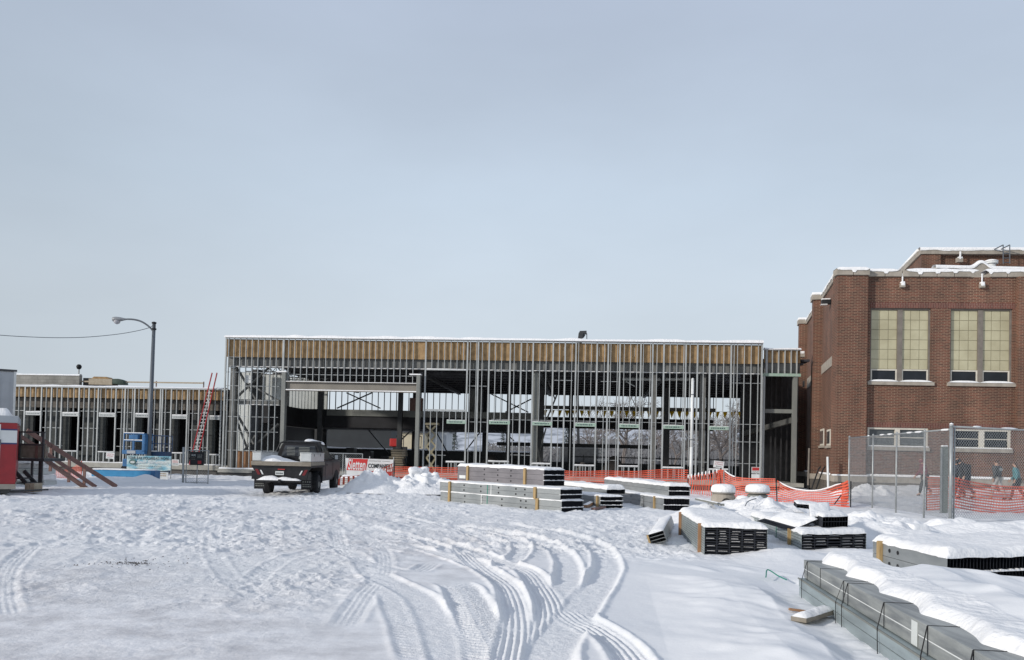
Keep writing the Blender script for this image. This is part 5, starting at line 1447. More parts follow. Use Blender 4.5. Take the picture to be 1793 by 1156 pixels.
# long run along the foot of the building
Yf = lambda px: 42.3-(px-700)*.0022
xs = [690, 760, 830, 900, 960, 1010, 1060, 1110, 1160, 1205]
tops = [tp(x, 817.5+(x-690)*.0195+(-4 if x > 1150 else 0)+(2 if 980 < x < 1060 else 0), Yf(x)) for x in xs]
bots = [Vector((v.x, v.y+.05, gz(v.x, v.y)-.02)) for v in tops]
net('long orange mesh fence running in front of the bare metal studs', tops, bots, [(0,.0,.05,0),(0,.25,.08,.02),(0,.5,.05,0),(0,.75,.06,-.03),(0,1,.2,0)], wh=.04, pitch_h=.09)
# vertical-barred piece with snow tips, turning towards the camera
xs = [1205, 1225, 1245, 1262]; ys = [835, 832, 829, 824]; Ys = [38.5, 37.5, 36.5, 35.6]
tops = [tp(a, c, d) for a, c, d in zip(xs, ys, Ys)]; bots = [Vector((v.x, v.y, gz(v.x, v.y)-.05)) for v in tops]
t = net('orange mesh fence piece whose upright strands are tipped with snow', tops, bots, [(0,0,.02,0),(0,1,.12,0)], pitch_v=.17, wv=.06, wh=.02, pitch_h=.3)
b = MB()
for k in range(9):
    p = tops[0].lerp(tops[-1], k/9); b.lathe([(.02,-.08),(.035,0),(.03,.08),(.01,.11)], (p.x, p.y-.03, p.z), 8)
b.build('snow_tip', M['snow'], t, smooth=True)
tops = [tp(1255,825,36.2), tp(1259,824,35.8), tp(1263,823,35.4), tp(1268,824,35.0)]
bots = [Vector((v.x, v.y, gz(v.x, v.y)-.05)) for v in tops]
net('bunched-up fold of orange mesh at the fence corner below the entrance sign', tops, bots, [], pitch_v=.05, wv=.03, wh=.04)
xs = [1268, 1285, 1310, 1335, 1358]; ys = [825, 835, 838, 838.5, 839]; Ys = [35.0, 34.7, 34.3, 33.9, 33.6]
tops = [tp(a, c, d) for a, c, d in zip(xs, ys, Ys)]; bots = [Vector((v.x, v.y-.3, gz(v.x, v.y)-.05)) for v in tops]
net('orange mesh fence with level stripes behind the two roof fans', tops, bots, [(0,1,.62,-.12)], wh=.042, snowline=((0,.25),))
xs = [1360, 1380, 1405, 1425, 1445, 1465, 1484]; ys = [842, 853, 859, 860, 857, 850, 843]; Ys = [33.5, 33, 32.3, 31.7, 31.1, 30.4, 29.8]
tops = [tp(a, c, d) for a, c, d in zip(xs, ys, Ys)]; bots = [Vector((v.x, v.y-.3, gz(v.x, v.y)-.08)) for v in tops]
net('sagging orange mesh fence with a white line of snow along its curved top', tops, bots, [(0,1,.02,0)], wh=.042, snowline=((.03,.9),))
tops = [tp(1474,848,30.4), tp(1479,845,30.2), tp(1484,842,29.9)]; bots = [Vector((v.x, v.y, gz(v.x, v.y)-.05)) for v in tops]
net('folded end of the sagging orange fence by the chain link post', tops, bots, [], pitch_v=.05, wv=.03, wh=.05)
plank('thin dark rod leaning against the sagging orange fence', 'rod', 'rod', PY(1461,883,28.9), PY(1473,867,29.2), .03, .03, 'black')
# behind the chain link
xs = [1622, 1645, 1662]; tops = [tp(a, c, 29.4) for a, c in zip(xs, (836, 836.5, 837))]; bots = [tp(a, c, 29.4) for a, c in zip(xs, (893, 891, 889))]
net('short orange mesh panel left of the tall grey cabinet', tops, bots, [(0,0,.0,0)], wh=.045, mat='orange_dim')
xs = [1668, 1700, 1730, 1760, 1800, 1850]; tops = [tp(a, c, 28.6) for a, c in zip(xs, (836, 844, 849, 852, 853, 851))]; bots = [tp(a, c, 28.6) for a, c in zip(xs, (887, 893, 897, 900, 895, 893))]
net('orange mesh fence behind the chain link, with the students walking past it', tops, bots, [(0,1,.1,0)], wh=.045)
# droopy piece by the truck, and the one at the left
xs = [592, 612, 635, 660, 690]; ys = [835.5, 834, 831, 823, 812]; Ys = [35.0, 35.0, 35.2, 36.5, 38.0]
tops = [tp(a, c, d) for a, c, d in zip(xs, ys, Ys)]; bots = [tp(a, c, d) for a, c, d in zip(xs, (850, 847, 843, 842, 838), Ys)]
net('drooping orange mesh with thick strands between the truck and the snow pile', tops, bots, [(0,1,.1,0)], pitch_v=.20, wv=.09, wh=.02, pitch_h=.25)
xs = [78, 95, 120, 142]; tops = [tp(a, c, 39.5) for a, c in zip(xs, (822, 823, 822, 810))]; bots = [tp(a, c, 38.8) for a, c in zip(xs, (836, 837, 838, 836))]
net('slumped orange mesh behind the brown ramp boards', tops, bots, [(0,.28,.1,0),(0,1,.1,0)], postmat='orange', mat='orange_dim')

# ------------------------------------------------------------------ chain link fence
def chain_panel(b, p0, p1, z0, z1, cell=.085, th=.0045):
    p0, p1 = Vector(p0), Vector(p1); L_ = (p1-p0).length; d = (p1-p0)/L_; H = z1-z0
    nrm = Vector((d.y, -d.x, 0))
    n = int((L_+H)/cell)+1
    for sgn, off in ((1, .003), (-1, -.003)):
        for k in range(n+1):
            s0 = k*cell-(H if sgn > 0 else 0); s1 = s0+sgn*H
            a, za, c, zc = s0, z0, s1, z1
            # clip to [0, L_]
            def clip(sa, za_, sb, zb_):
                if sa == sb: return None
                t0, t1 = 0.0, 1.0; ds = sb-sa
                for lim, sg in ((0, 1), (L_, -1)):
                    q = (lim-sa)/ds
                    if ds*sg > 0: t0 = max(t0, q)
                    else: t1 = min(t1, q)
                if t0 >= t1: return None
                return sa+ds*t0, za_+(zb_-za_)*t0, sa+ds*t1, za_+(zb_-za_)*t1
            r_ = clip(a, za, c, zc)
            if not r_: continue
            A_ = p0+d*r_[0]+nrm*off; A_.z = r_[1]; B__ = p0+d*r_[2]+nrm*off; B__.z = r_[3]
            b.bar(A_, B__, th, th, up=nrm)
def chain_fence():
    P0 = Vector((13.35, 32.3, 0)); P1 = Vector((12.32, 22.9, 0)); P2 = Vector((20.5, 27.0, 0))
    P2 = Vector((15.3, 24.15, 0)); P3 = P1+(P2-P1)*2.6
    t = thing('chain_link_fence', 'tall chain link fence with snow on its top rail in front of the brick school', 'fence', P1)
    zt = 2.62
    z_of = lambda p: 2.45+(2.72-2.45)*(1-(p-P1).length/9.5)
    b = MB(); chain_panel(b, P0, P1, 0.1, 2.60, .09, .0055); b.build('wire_mesh', M['chain'], t)
    b = MB(); chain_panel(b, P1, P3, 0.1, 2.70, .10, .0055); b.build('wire_mesh', M['chain'], t)
    for f_, r_ in ((0,.035),(.30,.028),(.55,.028),(.80,.028)):
        p = P0.lerp(P1, f_); z = 2.62
        pb = MB(); pb.tube([p+Vector((0,0,-.2)), p+Vector((0,0,z))], r_, 8); pb.lathe([(r_*1.3,0),(r_*1.3,.03),(.01,.07)], (p.x, p.y, z), 8); pb.build('fence_post', M['chain'], t, smooth=True)
    pb = MB(); pb.tube([P1+Vector((0,0,-.2)), P1+Vector((0,0,2.70))], .048, 12); pb.lathe([(.06,0),(.06,.03),(.01,.06)], (P1.x, P1.y, 2.70), 12); cpo = pb.build('corner_post', M['chain'], t, smooth=True)
    pb = MB(); pb.lathe([(.05,0),(.055,.02),(.02,.04),(.005,.05)], (P1.x, P1.y, 2.755), 10); pb.build('snow_cap', M['snow'], cpo, smooth=True)
    pb = MB(); q = P1+(P3-P1).normalized()*.13; pb.tube([q+Vector((0,0,-.1)), q+Vector((0,0,2.7))], .022, 8); pb.build('fence_post', M['chain'], t, smooth=True)
    pb = MB(); q = P3; pb.tube([q+Vector((0,0,-.1)), q+Vector((0,0,2.7))], .03, 8); pb.build('fence_post', M['chain'], t, smooth=True)
    pb = MB(); pb.tube([P0+Vector((0,0,2.60)), P1+Vector((0,0,2.62))], .024, 8); pb.tube([P1+Vector((0,0,2.70)), P3+Vector((0,0,2.70))], .026, 8); pb.tube([P1+Vector((0,0,.32)), P1+(P3-P1).normalized()*.13+Vector((0,0,.32))], .02, 6)
    rail = pb.build('top_rail', M['chain'], t, smooth=True)
    for k, (a, c, z) in enumerate(((P0, P1, 2.62), (P1, P3, 2.725))):
        d = c-a; s = 0; rr_ = random.Random(k+5); sb = MB()
        while s < .98:
            l = rr_.uniform(.02, .10); e_ = min(s+l, 1)
            if rr_.random() < .7:
                pts = [a+d*(s+(e_-s)*i/4)+Vector((0,0,z)) for i in range(5)]; sb.tube(pts, [.01,.03,.034,.028,.01], 6)
            s = e_+rr_.uniform(.0, .04)
        sb.build('snow_cap', M['snow'], rail, smooth=True)
chain_fence()
def cabinet():
    p = PY(1657, 893, 27.8); t = thing('grey_cabinet', 'tall narrow grey-green cabinet standing behind the chain link corner post', 'cabinet', (p.x, p.y, 0))
    b = MB(); b.box(-.16, .06, 0, .14, -.1, 2.24); b.build('cabinet_body', pm('grey_green', (.14,.165,.15), (.11,.13,.12), 3, .6), t, world=False, bevel=.015)
    b = MB(); b.box(-.15, .05, .01, .13, 2.24, 2.29); b.build('snow_cap', M['snow'], t, world=False, bevel=.02)
    b = MB(); b.box(-.22, -.18, -.05, -.01, -.1, 2.2); b.build('side_post', M['chain'], t, world=False)
cabinet()
def rail_stair():
    t = thing('stair_handrail', 'dark steel handrails slanting down beside the brick school wall', 'handrail', PY(1430, 850, 39.5))
    for x0 in (0, .5):
        b = MB(); b.tube([PY(1421+x0*16, 856, 39.5+x0), PY(1433+x0*16, 822, 39.8+x0), PY(1437+x0*16, 817, 39.8+x0)], .035, 6); b.build('handrail', M['black_gloss'], t)
    b = MB(); b.tube([PY(1449, 800, 37.5), PY(1450, 854, 37.5)], .05, 8); b.build('conduit', M['white'], t)
    b = MB(); b.tube([PY(1417, 785, 41.5), PY(1415, 850, 41.5)], .05, 8); b.build('drainpipe', M['mullion'], t)
rail_stair()
mound('rough snow heap at the foot of the brick corner behind the sagging fence', 15.2, 35.2, 1.6, 1.0, .55, 303, 'snow_mound', 1.6)

# ------------------------------------------------------------------ signs
def sign(label, name, px, py, Y, w_, h, cat='sign', rz=0.0, mat='white', z_tilt=0.0, legs=True, frame=None):
    p = PY(px, py, Y); t = thing(name, label, cat, p, rz)
    t.rotation_euler = (0, z_tilt, rz)
    b = MB(); b.box(-w_/2, w_/2, -.012, .012, -h/2, h/2); b.build('panel', M[mat], t, world=False)
    return t
def lines(t, rows, w_, z0, dz, mat, hgt=.02, seed=1, x0=None, name='small_print'):
    b = MB(); r_ = random.Random(seed); x0 = -w_/2 if x0 is None else x0
    for k in range(rows):
        x = x0; z = z0-dz*k
        while x < x0+w_-.02:
            l = r_.uniform(.02, .07); l = min(l, x0+w_-x); b.box(x, x+l, -.016, -.013, z-hgt/2, z+hgt/2); x += l+r_.uniform(.012, .025)
    return b.build(name, M[mat], t, world=False)
t = sign('white sign reading construction entrance, tied to the fence corner under a window header', 'entrance_sign', 1258.5, 813.5, 36.0, .45, .30, z_tilt=R(6))
text('CONSTRUCTION', .38, .05, t, (-.19,-.015,.07), M['ink_red']); text('ENTRANCE', .36, .06, t, (-.18,-.015,-.02), M['ink_red'])
b = MB(); b.box(-.08, .13, -.016, -.013, -.09, -.075); b.prism([(-.13,-.083),(-.07,-.055),(-.07,-.11)], 'y', -.016, -.013); b.build('arrow', M['ink_black'], t, world=False)
b = MB(); b.tube([(.1,.02,-.15),(.1,.02,-1.6)], .015, 6); b.build('sign_post', M['black'], t, world=False)
t = sign('small red and white notice on the studs at the right end, by the link bay', 'notice_sign', 1323, 823.5, 41.5, .40, .32)
b = MB(); b.box(-.18, .18, -.016, -.013, -.02, .14); b.build('red_field', M['ink_red'], t, world=False); lines(t, 2, .34, -.06, .06, 'ink_black', .02, 4)
b = MB(); b.box(-.2, .22, -.01, .03, -.42, -.2); b.build('light_bag', M['white'], t, world=False, bevel=.03)
t = sign('white sign with faded red text on the low wing, left of the blue lifts', 'entrance_sign', 193, 798, 47.5, .48, .36, z_tilt=R(3))
text('CONSTRUCTION', .40, .07, t, (-.20,-.015,.05), M['ink_red']); text('ENTRANCE', .38, .08, t, (-.19,-.015,-.06), M['ink_red']); b = MB(); b.box(-.15, .12, -.016, -.013, -.14, -.12); b.build('arrow', M['ink_black'], t, world=False)
t = sign('small white notice on the concrete edge between the blue banner and the gate', 'notice_sign', 307, 810, 46.5, .40, .34)
lines(t, 2, .32, .09, .07, 'ink_red', .04, 6); lines(t, 2, .32, -.05, .06, 'ink_black', .02, 7)
t = sign('small pale notice on the fence just right of the truck mirror', 'notice_sign', 588, 815.5, 38.5, .27, .26)
lines(t, 2, .22, .07, .06, 'ink_red', .03, 8); lines(t, 2, .22, -.04, .05, 'ink_black', .015, 9)

# blue and white banner
def banner_a():
    Y = 40.6
    a, c = PY(222, 810, Y), PY(299, 812, Y); ww = (c-a).length; hh = (PY(260, 797, Y)-PY(260, 822, Y)).length
    M['banner_blue'] = pm('banner_blue_white', (0.20,0.45,0.56), (0.62,0.70,0.68), 2.2, 0.5, detail=3, lo=.40, hi=.58, stretch=(.8,1,2.2))
    t = thing('tax_banner', 'light blue banner reading your tax dollars at work below the blue lifts', 'banner', (a+c)/2)
    b = MB(); b.grid(lambda i, j: (-ww/2+ww*i, .05*math.sin(i*9)*(1-j)*.4, -hh/2+hh*j+.02*math.sin(i*14)*(1-j)), 20, 4); b.build('banner_sheet', M['banner_blue'], t, world=False, smooth=True)
    text('YOUR TAX DOLLARS AT WORK', ww*.94, .15, t, (-ww*.465,-.06,hh*.24), M['ink'], bold=.03)
    text('South Elementary', ww*.70, .22, t, (-ww*.27,-.06,-.07), M['white'], shear=.45, bold=.02)
    text('ARE SUPPORTING OUR SCHOOLS', ww*.60, .06, t, (-ww*.30,-.06,-.18), M['ink_black'])
    lines(t, 1, ww*.66, -.27, .05, 'mullion', .02, 3)
    b = MB(); b.prism([(-ww*.36+.19*math.cos(q)*.9, .04+.13*math.sin(q)) for q in [i*math.pi/8 for i in range(16)]], 'y', -.055, -.045); lg = b.build('round_emblem', pm('emblem_green', (.03,.09,.09), (.12,.2,.18), 8, .5), t, world=False)
    b = MB(); b.prism([(-ww*.36+.13*math.cos(q)*.9, .03+.06*math.sin(q)) for q in [i*math.pi/8 for i in range(16)]], 'y', -.060, -.056); b.build('emblem_hill', M['panel_int'], lg, world=False)
    for x in (-ww/2, ww/2): b = MB(); b.tube([(x,.05,-.75),(x,.05,hh/2)], .02, 6); b.build('banner_post', M['chain'], t, world=False)
    t2 = sign('tilted white notice hanging just under the right end of the blue banner', 'notice_sign', 284.5, 832, 40.3, .56, .40, z_tilt=R(2))
    b = MB(); b.box(-.28, .30, -.016, -.013, .15, .20); b.build('header_line', M['ink'], t2, world=False); lines(t2, 2, .44, .07, .10, 'wood', .05, 31)
banner_a()
def banner_b():
    Y = 38.2
    a, c = PY(605, 812, Y), PY(689, 813, Y); ww = (c-a).length; hh = 1.0
    t = thing('company_banner', 'red and white company banner hung on the fence behind the snow pile', 'banner', (PY(605,803,Y)+PY(689,804,Y))/2-Vector((0,0,0)))
    t.rotation_euler = (0, R(.6), 0)
    b = MB(); b.prism([(-ww/2,0),(ww/2,0),(ww/2-.03,-hh),(-ww/2+.1,-hh)], 'y', -.01, .01); b.build('banner_sheet', M['white'], t, world=False)
    x1 = -ww/2+ww*.46
    b = MB(); b.prism([(-ww/2+.17,-.02),(x1+.02,-.02),(x1-.06,-.56),(-ww/2+.07,-.56)], 'y', -.016, -.011); b.build('red_field', M['red_banner'], t, world=False)
    b = MB(); b.prism([(x1-.09,-.57),(ww/2-.05,-.57),(ww/2-.06,-.86),(x1-.1,-.86)], 'y', -.016, -.011); b.build('red_field', M['red_banner'], t, world=False)
    text('Sletten', ww*.36, .50, t, (-ww/2+.14,-.02,-.54), M['white'], shear=.12, name='script_lettering', bold=.015)
    text('COMPANIES', ww*.46, .21, t, (x1+.04,-.02,-.43), M['ink_black'], bold=.03)
    text('CONSTRUCTION   COMPANY', ww*.44, .045, t, (x1+.06,-.02,-.12), M['mullion'])
    for x in (-ww/2, 0, ww/2): b = MB(); b.tube([(x,.05,-1.25),(x,.05,.12)], .02, 6); b.build('banner_post', M['chain'], t, world=False)
banner_b()
# chain link panel behind the truck
def small_fence(label, px0, px1, yt, yb, Y, n=2, extra=None):
    a, c = PY(px0, yb, Y), PY(px1, yb, Y); zt = PY((px0+px1)/2, yt, Y).z; z0 = PY((px0+px1)/2, yb, Y).z
    t = thing('fence_panel', label, 'fence panel', (a.x, a.y, z0))
    b = MB(); chain_panel(b, (a.x,a.y,0), (c.x,c.y,0), z0, zt, .11, .005); b.build('wire_mesh', M['chain'], t)
    b = MB()
    for k in range(n+1):
        p = a.lerp(c, k/n); b.tube([(p.x,p.y,z0-.1),(p.x,p.y,zt)], .022, 6)
    b.tube([(a.x,a.y,zt),(c.x,c.y,zt)], .022, 6); b.tube([(a.x,a.y,z0+.05),(c.x,c.y,z0+.05)], .018, 6)
    b.build('panel_frame', M['chain'], t); return t
small_fence('chain link panel standing behind the truck and the company banner', 566, 634, 794, 832, 39.5)
g = small_fence('free-standing chain link gate panel with a dark sign wired to it, left of the truck', 325, 364, 789, 847, 37.0)
b = MB(); p = PY(320.5, 847, 36.9); q = PY(321.5, 783, 36.9); b.tube([p-Vector((0,0,.2)), q], .05, 10); b.build('gate_post', M['chain'], g, smooth=True)
t = sign('dark job-site sign with pale letters and a red corner, wired to the gate panel', 'site_sign', 345, 803, 36.8, .62, .60, mat='black_gloss')
text('WS PE', .20, .09, t, (-.26,-.015,.10), M['panel_int']); lines(t, 2, .18, .03, .07, 'mullion', .02, 3, x0=-.24); lines(t, 3, .22, .16, .06, 'tube_steel', .03, 5, x0=.02)
b = MB(); b.box(.04, .20, -.016, -.013, -.24, -.10); b.build('red_mark', M['red'], t, world=False)
t = thing('low_snowy_blocks', 'pale concrete barrier capped with snow at the foot of the company banner', 'barrier', PY(628, 838, 36.5))
p0, p1 = PY(598, 838, 36.8), PY(657, 836, 36.8)
b = MB(); b.obox(Vector((p0.x, p0.y, 0)), p1-p0, (0,.5,0), (0,0,.42)); b.build('barrier_body', M['panel_int'], t)
snowcap_grid(Vector((p0.x, p0.y, .42)), Vector((p1.x-p0.x, 0, 0)), (0,.5,0), .16, t, 55)

# ------------------------------------------------------------------ white pipe, pennants
t = thing('white_pipe', 'tall white pipe standing in front of the studs with a capped rounded top', 'pipe', PY(1210, 846, 42.0))
p, q = PY(1209.5, 846, 42.0), PY(1213, 666, 42.0)
b = MB(); b.tube([p, p.lerp(q, .35)], .085, 14); b.tube([p.lerp(q, .35), q], .078, 14); b.lathe([(.078,0),(.07,.07),(.03,.11),(.005,.12)], q, 14); b.build('pipe_body', M['white'], t, smooth=True)
for f_ in (.42, .86): c = p.lerp(q, f_); b = MB(); b.lathe([(.085,-.02),(.095,0),(.085,.02)], c, 14); b.tube([c-Vector((.14,0,0)), c+Vector((.14,0,0))], .012, 5); b.build('pipe_clamp', M['pole'], t)
u, z = FB.loc(1090, 664, 1.6); u2, z2 = FB.loc(1214, 664, 1.6)
t = thing('sprinkler_main', 'pale horizontal pipe hanging under the roof behind the studs', 'pipe', FB.world(u, 1.6, z))
b = MB(); b.tube([FB.world(u, 1.6, z), FB.world(u2, 1.6, z2)], .085, 10); b.build('pipe_body', M['panel_int'], t, smooth=True)
b = MB(); ua, za = FB.loc(1096, 668, 1.6); ub, zb = FB.loc(1112, 677, 1.6); b.tube([FB.world(ua, 1.6, za), FB.world(ub, 1.6, zb)], .03, 6); b.build('hanger', M['panel_int'], t)
def pennants():
    off = 14.0; px0, px1 = 935, 1330
    a = FB.world(FB.loc(px0, 718, off)[0], off, FB.loc(px0, 718, off)[1]); c = FB.world(FB.loc(px1, 722, off)[0], off, FB.loc(px1, 722, off)[1])
    t = thing('pennant_line', 'line of yellow warning pennants strung across the upper floor opening', 'pennants', a)
    b = MB(); b.tube([a, c], .012, 4); b.build('line', M['black'], t)
    n = 30
    for k in range(n):
        p = a.lerp(c, (k+.5)/n); d = (c-a).normalized(); b = MB(); b.prism([(0,0),(1,0),(.5,1)], 'z', 0, 0) if False else None
        w_ = .17; b.add([p-d*w_, p+d*w_, p+Vector((0,0,-.50)), p-d*w_+Vector((0,.01,0)), p+d*w_+Vector((0,.01,0)), p+Vector((0,.01,-.42))], [(0,2,1),(3,4,5),(0,1,4,3),(1,2,5,4),(2,0,3,5)])
        b.build('pennant', M['yellow'], t)
M['yellow'] = pm('yellow_pennant', (.85,.66,.08), (.75,.56,.06), 3, .6)
_t = M['yellow'].node_tree; _b = _t.nodes['Principled BSDF']; _tr = _t.nodes.new('ShaderNodeBsdfTranslucent'); _tr.inputs[0].default_value = (.85,.66,.10,1)
_mx = _t.nodes.new('ShaderNodeMixShader'); _mx.inputs[0].default_value = .55; _o = _t.nodes['Material Output']
_t.links.new(_b.outputs[0], _mx.inputs[1]); _t.links.new(_tr.outputs[0], _mx.inputs[2]); _t.links.new(_mx.outputs[0], _o.inputs['Surface'])
pennants()

def grit():
    r_ = random.Random(12); b = MB(); cx, cy = G(232, 987)
    for k in range(170):
        a = r_.uniform(0, 6.283); q = abs(r_.gauss(0, .45)); x = cx+math.cos(a)*q*.75; y = cy+math.sin(a)*q*.65; z = gz(x, y); s_ = r_.uniform(.006, .022)
        b.add([(x-s_,y-s_*.7,z-.004),(x+s_,y-s_*.5,z-.004),(x,y+s_,z-.004),(x+s_*.2,y,z+s_*.7)], [(0,2,1),(0,1,3),(1,2,3),(2,0,3)])
    o = b.build('grit_patch', M['soil']); tag(o, 'small dark patch of grit showing through the packed snow', 'grit', kind='stuff')
grit()
# ------------------------------------------------------------------ street lamp and cable
def lamp():
    Y = 42.6; base = PY(258.5, 840, Y); top = PY(269.8, 566, Y)
    t = thing('street_lamp', 'tall grey street lamp with a curved arm in front of the low wing', 'street lamp', (base.x, base.y, 0))
    b = MB(); b.tube([Vector((base.x, base.y, -.1)), Vector((base.x+.02, base.y, 2)), top], [.13, .12, .085], 14); b.build('pole', M['pole'], t, smooth=True)
    b = MB(); b.lathe([(.09,-.36),(.13,-.34),(.13,-.28),(.087,-.26),(.087,-.04),(.12,-.02),(.12,.05),(.02,.08)], top, 10); b.build('pole_cap', M['black_gloss'], t)
    def Q(px, py): return PY(px, py, Y)
    pts = [Q(268,580), Q(263,574), Q(255,567.5), Q(247,563), Q(239,560.5), Q(231,559.3), Q(222,559)]
    b = MB(); b.tube(catm(pts), .045, 8); b.build('arm', M['pole'], t, smooth=True)
    h = Q(222, 559.2); e_ = Q(197, 559.5); d = (e_-h); L_ = d.length; d.normalize()
    b = MB(); prof = [(0,.05),(.08,.07),(.25,.12),(.45,.17),(.62,.19),(.75,.17),(.80,.06)]
    n = 12; base_ = 0
    rings = []
    for s, r_ in prof:
        c = h+d*(s/.80*L_); rings.append([c+Vector((0, math.cos(a)*r_*1.0, math.sin(a)*r_*(.75 if math.sin(a) > 0 else .7))) for a in [2*math.pi*k/n for k in range(n)]])
    vs = [p for r_ in rings for p in r_]; fs = []
    for i in range(len(prof)-1):
        for k in range(n): fs.append((i*n+k, i*n+(k+1)%n, (i+1)*n+(k+1)%n, (i+1)*n+k))
    fs.append(tuple(range(n))); fs.append(tuple(range((len(prof)-1)*n, len(prof)*n)))
    b.add(vs, fs); hd = b.build('lamp_head', pm('lamp_grey', (.26,.27,.28), (.20,.21,.22), 3, .5, .2), t, smooth=True)
    c = h+d*L_*.68+Vector((0,0,-.05)); b = MB(); b.lathe([(.17,0),(.165,-.08),(.12,-.16),(.04,-.2),(.005,-.2)], c, 14); b.build('lens', pm('lens_glass', (.40,.39,.41), (.34,.33,.35), 3, .15), hd, smooth=True)
    # cable
    a = Q(268, 569); A2 = Q(261, 574); Yc = 42.6
    p1 = A2; p3 = PY(-400, 560, 30)
    pts = [a, A2, PY(235,580.5,42), PY(200,586,41.4), PY(150,590.5,40.6), PY(100,591.5,39.8), PY(50,590,39), PY(0,587,38.2), PY(-60,581,37.3), PY(-160,566,36)]
    b = MB(); b.tube(catm(pts), .016, 5); o = b.build('overhead_cable', M['pole']); tag(o, 'thin overhead cable sagging from the street lamp out to the left', 'cable')
lamp()

# ------------------------------------------------------------------ trailers at the left
def trailer_frame(px, py, Y):
    p = PY(px, py, Y); d = Vector((p.x, p.y, 0)).normalized(); return Vector((p.x, p.y, 0)), d, Vector((-d.y, d.x, 0))   # corner, depth dir, left dir
def obx(b, o, L_, D_, l0, l1, d0, d1, z0, z1): b.obox(o+L_*l0+D_*d0+Vector((0,0,z0)), L_*(l1-l0), D_*(d1-d0), (0,0,z1-z0))
def grey_box():
    o, D_, L_ = trailer_frame(25.5, 700, 30.5); rot = Matrix.Rotation(R(.6), 3, 'Z'); D_ = rot @ D_; L_ = rot @ L_
    t = thing('box_trailer', 'tall grey box trailer cut by the left edge behind the red trailer', 'trailer', o)
    zt = PY(25.5, 652, 30.5).z
    b = MB(); obx(b, o, L_, D_, .02, 2.5, 0, 7, 1.0, zt)
    k = .15
    while k < 2.4: obx(b, o, L_, D_, k, k+.02, -.012, 0, 1.1, zt-.12); k += .30
    b.build('trailer_body', M['grey_trailer'], t)
    b = MB(); obx(b, o, L_, D_, -.03, .05, -.03, .05, 1.0, zt+.02); obx(b, o, L_, D_, -.03, .0195, .05, 7, 1.0, zt); b.build('corner_trim', M['alu'], t)
    b = MB(); obx(b, o, L_, D_, -.05, 2.5, -.05, .04, zt+.021, zt+.09); b.build('roof_edge', M['dark_steel'], t)
    b = MB(); obx(b, o, L_, D_, 0, 2.5, .05, 7, zt+.0, zt+.07); b.build('snow_cap', M['snow'], t)
    for d_ in (.3, 5.2, 6.2):
        b = MB(); c = o+L_*.3+D_*d_; b.tube([c+Vector((0,0,.5)), c+L_*.3+Vector((0,0,.5))], .5, 18); b.build('wheel', M['black'], t)
    b = MB(); obx(b, o, L_, D_, .5, .6, .1, 6.8, .5, 1.0); obx(b, o, L_, D_, 1.6, 1.7, .1, 6.8, .5, 1.0); b.build('chassis', M['dark_steel'], t)
grey_box()
def red_trailer():
    o, D_, L_ = trailer_frame(28, 800, 25.0); rot = Matrix.Rotation(R(-1.0), 3, 'Z'); D_ = rot @ D_; L_ = rot @ L_
    t = thing('red_trailer', 'red office trailer with a white and blue band and a snowy roof', 'trailer', o)
    zt = PY(28, 741, 25).z; z0 = PY(28, 848, 25).z
    zb1, zb0 = PY(20, 754, 25).z, PY(20, 775.5, 25).z
    b = MB(); obx(b, o, L_, D_, 0, 2.4, 0, 4.5, z0, zt); b.build('trailer_body', M['red'], t)
    b = MB(); obx(b, o, L_, D_, -.01, .42, -.012, -.001, zb0, zb1); b.build('white_band', M['white'], t)
    b = MB(); obx(b, o, L_, D_, -.01, .42, -.012, -.001, zb1, zb1+.045); obx(b, o, L_, D_, -.01, .42, -.012, -.001, zb0-.045, zb0); b.build('blue_stripe', M['navy'], t)
    b = MB(); obx(b, o, L_, D_, .42, .50, -.03, .02, z0, zt-.05); d_ = b.build('door_frame', M['alu'], t)
    b = MB(); obx(b, o, L_, D_, .50, 1.4, -.02, -.001, z0+.05, zt-.1); dr = b.build('door', M['white'], t)
    b = MB(); obx(b, o, L_, D_, .40, .52, -.06, -.03, 1.55, 1.72); b.build('hinge', M['pole'], dr)
    b = MB(); obx(b, o, L_, D_, -.02, 2.4, -.03, .1, z0-.15, z0); b.build('base_trim', M['stone'], t)
    b = MB(); obx(b, o, L_, D_, -.03, 2.42, -.03, 4.5, zt, zt+.22); rf = b.build('roof_curb', M['grey_trailer'], t, bevel=.02)
    snowcap_grid(o+L_*.22+D_*.1+Vector((0,0,zt+.22)), L_*2.1, D_*4.2, .24, rf, 61)
    b = MB(); obx(b, o, L_, D_, .15, 2.3, .1, 4.4, z0-.28, z0-.15); obx(b, o, L_, D_, .35, .45, .15, .25, -.05, z0-.2); b.build('chassis', M['dark_steel'], t)
    b = MB(); c = o+L_*.6+D_*2.2; b.tube([c+Vector((0,0,.33)), c+L_*.25+Vector((0,0,.33))], .33, 18); b.build('wheel', M['black'], t)
    b = MB(); b.tube([o+L_*.4+D_*.1+Vector((0,0,.12)), o-L_*.9+D_*1.6+Vector((0,0,.12))], .03, 6); b.build('tow_bar', M['dark_steel'], t)
red_trailer()
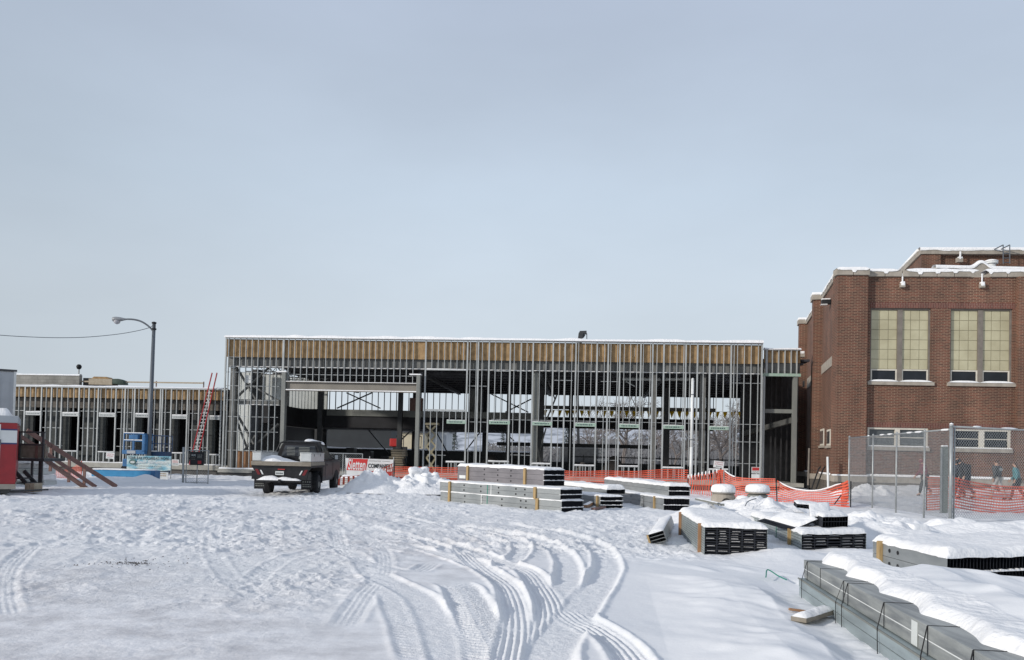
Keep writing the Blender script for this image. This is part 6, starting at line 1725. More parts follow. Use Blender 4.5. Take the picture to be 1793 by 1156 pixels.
def landing():
    def Q(px, py, Y): return PY(px, py, Y)
    t = thing('trailer_landing', 'black steel landing on legs with railings beside the red trailer', 'landing', (-15.9, 27.8, 0))
    Yd = 27.8; zd = Q(72, 803, Yd).z; x0 = Q(27, 803, Yd).x; x1 = Q(77, 803, Yd).x
    b = MB(); b.box(x0, x1, Yd, Yd+1.3, zd-.10, zd); b.build('deck_frame', M['dark_steel'], t)
    for px in (54, 71): b = MB(); x = Q(px, 830, Yd).x; b.box(x-.028, x+.028, Yd+.03, Yd+.09, -.1, zd-.10); b.build('leg', M['dark_steel'], t)
    b = MB(); b.box(x0+.1, x0+.18, Yd+1.2, Yd+1.28, -.1, zd-.1); b.build('leg', M['dark_steel'], t)
    zr = Q(60, 757, Yd).z; zm = Q(60, 779, Yd).z
    for zz in (zr, zm): b = MB(); b.box(x0, x1, Yd-.02, Yd+.03, zz-.025, zz+.025); b.build('rail', M['dark_steel'], t)
    for px in (34, 75.5): b = MB(); x = Q(px, 780, Yd).x; b.box(x-.03, x+.03, Yd-.03, Yd+.03, zd, zr+.02); b.build('rail_post', M['dark_steel'], t)
    b = MB(); b.box(x0+.05, x0+.95, Yd+.12, Yd+.16, zd+.01, zd+.50); b.box(x0+.95, x1-.02, Yd+.2, Yd+.24, zd+.01, zd+.38); b.build('plywood_guard', M['bed_board'], t)
    b = MB(); b.box(x0+.62, x0+.70, Yd+.08, Yd+.12, zd+.0, zd+.50); b.build('post', M['wood_red'], t)
    # stair stringers going down under the landing
    for dy in (0, .5):
        b = MB(); b.bar(Q(26, 825, 26.6)+Vector((0,dy,0)), Q(49, 850, 26.6)+Vector((0,dy,0)), .05, .12); b.build('stair_stringer', M['dark_steel'], t)
    b = MB(); p = Q(31, 838, 26.6); b.box(p.x-.15, p.x+.15, 26.5, 27.2, p.z-.02, p.z+.02); p = Q(40, 846, 26.6); b.box(p.x-.15, p.x+.15, 26.5, 27.2, p.z-.02, p.z+.02); b.build('stair_tread', M['dark_steel'], t)
    p = Q(43, 859, 26.4); q = Q(60, 859, 26.4)
    t2 = thing('wood_crate', 'small weathered timber box set on the snow below the landing stairs', 'box', (p.x, p.y, .05))
    b = MB(); b.box(0, .14, 0, .45, 0, .27); b.box(.15, q.x-p.x, 0, .45, 0, .28); b.build('boards', M['wood_pale'], t2, world=False, bevel=.008)
    # ramp: two broad handrail boards, deck and posts, running down to the right
    t3 = thing('timber_ramp', 'brown timber ramp with broad handrail boards sloping from the landing to the snow', 'ramp', (-15.4, 30.5, 0))
    A1, A2 = Q(47, 754, 29.2), Q(204, 851.5, 32.0); B1, B2 = Q(33, 762, 28.3), Q(168, 852, 31.2); C1, C2 = Q(76, 803, 29.0), Q(152, 856, 30.9)
    for (p, q, h_) in ((A1, A2, .16), (B1, B2, .13)):
        b = MB(); b.bar(p, q+Vector((0,0,-.02)), .05, h_); b.build('handrail_board', M['wood_red'], t3)
    b = MB(); b.bar(C1, C2, .30, .05); b.build('ramp_deck', M['wood_red'], t3)
    for f_ in (.25, .45, .62):
        p = A1.lerp(A2, f_); b = MB(); b.box(p.x-.05, p.x+.05, p.y, p.y+.05, max(-.1, p.z-.95), p.z+.05); b.build('rail_post', M['wood_red'], t3)
    # snow-covered stack seen below the landing
    t4 = thing('pipe_stack', 'low snow-covered stack of grey slabs behind the black landing legs', 'stack', (-17.3, 32.5, 0))
    for k in range(4):
        b = MB(); a, c = Q(26, 843-k*9.5, 32.3+k*.2), Q(78+k*-1, 844-k*9.5, 32.3+k*.2); b.obox(Vector((a.x, a.y, -.05+k*.22)), c-a+Vector((0,0,0)), (0,.9,0), (0,0,.16)); b.obox(Vector((a.x, a.y-.03, .11+k*.22)), c-a, (0,.9,0), (0,0,.05)); b.build('slab', M['snow'] if k % 2 else M['panel_int'], t4, bevel=.015)
    snowcap_grid(Vector((Q(26,812,32.9).x, 32.8, .85)), (1.15,0,0), (0,.9,0), .12, t4, 63)
landing()

# ------------------------------------------------------------------ blue lifts, barrier, ladder
def blue_lifts():
    Y = 42.2
    def Q(px, py, d=0): return PY(px, py, Y+d)
    t = thing('boom_lift', 'blue boom lift basket dusted with snow, left of the street lamp', 'lift', (Q(235,830).x, Y, 0))
    x0, x1 = Q(217, 780).x, Q(252, 780).x; zf = Q(235, 788).z; zt = Q(235, 759.5).z
    b = MB(); b.box(x0-.1, x1+.05, 0+Y, Y+1.0, zf-.22, zf); bs = b.build('basket_floor', M['blue_lift'], t, bevel=.03)
    b = MB(); b.box(Q(222.5,784).x, Q(237.5,784).x, Y-.02, Y-.001, zf-.19, zf-.03); b.build('grey_plate', M['grey_trailer'], bs)
    for zz in (zt, Q(235, 772).z):
        b = MB()
        for (p, q) in (((x0,Y),(x1,Y)),((x0,Y+1),(x1,Y+1)),((x0,Y),(x0,Y+1)),((x1,Y),(x1,Y+1))): b.tube([(p[0],p[1],zz),(q[0],q[1],zz)], .03, 6)
        rl = b.build('rail', M['blue_lift'], t)
        b = MB(); b.box(x0, x1, Y-.035, Y+.035, zz+.02, zz+.065); b.build('snow_cap', M['snow'], rl, bevel=.015)
    for x in (x0, x1, (x0+x1)/2):
        for yy in (Y, Y+1): b = MB(); b.tube([(x,yy,zf),(x,yy,zt)], .035, 6); b.build('rail_post', M['blue_lift'], t)
    b = MB(); b.box(Q(226,764).x, Q(242,764).x, Y-.03, Y+.2, Q(235,769.5).z, Q(235,761.5).z); b.build('control_box', M['blue_lift'], t, bevel=.02)
    b = MB(); b.box(Q(249.5,764).x, Q(255,764).x, Y-.05, Y+.6, zf-.05, Q(235,761).z); b.build('side_panel', M['blue_lift'], t, bevel=.03)
    b = MB(); b.bar((x1-.2,Y+.9,zf-.15), (x1+.5,Y+1.2,.75), .18, .22); b.bar((x1+.5,Y+1.2,.75), (x0+.4,Y+1.6,.65), .2, .24); b.build('boom', M['navy'], t)
    b = MB(); b.box(x0-.25, x0+1.6, Y+.9, Y+2.2, .35, .85); b.box(x0-.25, x0+.3, Y+.4, Y+.9, .55, .95); b.build('chassis', M['blue_lift'], t, bevel=.04)
    for dx in (-.15, 1.45): b = MB(); b.tube([(x0+dx, Y+.75, .35),(x0+dx, Y+1.0, .35)], .35, 16); b.build('wheel', M['black'], t)
    # scissor lift
    t = thing('scissor_lift', 'dark blue scissor lift platform with upright rails, right of the street lamp', 'lift', (Q(275,830,.6).x, Y+.6, 0))
    def Q2(px, py): return PY(px, py, Y+.6)
    x0, x1 = Q2(263, 780).x, Q2(289, 780).x; zf = Q2(275, 791).z; zt = Q2(275, 763).z; M['blue_dark'] = pm('dark_blue_lift', (.03,.07,.15), (.022,.05,.11), 4, .5)
    b = MB(); b.box(x0, x1, Y+.6, Y+1.5, zf-.25, zf); b.build('platform', M['blue_dark'], t, bevel=.02)
    b = MB(); b.box(x0, Q2(276,788).x, Y+.57, Y+.7, zf, zf+.05); b.build('snow_cap', M['snow'], t)
    for zz in (zt, (zf+zt)/2):
        b = MB()
        for (p, q) in (((x0,Y+.6),(x1,Y+.6)),((x0,Y+1.5),(x1,Y+1.5)),((x0,Y+.6),(x0,Y+1.5)),((x1,Y+.6),(x1,Y+1.5))): b.tube([(p[0],p[1],zz),(q[0],q[1],zz)], .025, 6)
        b.build('rail', M['blue_dark'], t)
    for k in range(5):
        x = x0+(x1-x0)*k/4
        for yy in (Y+.6, Y+1.5): b = MB(); b.tube([(x,yy,zf),(x,yy,zt)], .022, 6); b.build('rail_post', M['blue_dark'], t)
    b = MB(); b.bar((x0+.1,Y+1.05,.6), (x1-.1,Y+1.05,zf-.25), .1, .12); b.bar((x1-.1,Y+1.05,.6), (x0+.1,Y+1.05,zf-.25), .1, .12); b.build('scissor_arm', M['blue_dark'], t)
    b = MB(); b.box(x0, x1, Y+.6, Y+1.5, .25, .6); b.build('chassis', M['blue_dark'], t)
    for x in (x0+.15, x1-.15): b = MB(); b.tube([(x, Y+.55, .2),(x, Y+.75, .2)], .2, 14); b.build('wheel', M['black'], t)
    # long blue barrier
    t = thing('blue_barrier', 'long bright blue barrier half buried in snow under the blue banner', 'barrier', PY(215, 830, 38.9))
    p, q = PY(160, 826, 38.9), PY(270, 826.5, 39.3)
    b = MB(); b.obox(Vector((p.x,p.y,PY(160,834,38.9).z)), Vector((q.x-p.x, q.y-p.y, 0)), (0,.35,0), (0,0,.33)); b.build('barrier_body', M['blue_bar'], t, bevel=.02)
    q2 = PY(268, 830, 39.0); b = MB(); b.box(q2.x, q2.x+.22, 38.7, 39.3, .08, q2.z+.16); b.build('end_foot', M['blue_lift'], t, bevel=.02)
    snowcap_grid(Vector((p.x,p.y,PY(160,834,38.9).z+.33)), Vector((q.x-p.x, q.y-p.y, 0)), (0,.35,0), .06, t, 64, lip=.02)
    # ladder
    o = 2.6-.55
    def LQ(px, py, off): u, z = FB.loc(px, py, off); return FB.world(u, off, z)
    t = thing('extension_ladder', 'red extension ladder leaning on the low wing with pale rungs', 'ladder', LQ(345, 800, o))
    a1, a2 = LQ(338, 788, o-.25), LQ(371.5, 653, 2.5); c1, c2 = LQ(350, 788, o-.25), LQ(380, 653, 2.5)
    d_ = (a1-a2).normalized(); ext = (a1.z-.5)/abs(d_.z)
    A1_, C1_ = a1+d_*ext*.9, c1+d_*ext*.9
    for p, q in ((A1_, a2), (C1_, c2)): b = MB(); b.bar(p, q, .045, .10, up=(0,1,.3)); b.build('side_rail', M['red_ladder'], t)
    n = 22
    b = MB()
    for k in range(n): f_ = (k+.5)/n*.80; p = A1_.lerp(a2, f_); q = C1_.lerp(c2, f_); b.tube([p, q], .026, 6)
    b.build('rung', M['alu'], t)
    m1, m2 = A1_.lerp(C1_, .5), a2.lerp(c2, .5); b = MB(); b.tube([m1+Vector((0,-.03,0)), m1.lerp(m2, .8)+Vector((0,-.03,0))], .02, 6); b.build('rope', M['panel_int'], t)
blue_lifts()

# ------------------------------------------------------------------ flatbed truck
def truck():
    x0, x1 = -8.83, -6.82; xc = (x0+x1)/2
    t = thing('flatbed_truck', 'dark flatbed pickup truck seen from behind, snow in its bed and on the bumper', 'truck', (xc-.05, 28.0, 0), R(1.9))
    def bx(b, a, c, d, e_, f_, g_): b.box(a-xc, c-xc, d, e_, f_, g_)      # local: x from centre, y from the rear
    body = MB()
    # cab: side profile lofted in x (narrower at the roof)
    M['truck_dark'] = pm('truck_dark_paint', (.010,.010,.011), (.018,.016,.016), 2.5, .5, spec=.25)
    M['truck_side'] = pm('truck_side_grey_brown', (.06,.052,.052), (.038,.033,.032), 1.5, .5, spec=.3)
    def loft(sections, name, mat, smooth=False, bevel=0, parent=t):
        # sections: (z, xhalf, y0, y1)
        b = MB(); vs = []; fs = []
        for z, xh, ya, yb in sections: vs += [(-xh,ya,z),(xh,ya,z),(xh,yb,z),(-xh,yb,z)]
        for i in range(len(sections)-1):
            for k in range(4): fs.append((i*4+k, i*4+(k+1)%4, (i+1)*4+(k+1)%4, (i+1)*4+k))
        fs.append((3,2,1,0)); n = (len(sections)-1)*4; fs.append((n,n+1,n+2,n+3)); b.add(vs, fs)
        return b.build(name, mat, parent, world=False, bevel=bevel, smooth=smooth)
    loft([(.45,.86,2.55,5.6),(.62,.92,2.55,6.1),(1.05,.93,2.55,6.15),(1.22,.90,2.55,6.1)], 'lower_body', M['truck_side'], bevel=.05)
    loft([(1.22,.89,2.56,4.85),(1.30,.875,2.57,4.7),(1.80,.70,2.80,4.05),(1.93,.63,2.95,3.95),(1.965,.55,3.05,3.85)], 'cab', M['truck_dark'], bevel=.03)
    loft([(1.21,.84,4.7,6.1),(1.30,.78,4.75,6.0)], 'hood', M['truck_dark'], bevel=.03)
    # glazing
    def pane(pts, name, th=.006): b = MB(); P = [Vector(p) for p in pts]; n_ = (P[1]-P[0]).cross(P[2]-P[0]).normalized(); b.add([p for p in P]+[p-n_*th for p in P], [(0,1,2,3),(7,6,5,4),(0,4,5,1),(1,5,6,2),(2,6,7,3),(3,7,4,0)]); return b.build(name, M['cab_glass'], t, world=False)
    M['cab_glass'] = pm('tinted_glass', (.03,.033,.035), (.06,.064,.07), 2.5, .12)
    pane([(-.66,2.605,1.38),(.66,2.605,1.38),(.56,2.775,1.78),(-.56,2.775,1.78)], 'rear_window')
    for s in (1,-1):
        pane([(s*.885,2.8,1.30),(s*.885,4.3,1.30),(s*.745,3.85,1.76),(s*.745,3.0,1.76)], 'side_window')
    # headache rack with slats
    b = MB()
    for s in (1,-1): b.tube([(s*.90,2.46,1.05),(s*.80,2.46,1.55),(s*.66,2.46,1.86),(s*.55,2.46,1.90)], .035, 8)
    b.tube([(-.56,2.46,1.90),(.56,2.46,1.90)], .04, 8); b.tube([(-.86,2.46,1.33),(.86,2.46,1.33)], .03, 8)
    b.box(-.9,.9,2.43,2.49,1.08,1.30); b.build('cab_guard', M['black_gloss'], t, world=False, smooth=False)
    b = MB()
    for k in range(6): b.box(-.42,-.12,2.455,2.475,1.42+.055*k,1.44+.055*k); b.box(.02,.42,2.455,2.475,1.42+.055*k,1.44+.055*k)
    b.build('guard_slat', M['tube_steel'], t, world=False)
    b = MB(); b.box(.05,.33,2.40,2.43,1.27,1.37); pl = b.build('guard_plate', M['panel_int'], t, world=False)
    text('COMET', .24, .05, pl, (.07-.0,2.398,1.295), M['ink_black']) if False else lines_local(pl, .07, .31, 2.397, 1.32)
    # bed
    hw = 1.005
    b = MB(); b.box(-hw,hw,0,2.42,1.00,1.07); b.build('bed_deck', M['black_gloss'], t, world=False)
    b = MB(); b.box(-hw-.01,hw+.01,-.05,.0,1.055,1.20); b.build('rear_board', M['bed_board'], t, world=False, bevel=.006)
    for s in (1,-1): b = MB(); xx = sorted((s*(hw-.03), s*(hw+.012))); b.box(xx[0],xx[1],.0,2.35,1.075,1.20); b.build('side_board', M['bed_board'], t, world=False)
    for s in (1,-1):
        xx = sorted((s*.62, s*1.0)) if s > 0 else sorted((-.70, -1.0))
        b = MB(); b.box(xx[0], xx[1], .03, 2.30, 1.205, 1.50); bb = b.build('tool_box', M['alu'], t, world=False, bevel=.02)
        b = MB(); b.box(xx[0]-.01, xx[1]+.01, .02, 2.31, 1.502, 1.525); b.build('lid', M['alu'], bb, world=False)
        b = MB()
        for y in (.5, 1.6): b.box((xx[1] if s > 0 else xx[0])-.006, (xx[1] if s > 0 else xx[0])+.008, y, y+.05, 1.40, 1.48)
        b.build('latch', M['black'], bb, world=False)
    b = MB()
    def fn(i, j):
        x = -.70+1.32*i; y = .03+2.2*j; nn = float(fbm(np.array([x*2.2]), np.array([y*1.5]), 3, 600)[0])
        hh = max(0, .25-.24*i+.06*math.exp(-((x+.38)/.22)**2)+.22*nn)+.05
        if j == 0: hh = -.01
        return (x, y, 1.075+hh*(.55+.45*math.sin(min(1, j+.15)*math.pi)) if j else 1.07)
    b.grid(fn, 26, 24); b.build('bed_snow', M['snow'], t, world=False, smooth=True)
    # tail
    b = MB(); b.prism([(-hw+.0,1.0),(hw,1.0),(hw-.10,.86),(hw-.14,.58),(-hw+.14,.58),(-hw+.10,.86)], 'y', .02, .10); b.build('tail_panel', M['black_gloss'], t, world=False)
    for s in (1,-1):
        b = MB(); b.prism([(s*.90,.93),(s*.80,.93),(s*.70,.74),(s*.80,.74)], 'y', .012, .022); b.build('tail_light', M['tail_red'], t, world=False)
        b = MB(); b.prism([(s*.73,.90),(s*.68,.90),(s*.60,.75),(s*.65,.75)], 'y', .012, .022); b.build('reversing_light', M['white'], t, world=False)
        xx = sorted((s*.62, s*.99)); b = MB(); b.box(xx[0], xx[1], .30, .315, .24, .80); mf = b.build('mud_flap', M['black'], t, world=False)
        lm = MB(); r_ = random.Random(3)
        x = xx[0]+.05
        for k in range(4): lm.box(x, x+.045, .296, .299, .485, .54); x += .075
        for zz, h_ in ((.42,.03),(.35,.035)):
            x = xx[0]+.03
            while x < xx[1]-.05: l = r_.uniform(.02,.06); lm.box(x, x+l, .296, .299, zz-h_/2, zz+h_/2); x += l+.015
        lm.build('flap_lettering', M['tube_steel'], mf, world=False)
        b = MB(); b.box(xx[0]-.02, xx[1]+.005, .03, .12, .58, .86); b.build('corner_panel', M['black_gloss'], t, world=False)
    b = MB(); b.box(-.20,.09,.0,.015,.74,.87); pl = b.build('number_plate', M['panel_int'], t, world=False)
    lines_local(pl, -.17, .06, -.003, .80)
    b = MB(); b.box(-.12,.12,.0,.02,.92,.95); b.build('marker_light', M['ink_red'], t, world=False)
    b = MB(); b.box(-.82,.70,-.18,.02,.50,.56); bp = b.build('step_bumper', M['black_gloss'], t, world=False)
    sb = MB()
    def fn2(i, j):
        x = -.80+1.50*i; nn = float(fbm(np.array([x*2.6]), np.array([1.0]), 3, 610)[0])
        e_ = (1-abs(2*i-1)**5); prof = [(-.19,.0),(-.17,.55),(-.08,1),(.01,.8),(.018,0)][min(4, int(j*4))]
        return (x, prof[0], .561+prof[1]*(.13+.14*nn)*e_)
    sb.grid(fn2, 40, 4); sb.build('snow_cap', M['snow'], bp, world=False, smooth=True)
    b = MB(); b.tube([(0,-.05,.50),(0,-.24,.53)], .035, 8); b.box(-.035,.035,-.26,-.17,.50,.60); b.build('tow_hitch', M['black'], t, world=False)
    # under-body: frame rails, axle, differential, exhaust
    b = MB(); b.box(-.45,-.35,.1,5.8,.52,.66); b.box(.35,.45,.1,5.8,.52,.66); b.tube([(-.8,1.65,.42),(.8,1.65,.42)], .06, 8); b.lathe([(.05,-.2),(.16,-.1),(.18,0),(.16,.1),(.05,.2)], (0,1.65,.42), 12)
    b.tube([(0,1.65,.42),(0,4.4,.55)], .05, 8); b.box(-.35,.35,.35,.9,.36,.52); b.box(-.3,.4,2.2,3.6,.34,.6); b.build('chassis', M['black'], t, world=False)
    # wheels
    for (y, wd, s, xx) in ((1.62,.26,1,.84),(1.62,.26,-1,-.84),(5.3,.24,1,.83),(5.3,.24,-1,-.83)):
        r_ = .37
        b = MB(); b.lathe([(r_*.62,-wd/2),(r_*.93,-wd/2),(r_,-wd/2+.03),(r_,wd/2-.03),(r_*.93,wd/2),(r_*.62,wd/2)], (xx,y,r_), 26, 'X'); tyre = b.build('wheel', M['black'], t, world=False)
        b = MB(); sx = xx+s*(wd/2-.03); b.lathe([(.05,s*.05),(.12,s*.03),(.20,-s*.02),(.22,s*.02),(.235,s*.02)], (sx,y,r_), 18, 'X'); b.build('rim', M['tube_steel'], tyre, world=False, smooth=True)
    # wheel arch of the front, fenders, mirrors
    for s in (1,-1):
        b = MB(); pts = [(5.3+.46*math.cos(a), .40+.46*math.sin(a)) for a in [math.pi*k/10 for k in range(11)]]; b.prism(pts, 'x', s*.925, s*.938); b.build('wheel_arch', M['black'], t, world=False)
        b = MB(); pts = [(1.62+.50*math.cos(a), .42+.46*math.sin(a)) for a in [math.pi*k/10 for k in range(11)]]
        for k in range(10): (ya, za), (yb, zb_) = pts[k], pts[k+1]; b.add([(s*.68,ya,za),(s*1.0,ya,za),(s*1.0,yb,zb_),(s*.68,yb,zb_)], [(0,1,2,3)])
        b.build('fender', M['black_gloss'], t, world=False)
        b = MB(); b.box(min(s*1.04,s*1.20),max(s*1.04,s*1.20),4.15,4.22,1.26,1.46); mrr = b.build('mirror', M['black_gloss'], t, world=False, bevel=.02)
        b = MB(); b.box(min(s*1.06,s*1.18),max(s*1.06,s*1.18),4.142,4.149,1.28,1.44); b.build('mirror_glass', M['alu'], mrr, world=False)
        b = MB(); b.tube([(s*.86,4.2,1.25),(s*1.08,4.2,1.32)], .02, 6); b.build('mirror_arm', M['black'], t, world=False)
        b = MB(); b.box(min(s*.925,s*.94),max(s*.925,s*.94),3.2,3.34,1.05,1.08); b.build('door_handle', M['black'], t, world=False)
    # trim lines of the doors
    b = MB()
    for s in (1,-1):
        for y in (2.95, 4.45): b.box(min(s*.93,s*.936),max(s*.93,s*.936),y,y+.012,.55,1.2)
    b.build('door_seam', M['black'], t, world=False)
    snowcap_grid(wm(t) @ Vector((.10,2.98,1.96)), Vector((.56,0,-.12)), Vector((0,1.0,0)), .12, t, 66, lip=.01, over=.0, n=14, m_=12)
    b = MB(); b.box(-.9,.9,6.12,6.25,.45,.62); b.build('front_bumper', M['alu'], t, world=False, bevel=.02)
def lines_local(parent, xa, xb, y, z):
    b = MB(); r_ = random.Random(9); x = xa
    while x < xb-.01: l = r_.uniform(.02,.04); b.box(x, min(x+l, xb), y-.002, y, z-.02, z+.02); x += l+.014
    b.build('plate_marks', M['ink_black'], parent, world=False)
truck()

# ------------------------------------------------------------------ inside and behind the frame
def interior():
    def Q(px, py, off): u, z = FB.loc(px, py, off); return FB.world(u, off, z)
    # orange basket
    p0, p1 = Q(682, 780, 10), Q(701, 780, 10); z1 = Q(690, 768, 10).z; z0 = Q(690, 782, 10).z
    t = thing('orange_lift', 'orange-red lift basket parked inside the frame, seen through the portal', 'lift', (p0.x, p0.y, .5))
    b = MB(); b.obox(Vector((p0.x,p0.y,z0)), Vector((p1.x-p0.x,0,0)), (0,.9,0), (0,0,z1-z0)); b.build('basket', M['red_banner'], t, bevel=.05)
    b = MB(); zz = Q(690, 763, 10).z
    x0, x1 = p0.x+.5, p1.x+1.4
    for x in (x0, x0+.45, x1-.45, x1): b.tube([(x,p0.y-.1,z0-.1),(x,p0.y-.1,zz)], .03, 6)
    b.tube([(x0,p0.y-.1,zz),(x0+.45,p0.y-.1,zz)], .03, 6); b.tube([(x1-.45,p0.y-.1,zz),(x1,p0.y-.1,zz)], .03, 6); b.tube([(x1-.45,p0.y-.1,z0),(x1,p0.y-.1,z0)], .03, 6); b.build('rail', M['dark_steel'], t)
    b = MB(); b.obox(Vector((p0.x+.2,p0.y+.1,.48)), (.9,0,0), (0,.8,0), (0,0,z0-.48)); b.build('lift_base', M['dark_steel'], t)
    # lumber
    p0, p1 = Q(681, 818, 7), Q(706, 818, 7); t = thing('lumber_stack', 'stack of pale lumber on the slab below the orange lift', 'lumber', (p0.x, p0.y, .48))
    b = MB(); r_ = random.Random(4)
    for k in range(9): b.obox(Vector((p0.x+r_.uniform(-.1,.15), p0.y, .49+k*.15)), Vector((p1.x-p0.x,0,0)), (0,1.0,0), (0,0,.11))
    b.build('boards', M['wood_pale'], t)
    # tan scissor lift
    off = 4.0; t = thing('scissor_lift', 'tall tan scissor lift with raised crossed arms just right of the portal', 'lift', Q(755, 830, off))
    def arm(a, c): b = MB(); b.bar(Q(*a, off), Q(*c, off), .1, .16, up=(0,1,0)); b.build('scissor_arm', M['tan_lift'], t)
    for (y0, y1) in ((746,762),(762,782),(782,802),(802,826)):
        arm((747,y0),(763,y1)); arm((763,y0),(747,y1))
    a, c = Q(744, 744, off), Q(767, 744, off); b = MB(); b.obox(a, c-a, (0,1.0,0), (0,0,.12)); b.build('platform', M['tan_lift'], t)
    a, c = Q(744, 838, off), Q(767, 838, off); a.z = .5; c.z = .5; b = MB(); b.obox(a, c-a, (0,1.0,0), (0,0,.4)); b.build('base', M['dark_steel'], t)
    # man basket near the portal column, upper floor
    p = Q(728, 722, 9.0); t = thing('brown_gang_box', 'dark brown box on the upper floor edge beside the right portal column', 'box', p)
    b = MB(); b.box(-.42, .42, 0, .6, -.2, .95); b.build('box_body', M['wood_red'], t, world=False); b = MB(); b.box(-.45, .45, -.03, .65, -.35, -.2); b.build('tray', M['tube_steel'], t, world=False)
    # soil piles
    for k, (px, pw, off, hh, lab) in enumerate(((862, 75, 12, 1.0, 'dark soil heap inside the frame behind the tallest joist stack'), (1020, 35, 3.2, .75, 'small dark soil heap behind the orange fence in the fourth window bay'), (1075, 60, 9, 1.2, 'long low dark soil bank on the slab further right'), (930, 60, 13, .7, 'dark rubble heap between the two middle columns'), (1230, 70, 12, 1.1, 'dark soil bank at the back of the right bays'), (790, 60, 13, .8, 'dark heap by the tan scissor lift'))):
        p = Q(px, 820, off); rx = pw/2*.032*1.2
        mound(lab, p.x, p.y, rx, rx*.8, hh, 700+k, 'soil_heap', 1.5, 28, 'soil heaps inside the frame', .4).data.materials[0] = M['soil']
        bpy.context.scene.collection.objects[-1]['category'] = 'soil heap' if False else 'soil heap'
    for o in COL.objects:
        if o.name.startswith('soil_heap'): o['category'] = 'soil heap'
    # dark slab inside at the back, pallets and clutter
    p0, p1 = Q(590, 800, 11), Q(680, 800, 11); t = thing('tarp_row', 'low row of dark tarped material under the upper floor behind the truck', 'tarp', (p0.x, p0.y, .5))
    b = MB(); r_ = random.Random(8)
    for k in range(6): x = p0.x+(p1.x-p0.x)*k/6; b.box(x, x+(p1.x-p0.x)/6.5, p0.y, p0.y+1.2, .49, .9+r_.uniform(.2,1.0))
    b.build('tarped_goods', M['dark_steel'], t, bevel=.06)
    # crane head above the roof
    Y = 70; t = thing('crane_head', 'dark crane jib head just showing over the roof snow', 'crane', PY(1016, 640, Y))
    b = MB(); b.bar(PY(1010, 640, Y), PY(1017, 583, Y), .35, .5, up=(0,1,0)); b.bar(PY(1010, 640, Y), PY(1013, 790, Y), .22, .25, up=(0,1,0)); b.build('jib', M['dark_steel'], t)
    b = MB(); b.bar(PY(1015, 583, Y), PY(1027, 582.5, Y), .3, .25, up=(0,1,0)); b.bar(PY(1018, 586, Y), PY(1023, 590, Y), .3, .3, up=(0,1,0)); b.build('sheave_head', M['dark_steel'], t)
    b = MB(); b.tube([PY(1027.5, 584, Y), PY(1027.5, 600, Y)], .035, 5); b.tube([PY(1014, 583, Y), PY(1011.5, 600, Y)], .04, 5); b.build('cable', M['dark_steel'], t)
    b = MB(); c = PY(1013, 790, Y); b.box(c.x-1.6, c.x+1.6, Y-1.2, Y+1.2, .5, c.z+.3); cb = b.build('crane_body', M['dark_steel'], t, bevel=.1)
    for s in (-1, 1): b = MB(); b.box(c.x-2.6, c.x+2.6, Y+s*1.5-.35, Y+s*1.5+.35, 0, .95); b.build('track', M['black'], t, bevel=.2)
interior()
def far_buildings():
    def bld(label, px0, px1, yt, yb, Y, mat, depth=9, roofh=.5, group=None, name='building_behind'):
        a, c = PY(px0, yb, Y), PY(px1, yb, Y); zt = PY(px0, yt, Y).z
        t = thing(name, label, 'building', (a.x, a.y, 0))
        b = MB(); b.obox(Vector((a.x, a.y, -.2)), Vector((c.x-a.x, 0, 0)), (0,depth,0), (0,0,zt+.2)); b.build('wall', M[mat], t)
        b = MB(); b.obox(Vector((a.x-.3, a.y-.3, zt)), Vector((c.x-a.x+.6, 0, 0)), (0,depth+.6,0), (0,0,roofh)); rf = b.build('roof', M['dark_steel'], t)
        snowcap_grid(Vector((a.x-.3, a.y-.3, zt+roofh)), Vector((c.x-a.x+.6, 0, 0)), (0,depth+.6,0), .3, rf, 71)
        return t
    t = bld('long cream building with snowy roof far behind, seen right of the portal', 640, 742, 756, 792, 88, 'cream_wall')
    t = bld('grey building with a snow roof far behind the scissor lift', 752, 781, 755, 795, 92, 'grey_trailer')
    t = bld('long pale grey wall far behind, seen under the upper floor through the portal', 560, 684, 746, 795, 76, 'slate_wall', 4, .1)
    t = bld('low roofs of a distant house with snow, right of the middle columns', 1045, 1075, 797, 803, 210, 'cream_wall', 8, 1.2)
far_buildings()

# ------------------------------------------------------------------ trees behind
def tree_mesh(seed, h=11, levels=6, spread=.62, name='tree', snow=False):
    rr_ = random.Random(seed); b = MB(); sn = MB()
    def rec(p, d, l, r_, lv):
        segs = 3; q = p.copy(); dd = d.copy(); pts = [p.copy()]
        for s in range(segs):
            dd = (dd+Vector((rr_.uniform(-.16,.16), rr_.uniform(-.16,.16), rr_.uniform(-.04,.10)))).normalized(); q = q+dd*l/segs; pts.append(q.copy())
        b.tube(pts, [r_*(1-.35*i/segs) for i in range(segs+1)], 5 if lv > 3 else 3, cap=False)
        if lv <= 0: return
        n = 3 if lv > 1 else 4
        for k in range(n):
            a = rr_.uniform(0, 2*math.pi); f_ = rr_.uniform(.45, 1.0) if k else 1.0
            base = pts[0].lerp(pts[-1], f_) if f_ < 1 else pts[-1]
            side = dd.cross(Vector((math.cos(a), math.sin(a), .3))).normalized()
            nd = (dd*(1-spread*rr_.uniform(.5,1.0))+side*spread*rr_.uniform(.7,1.2)+Vector((0,0,.12))).normalized()
            rec(base, nd, l*rr_.uniform(.62,.82), max(r_*.60, .012), lv-1)
    rec(Vector((0,0,-.3)), Vector((rr_.uniform(-.08,.08),0,1)), h*.26, h*.020, levels)
    return b
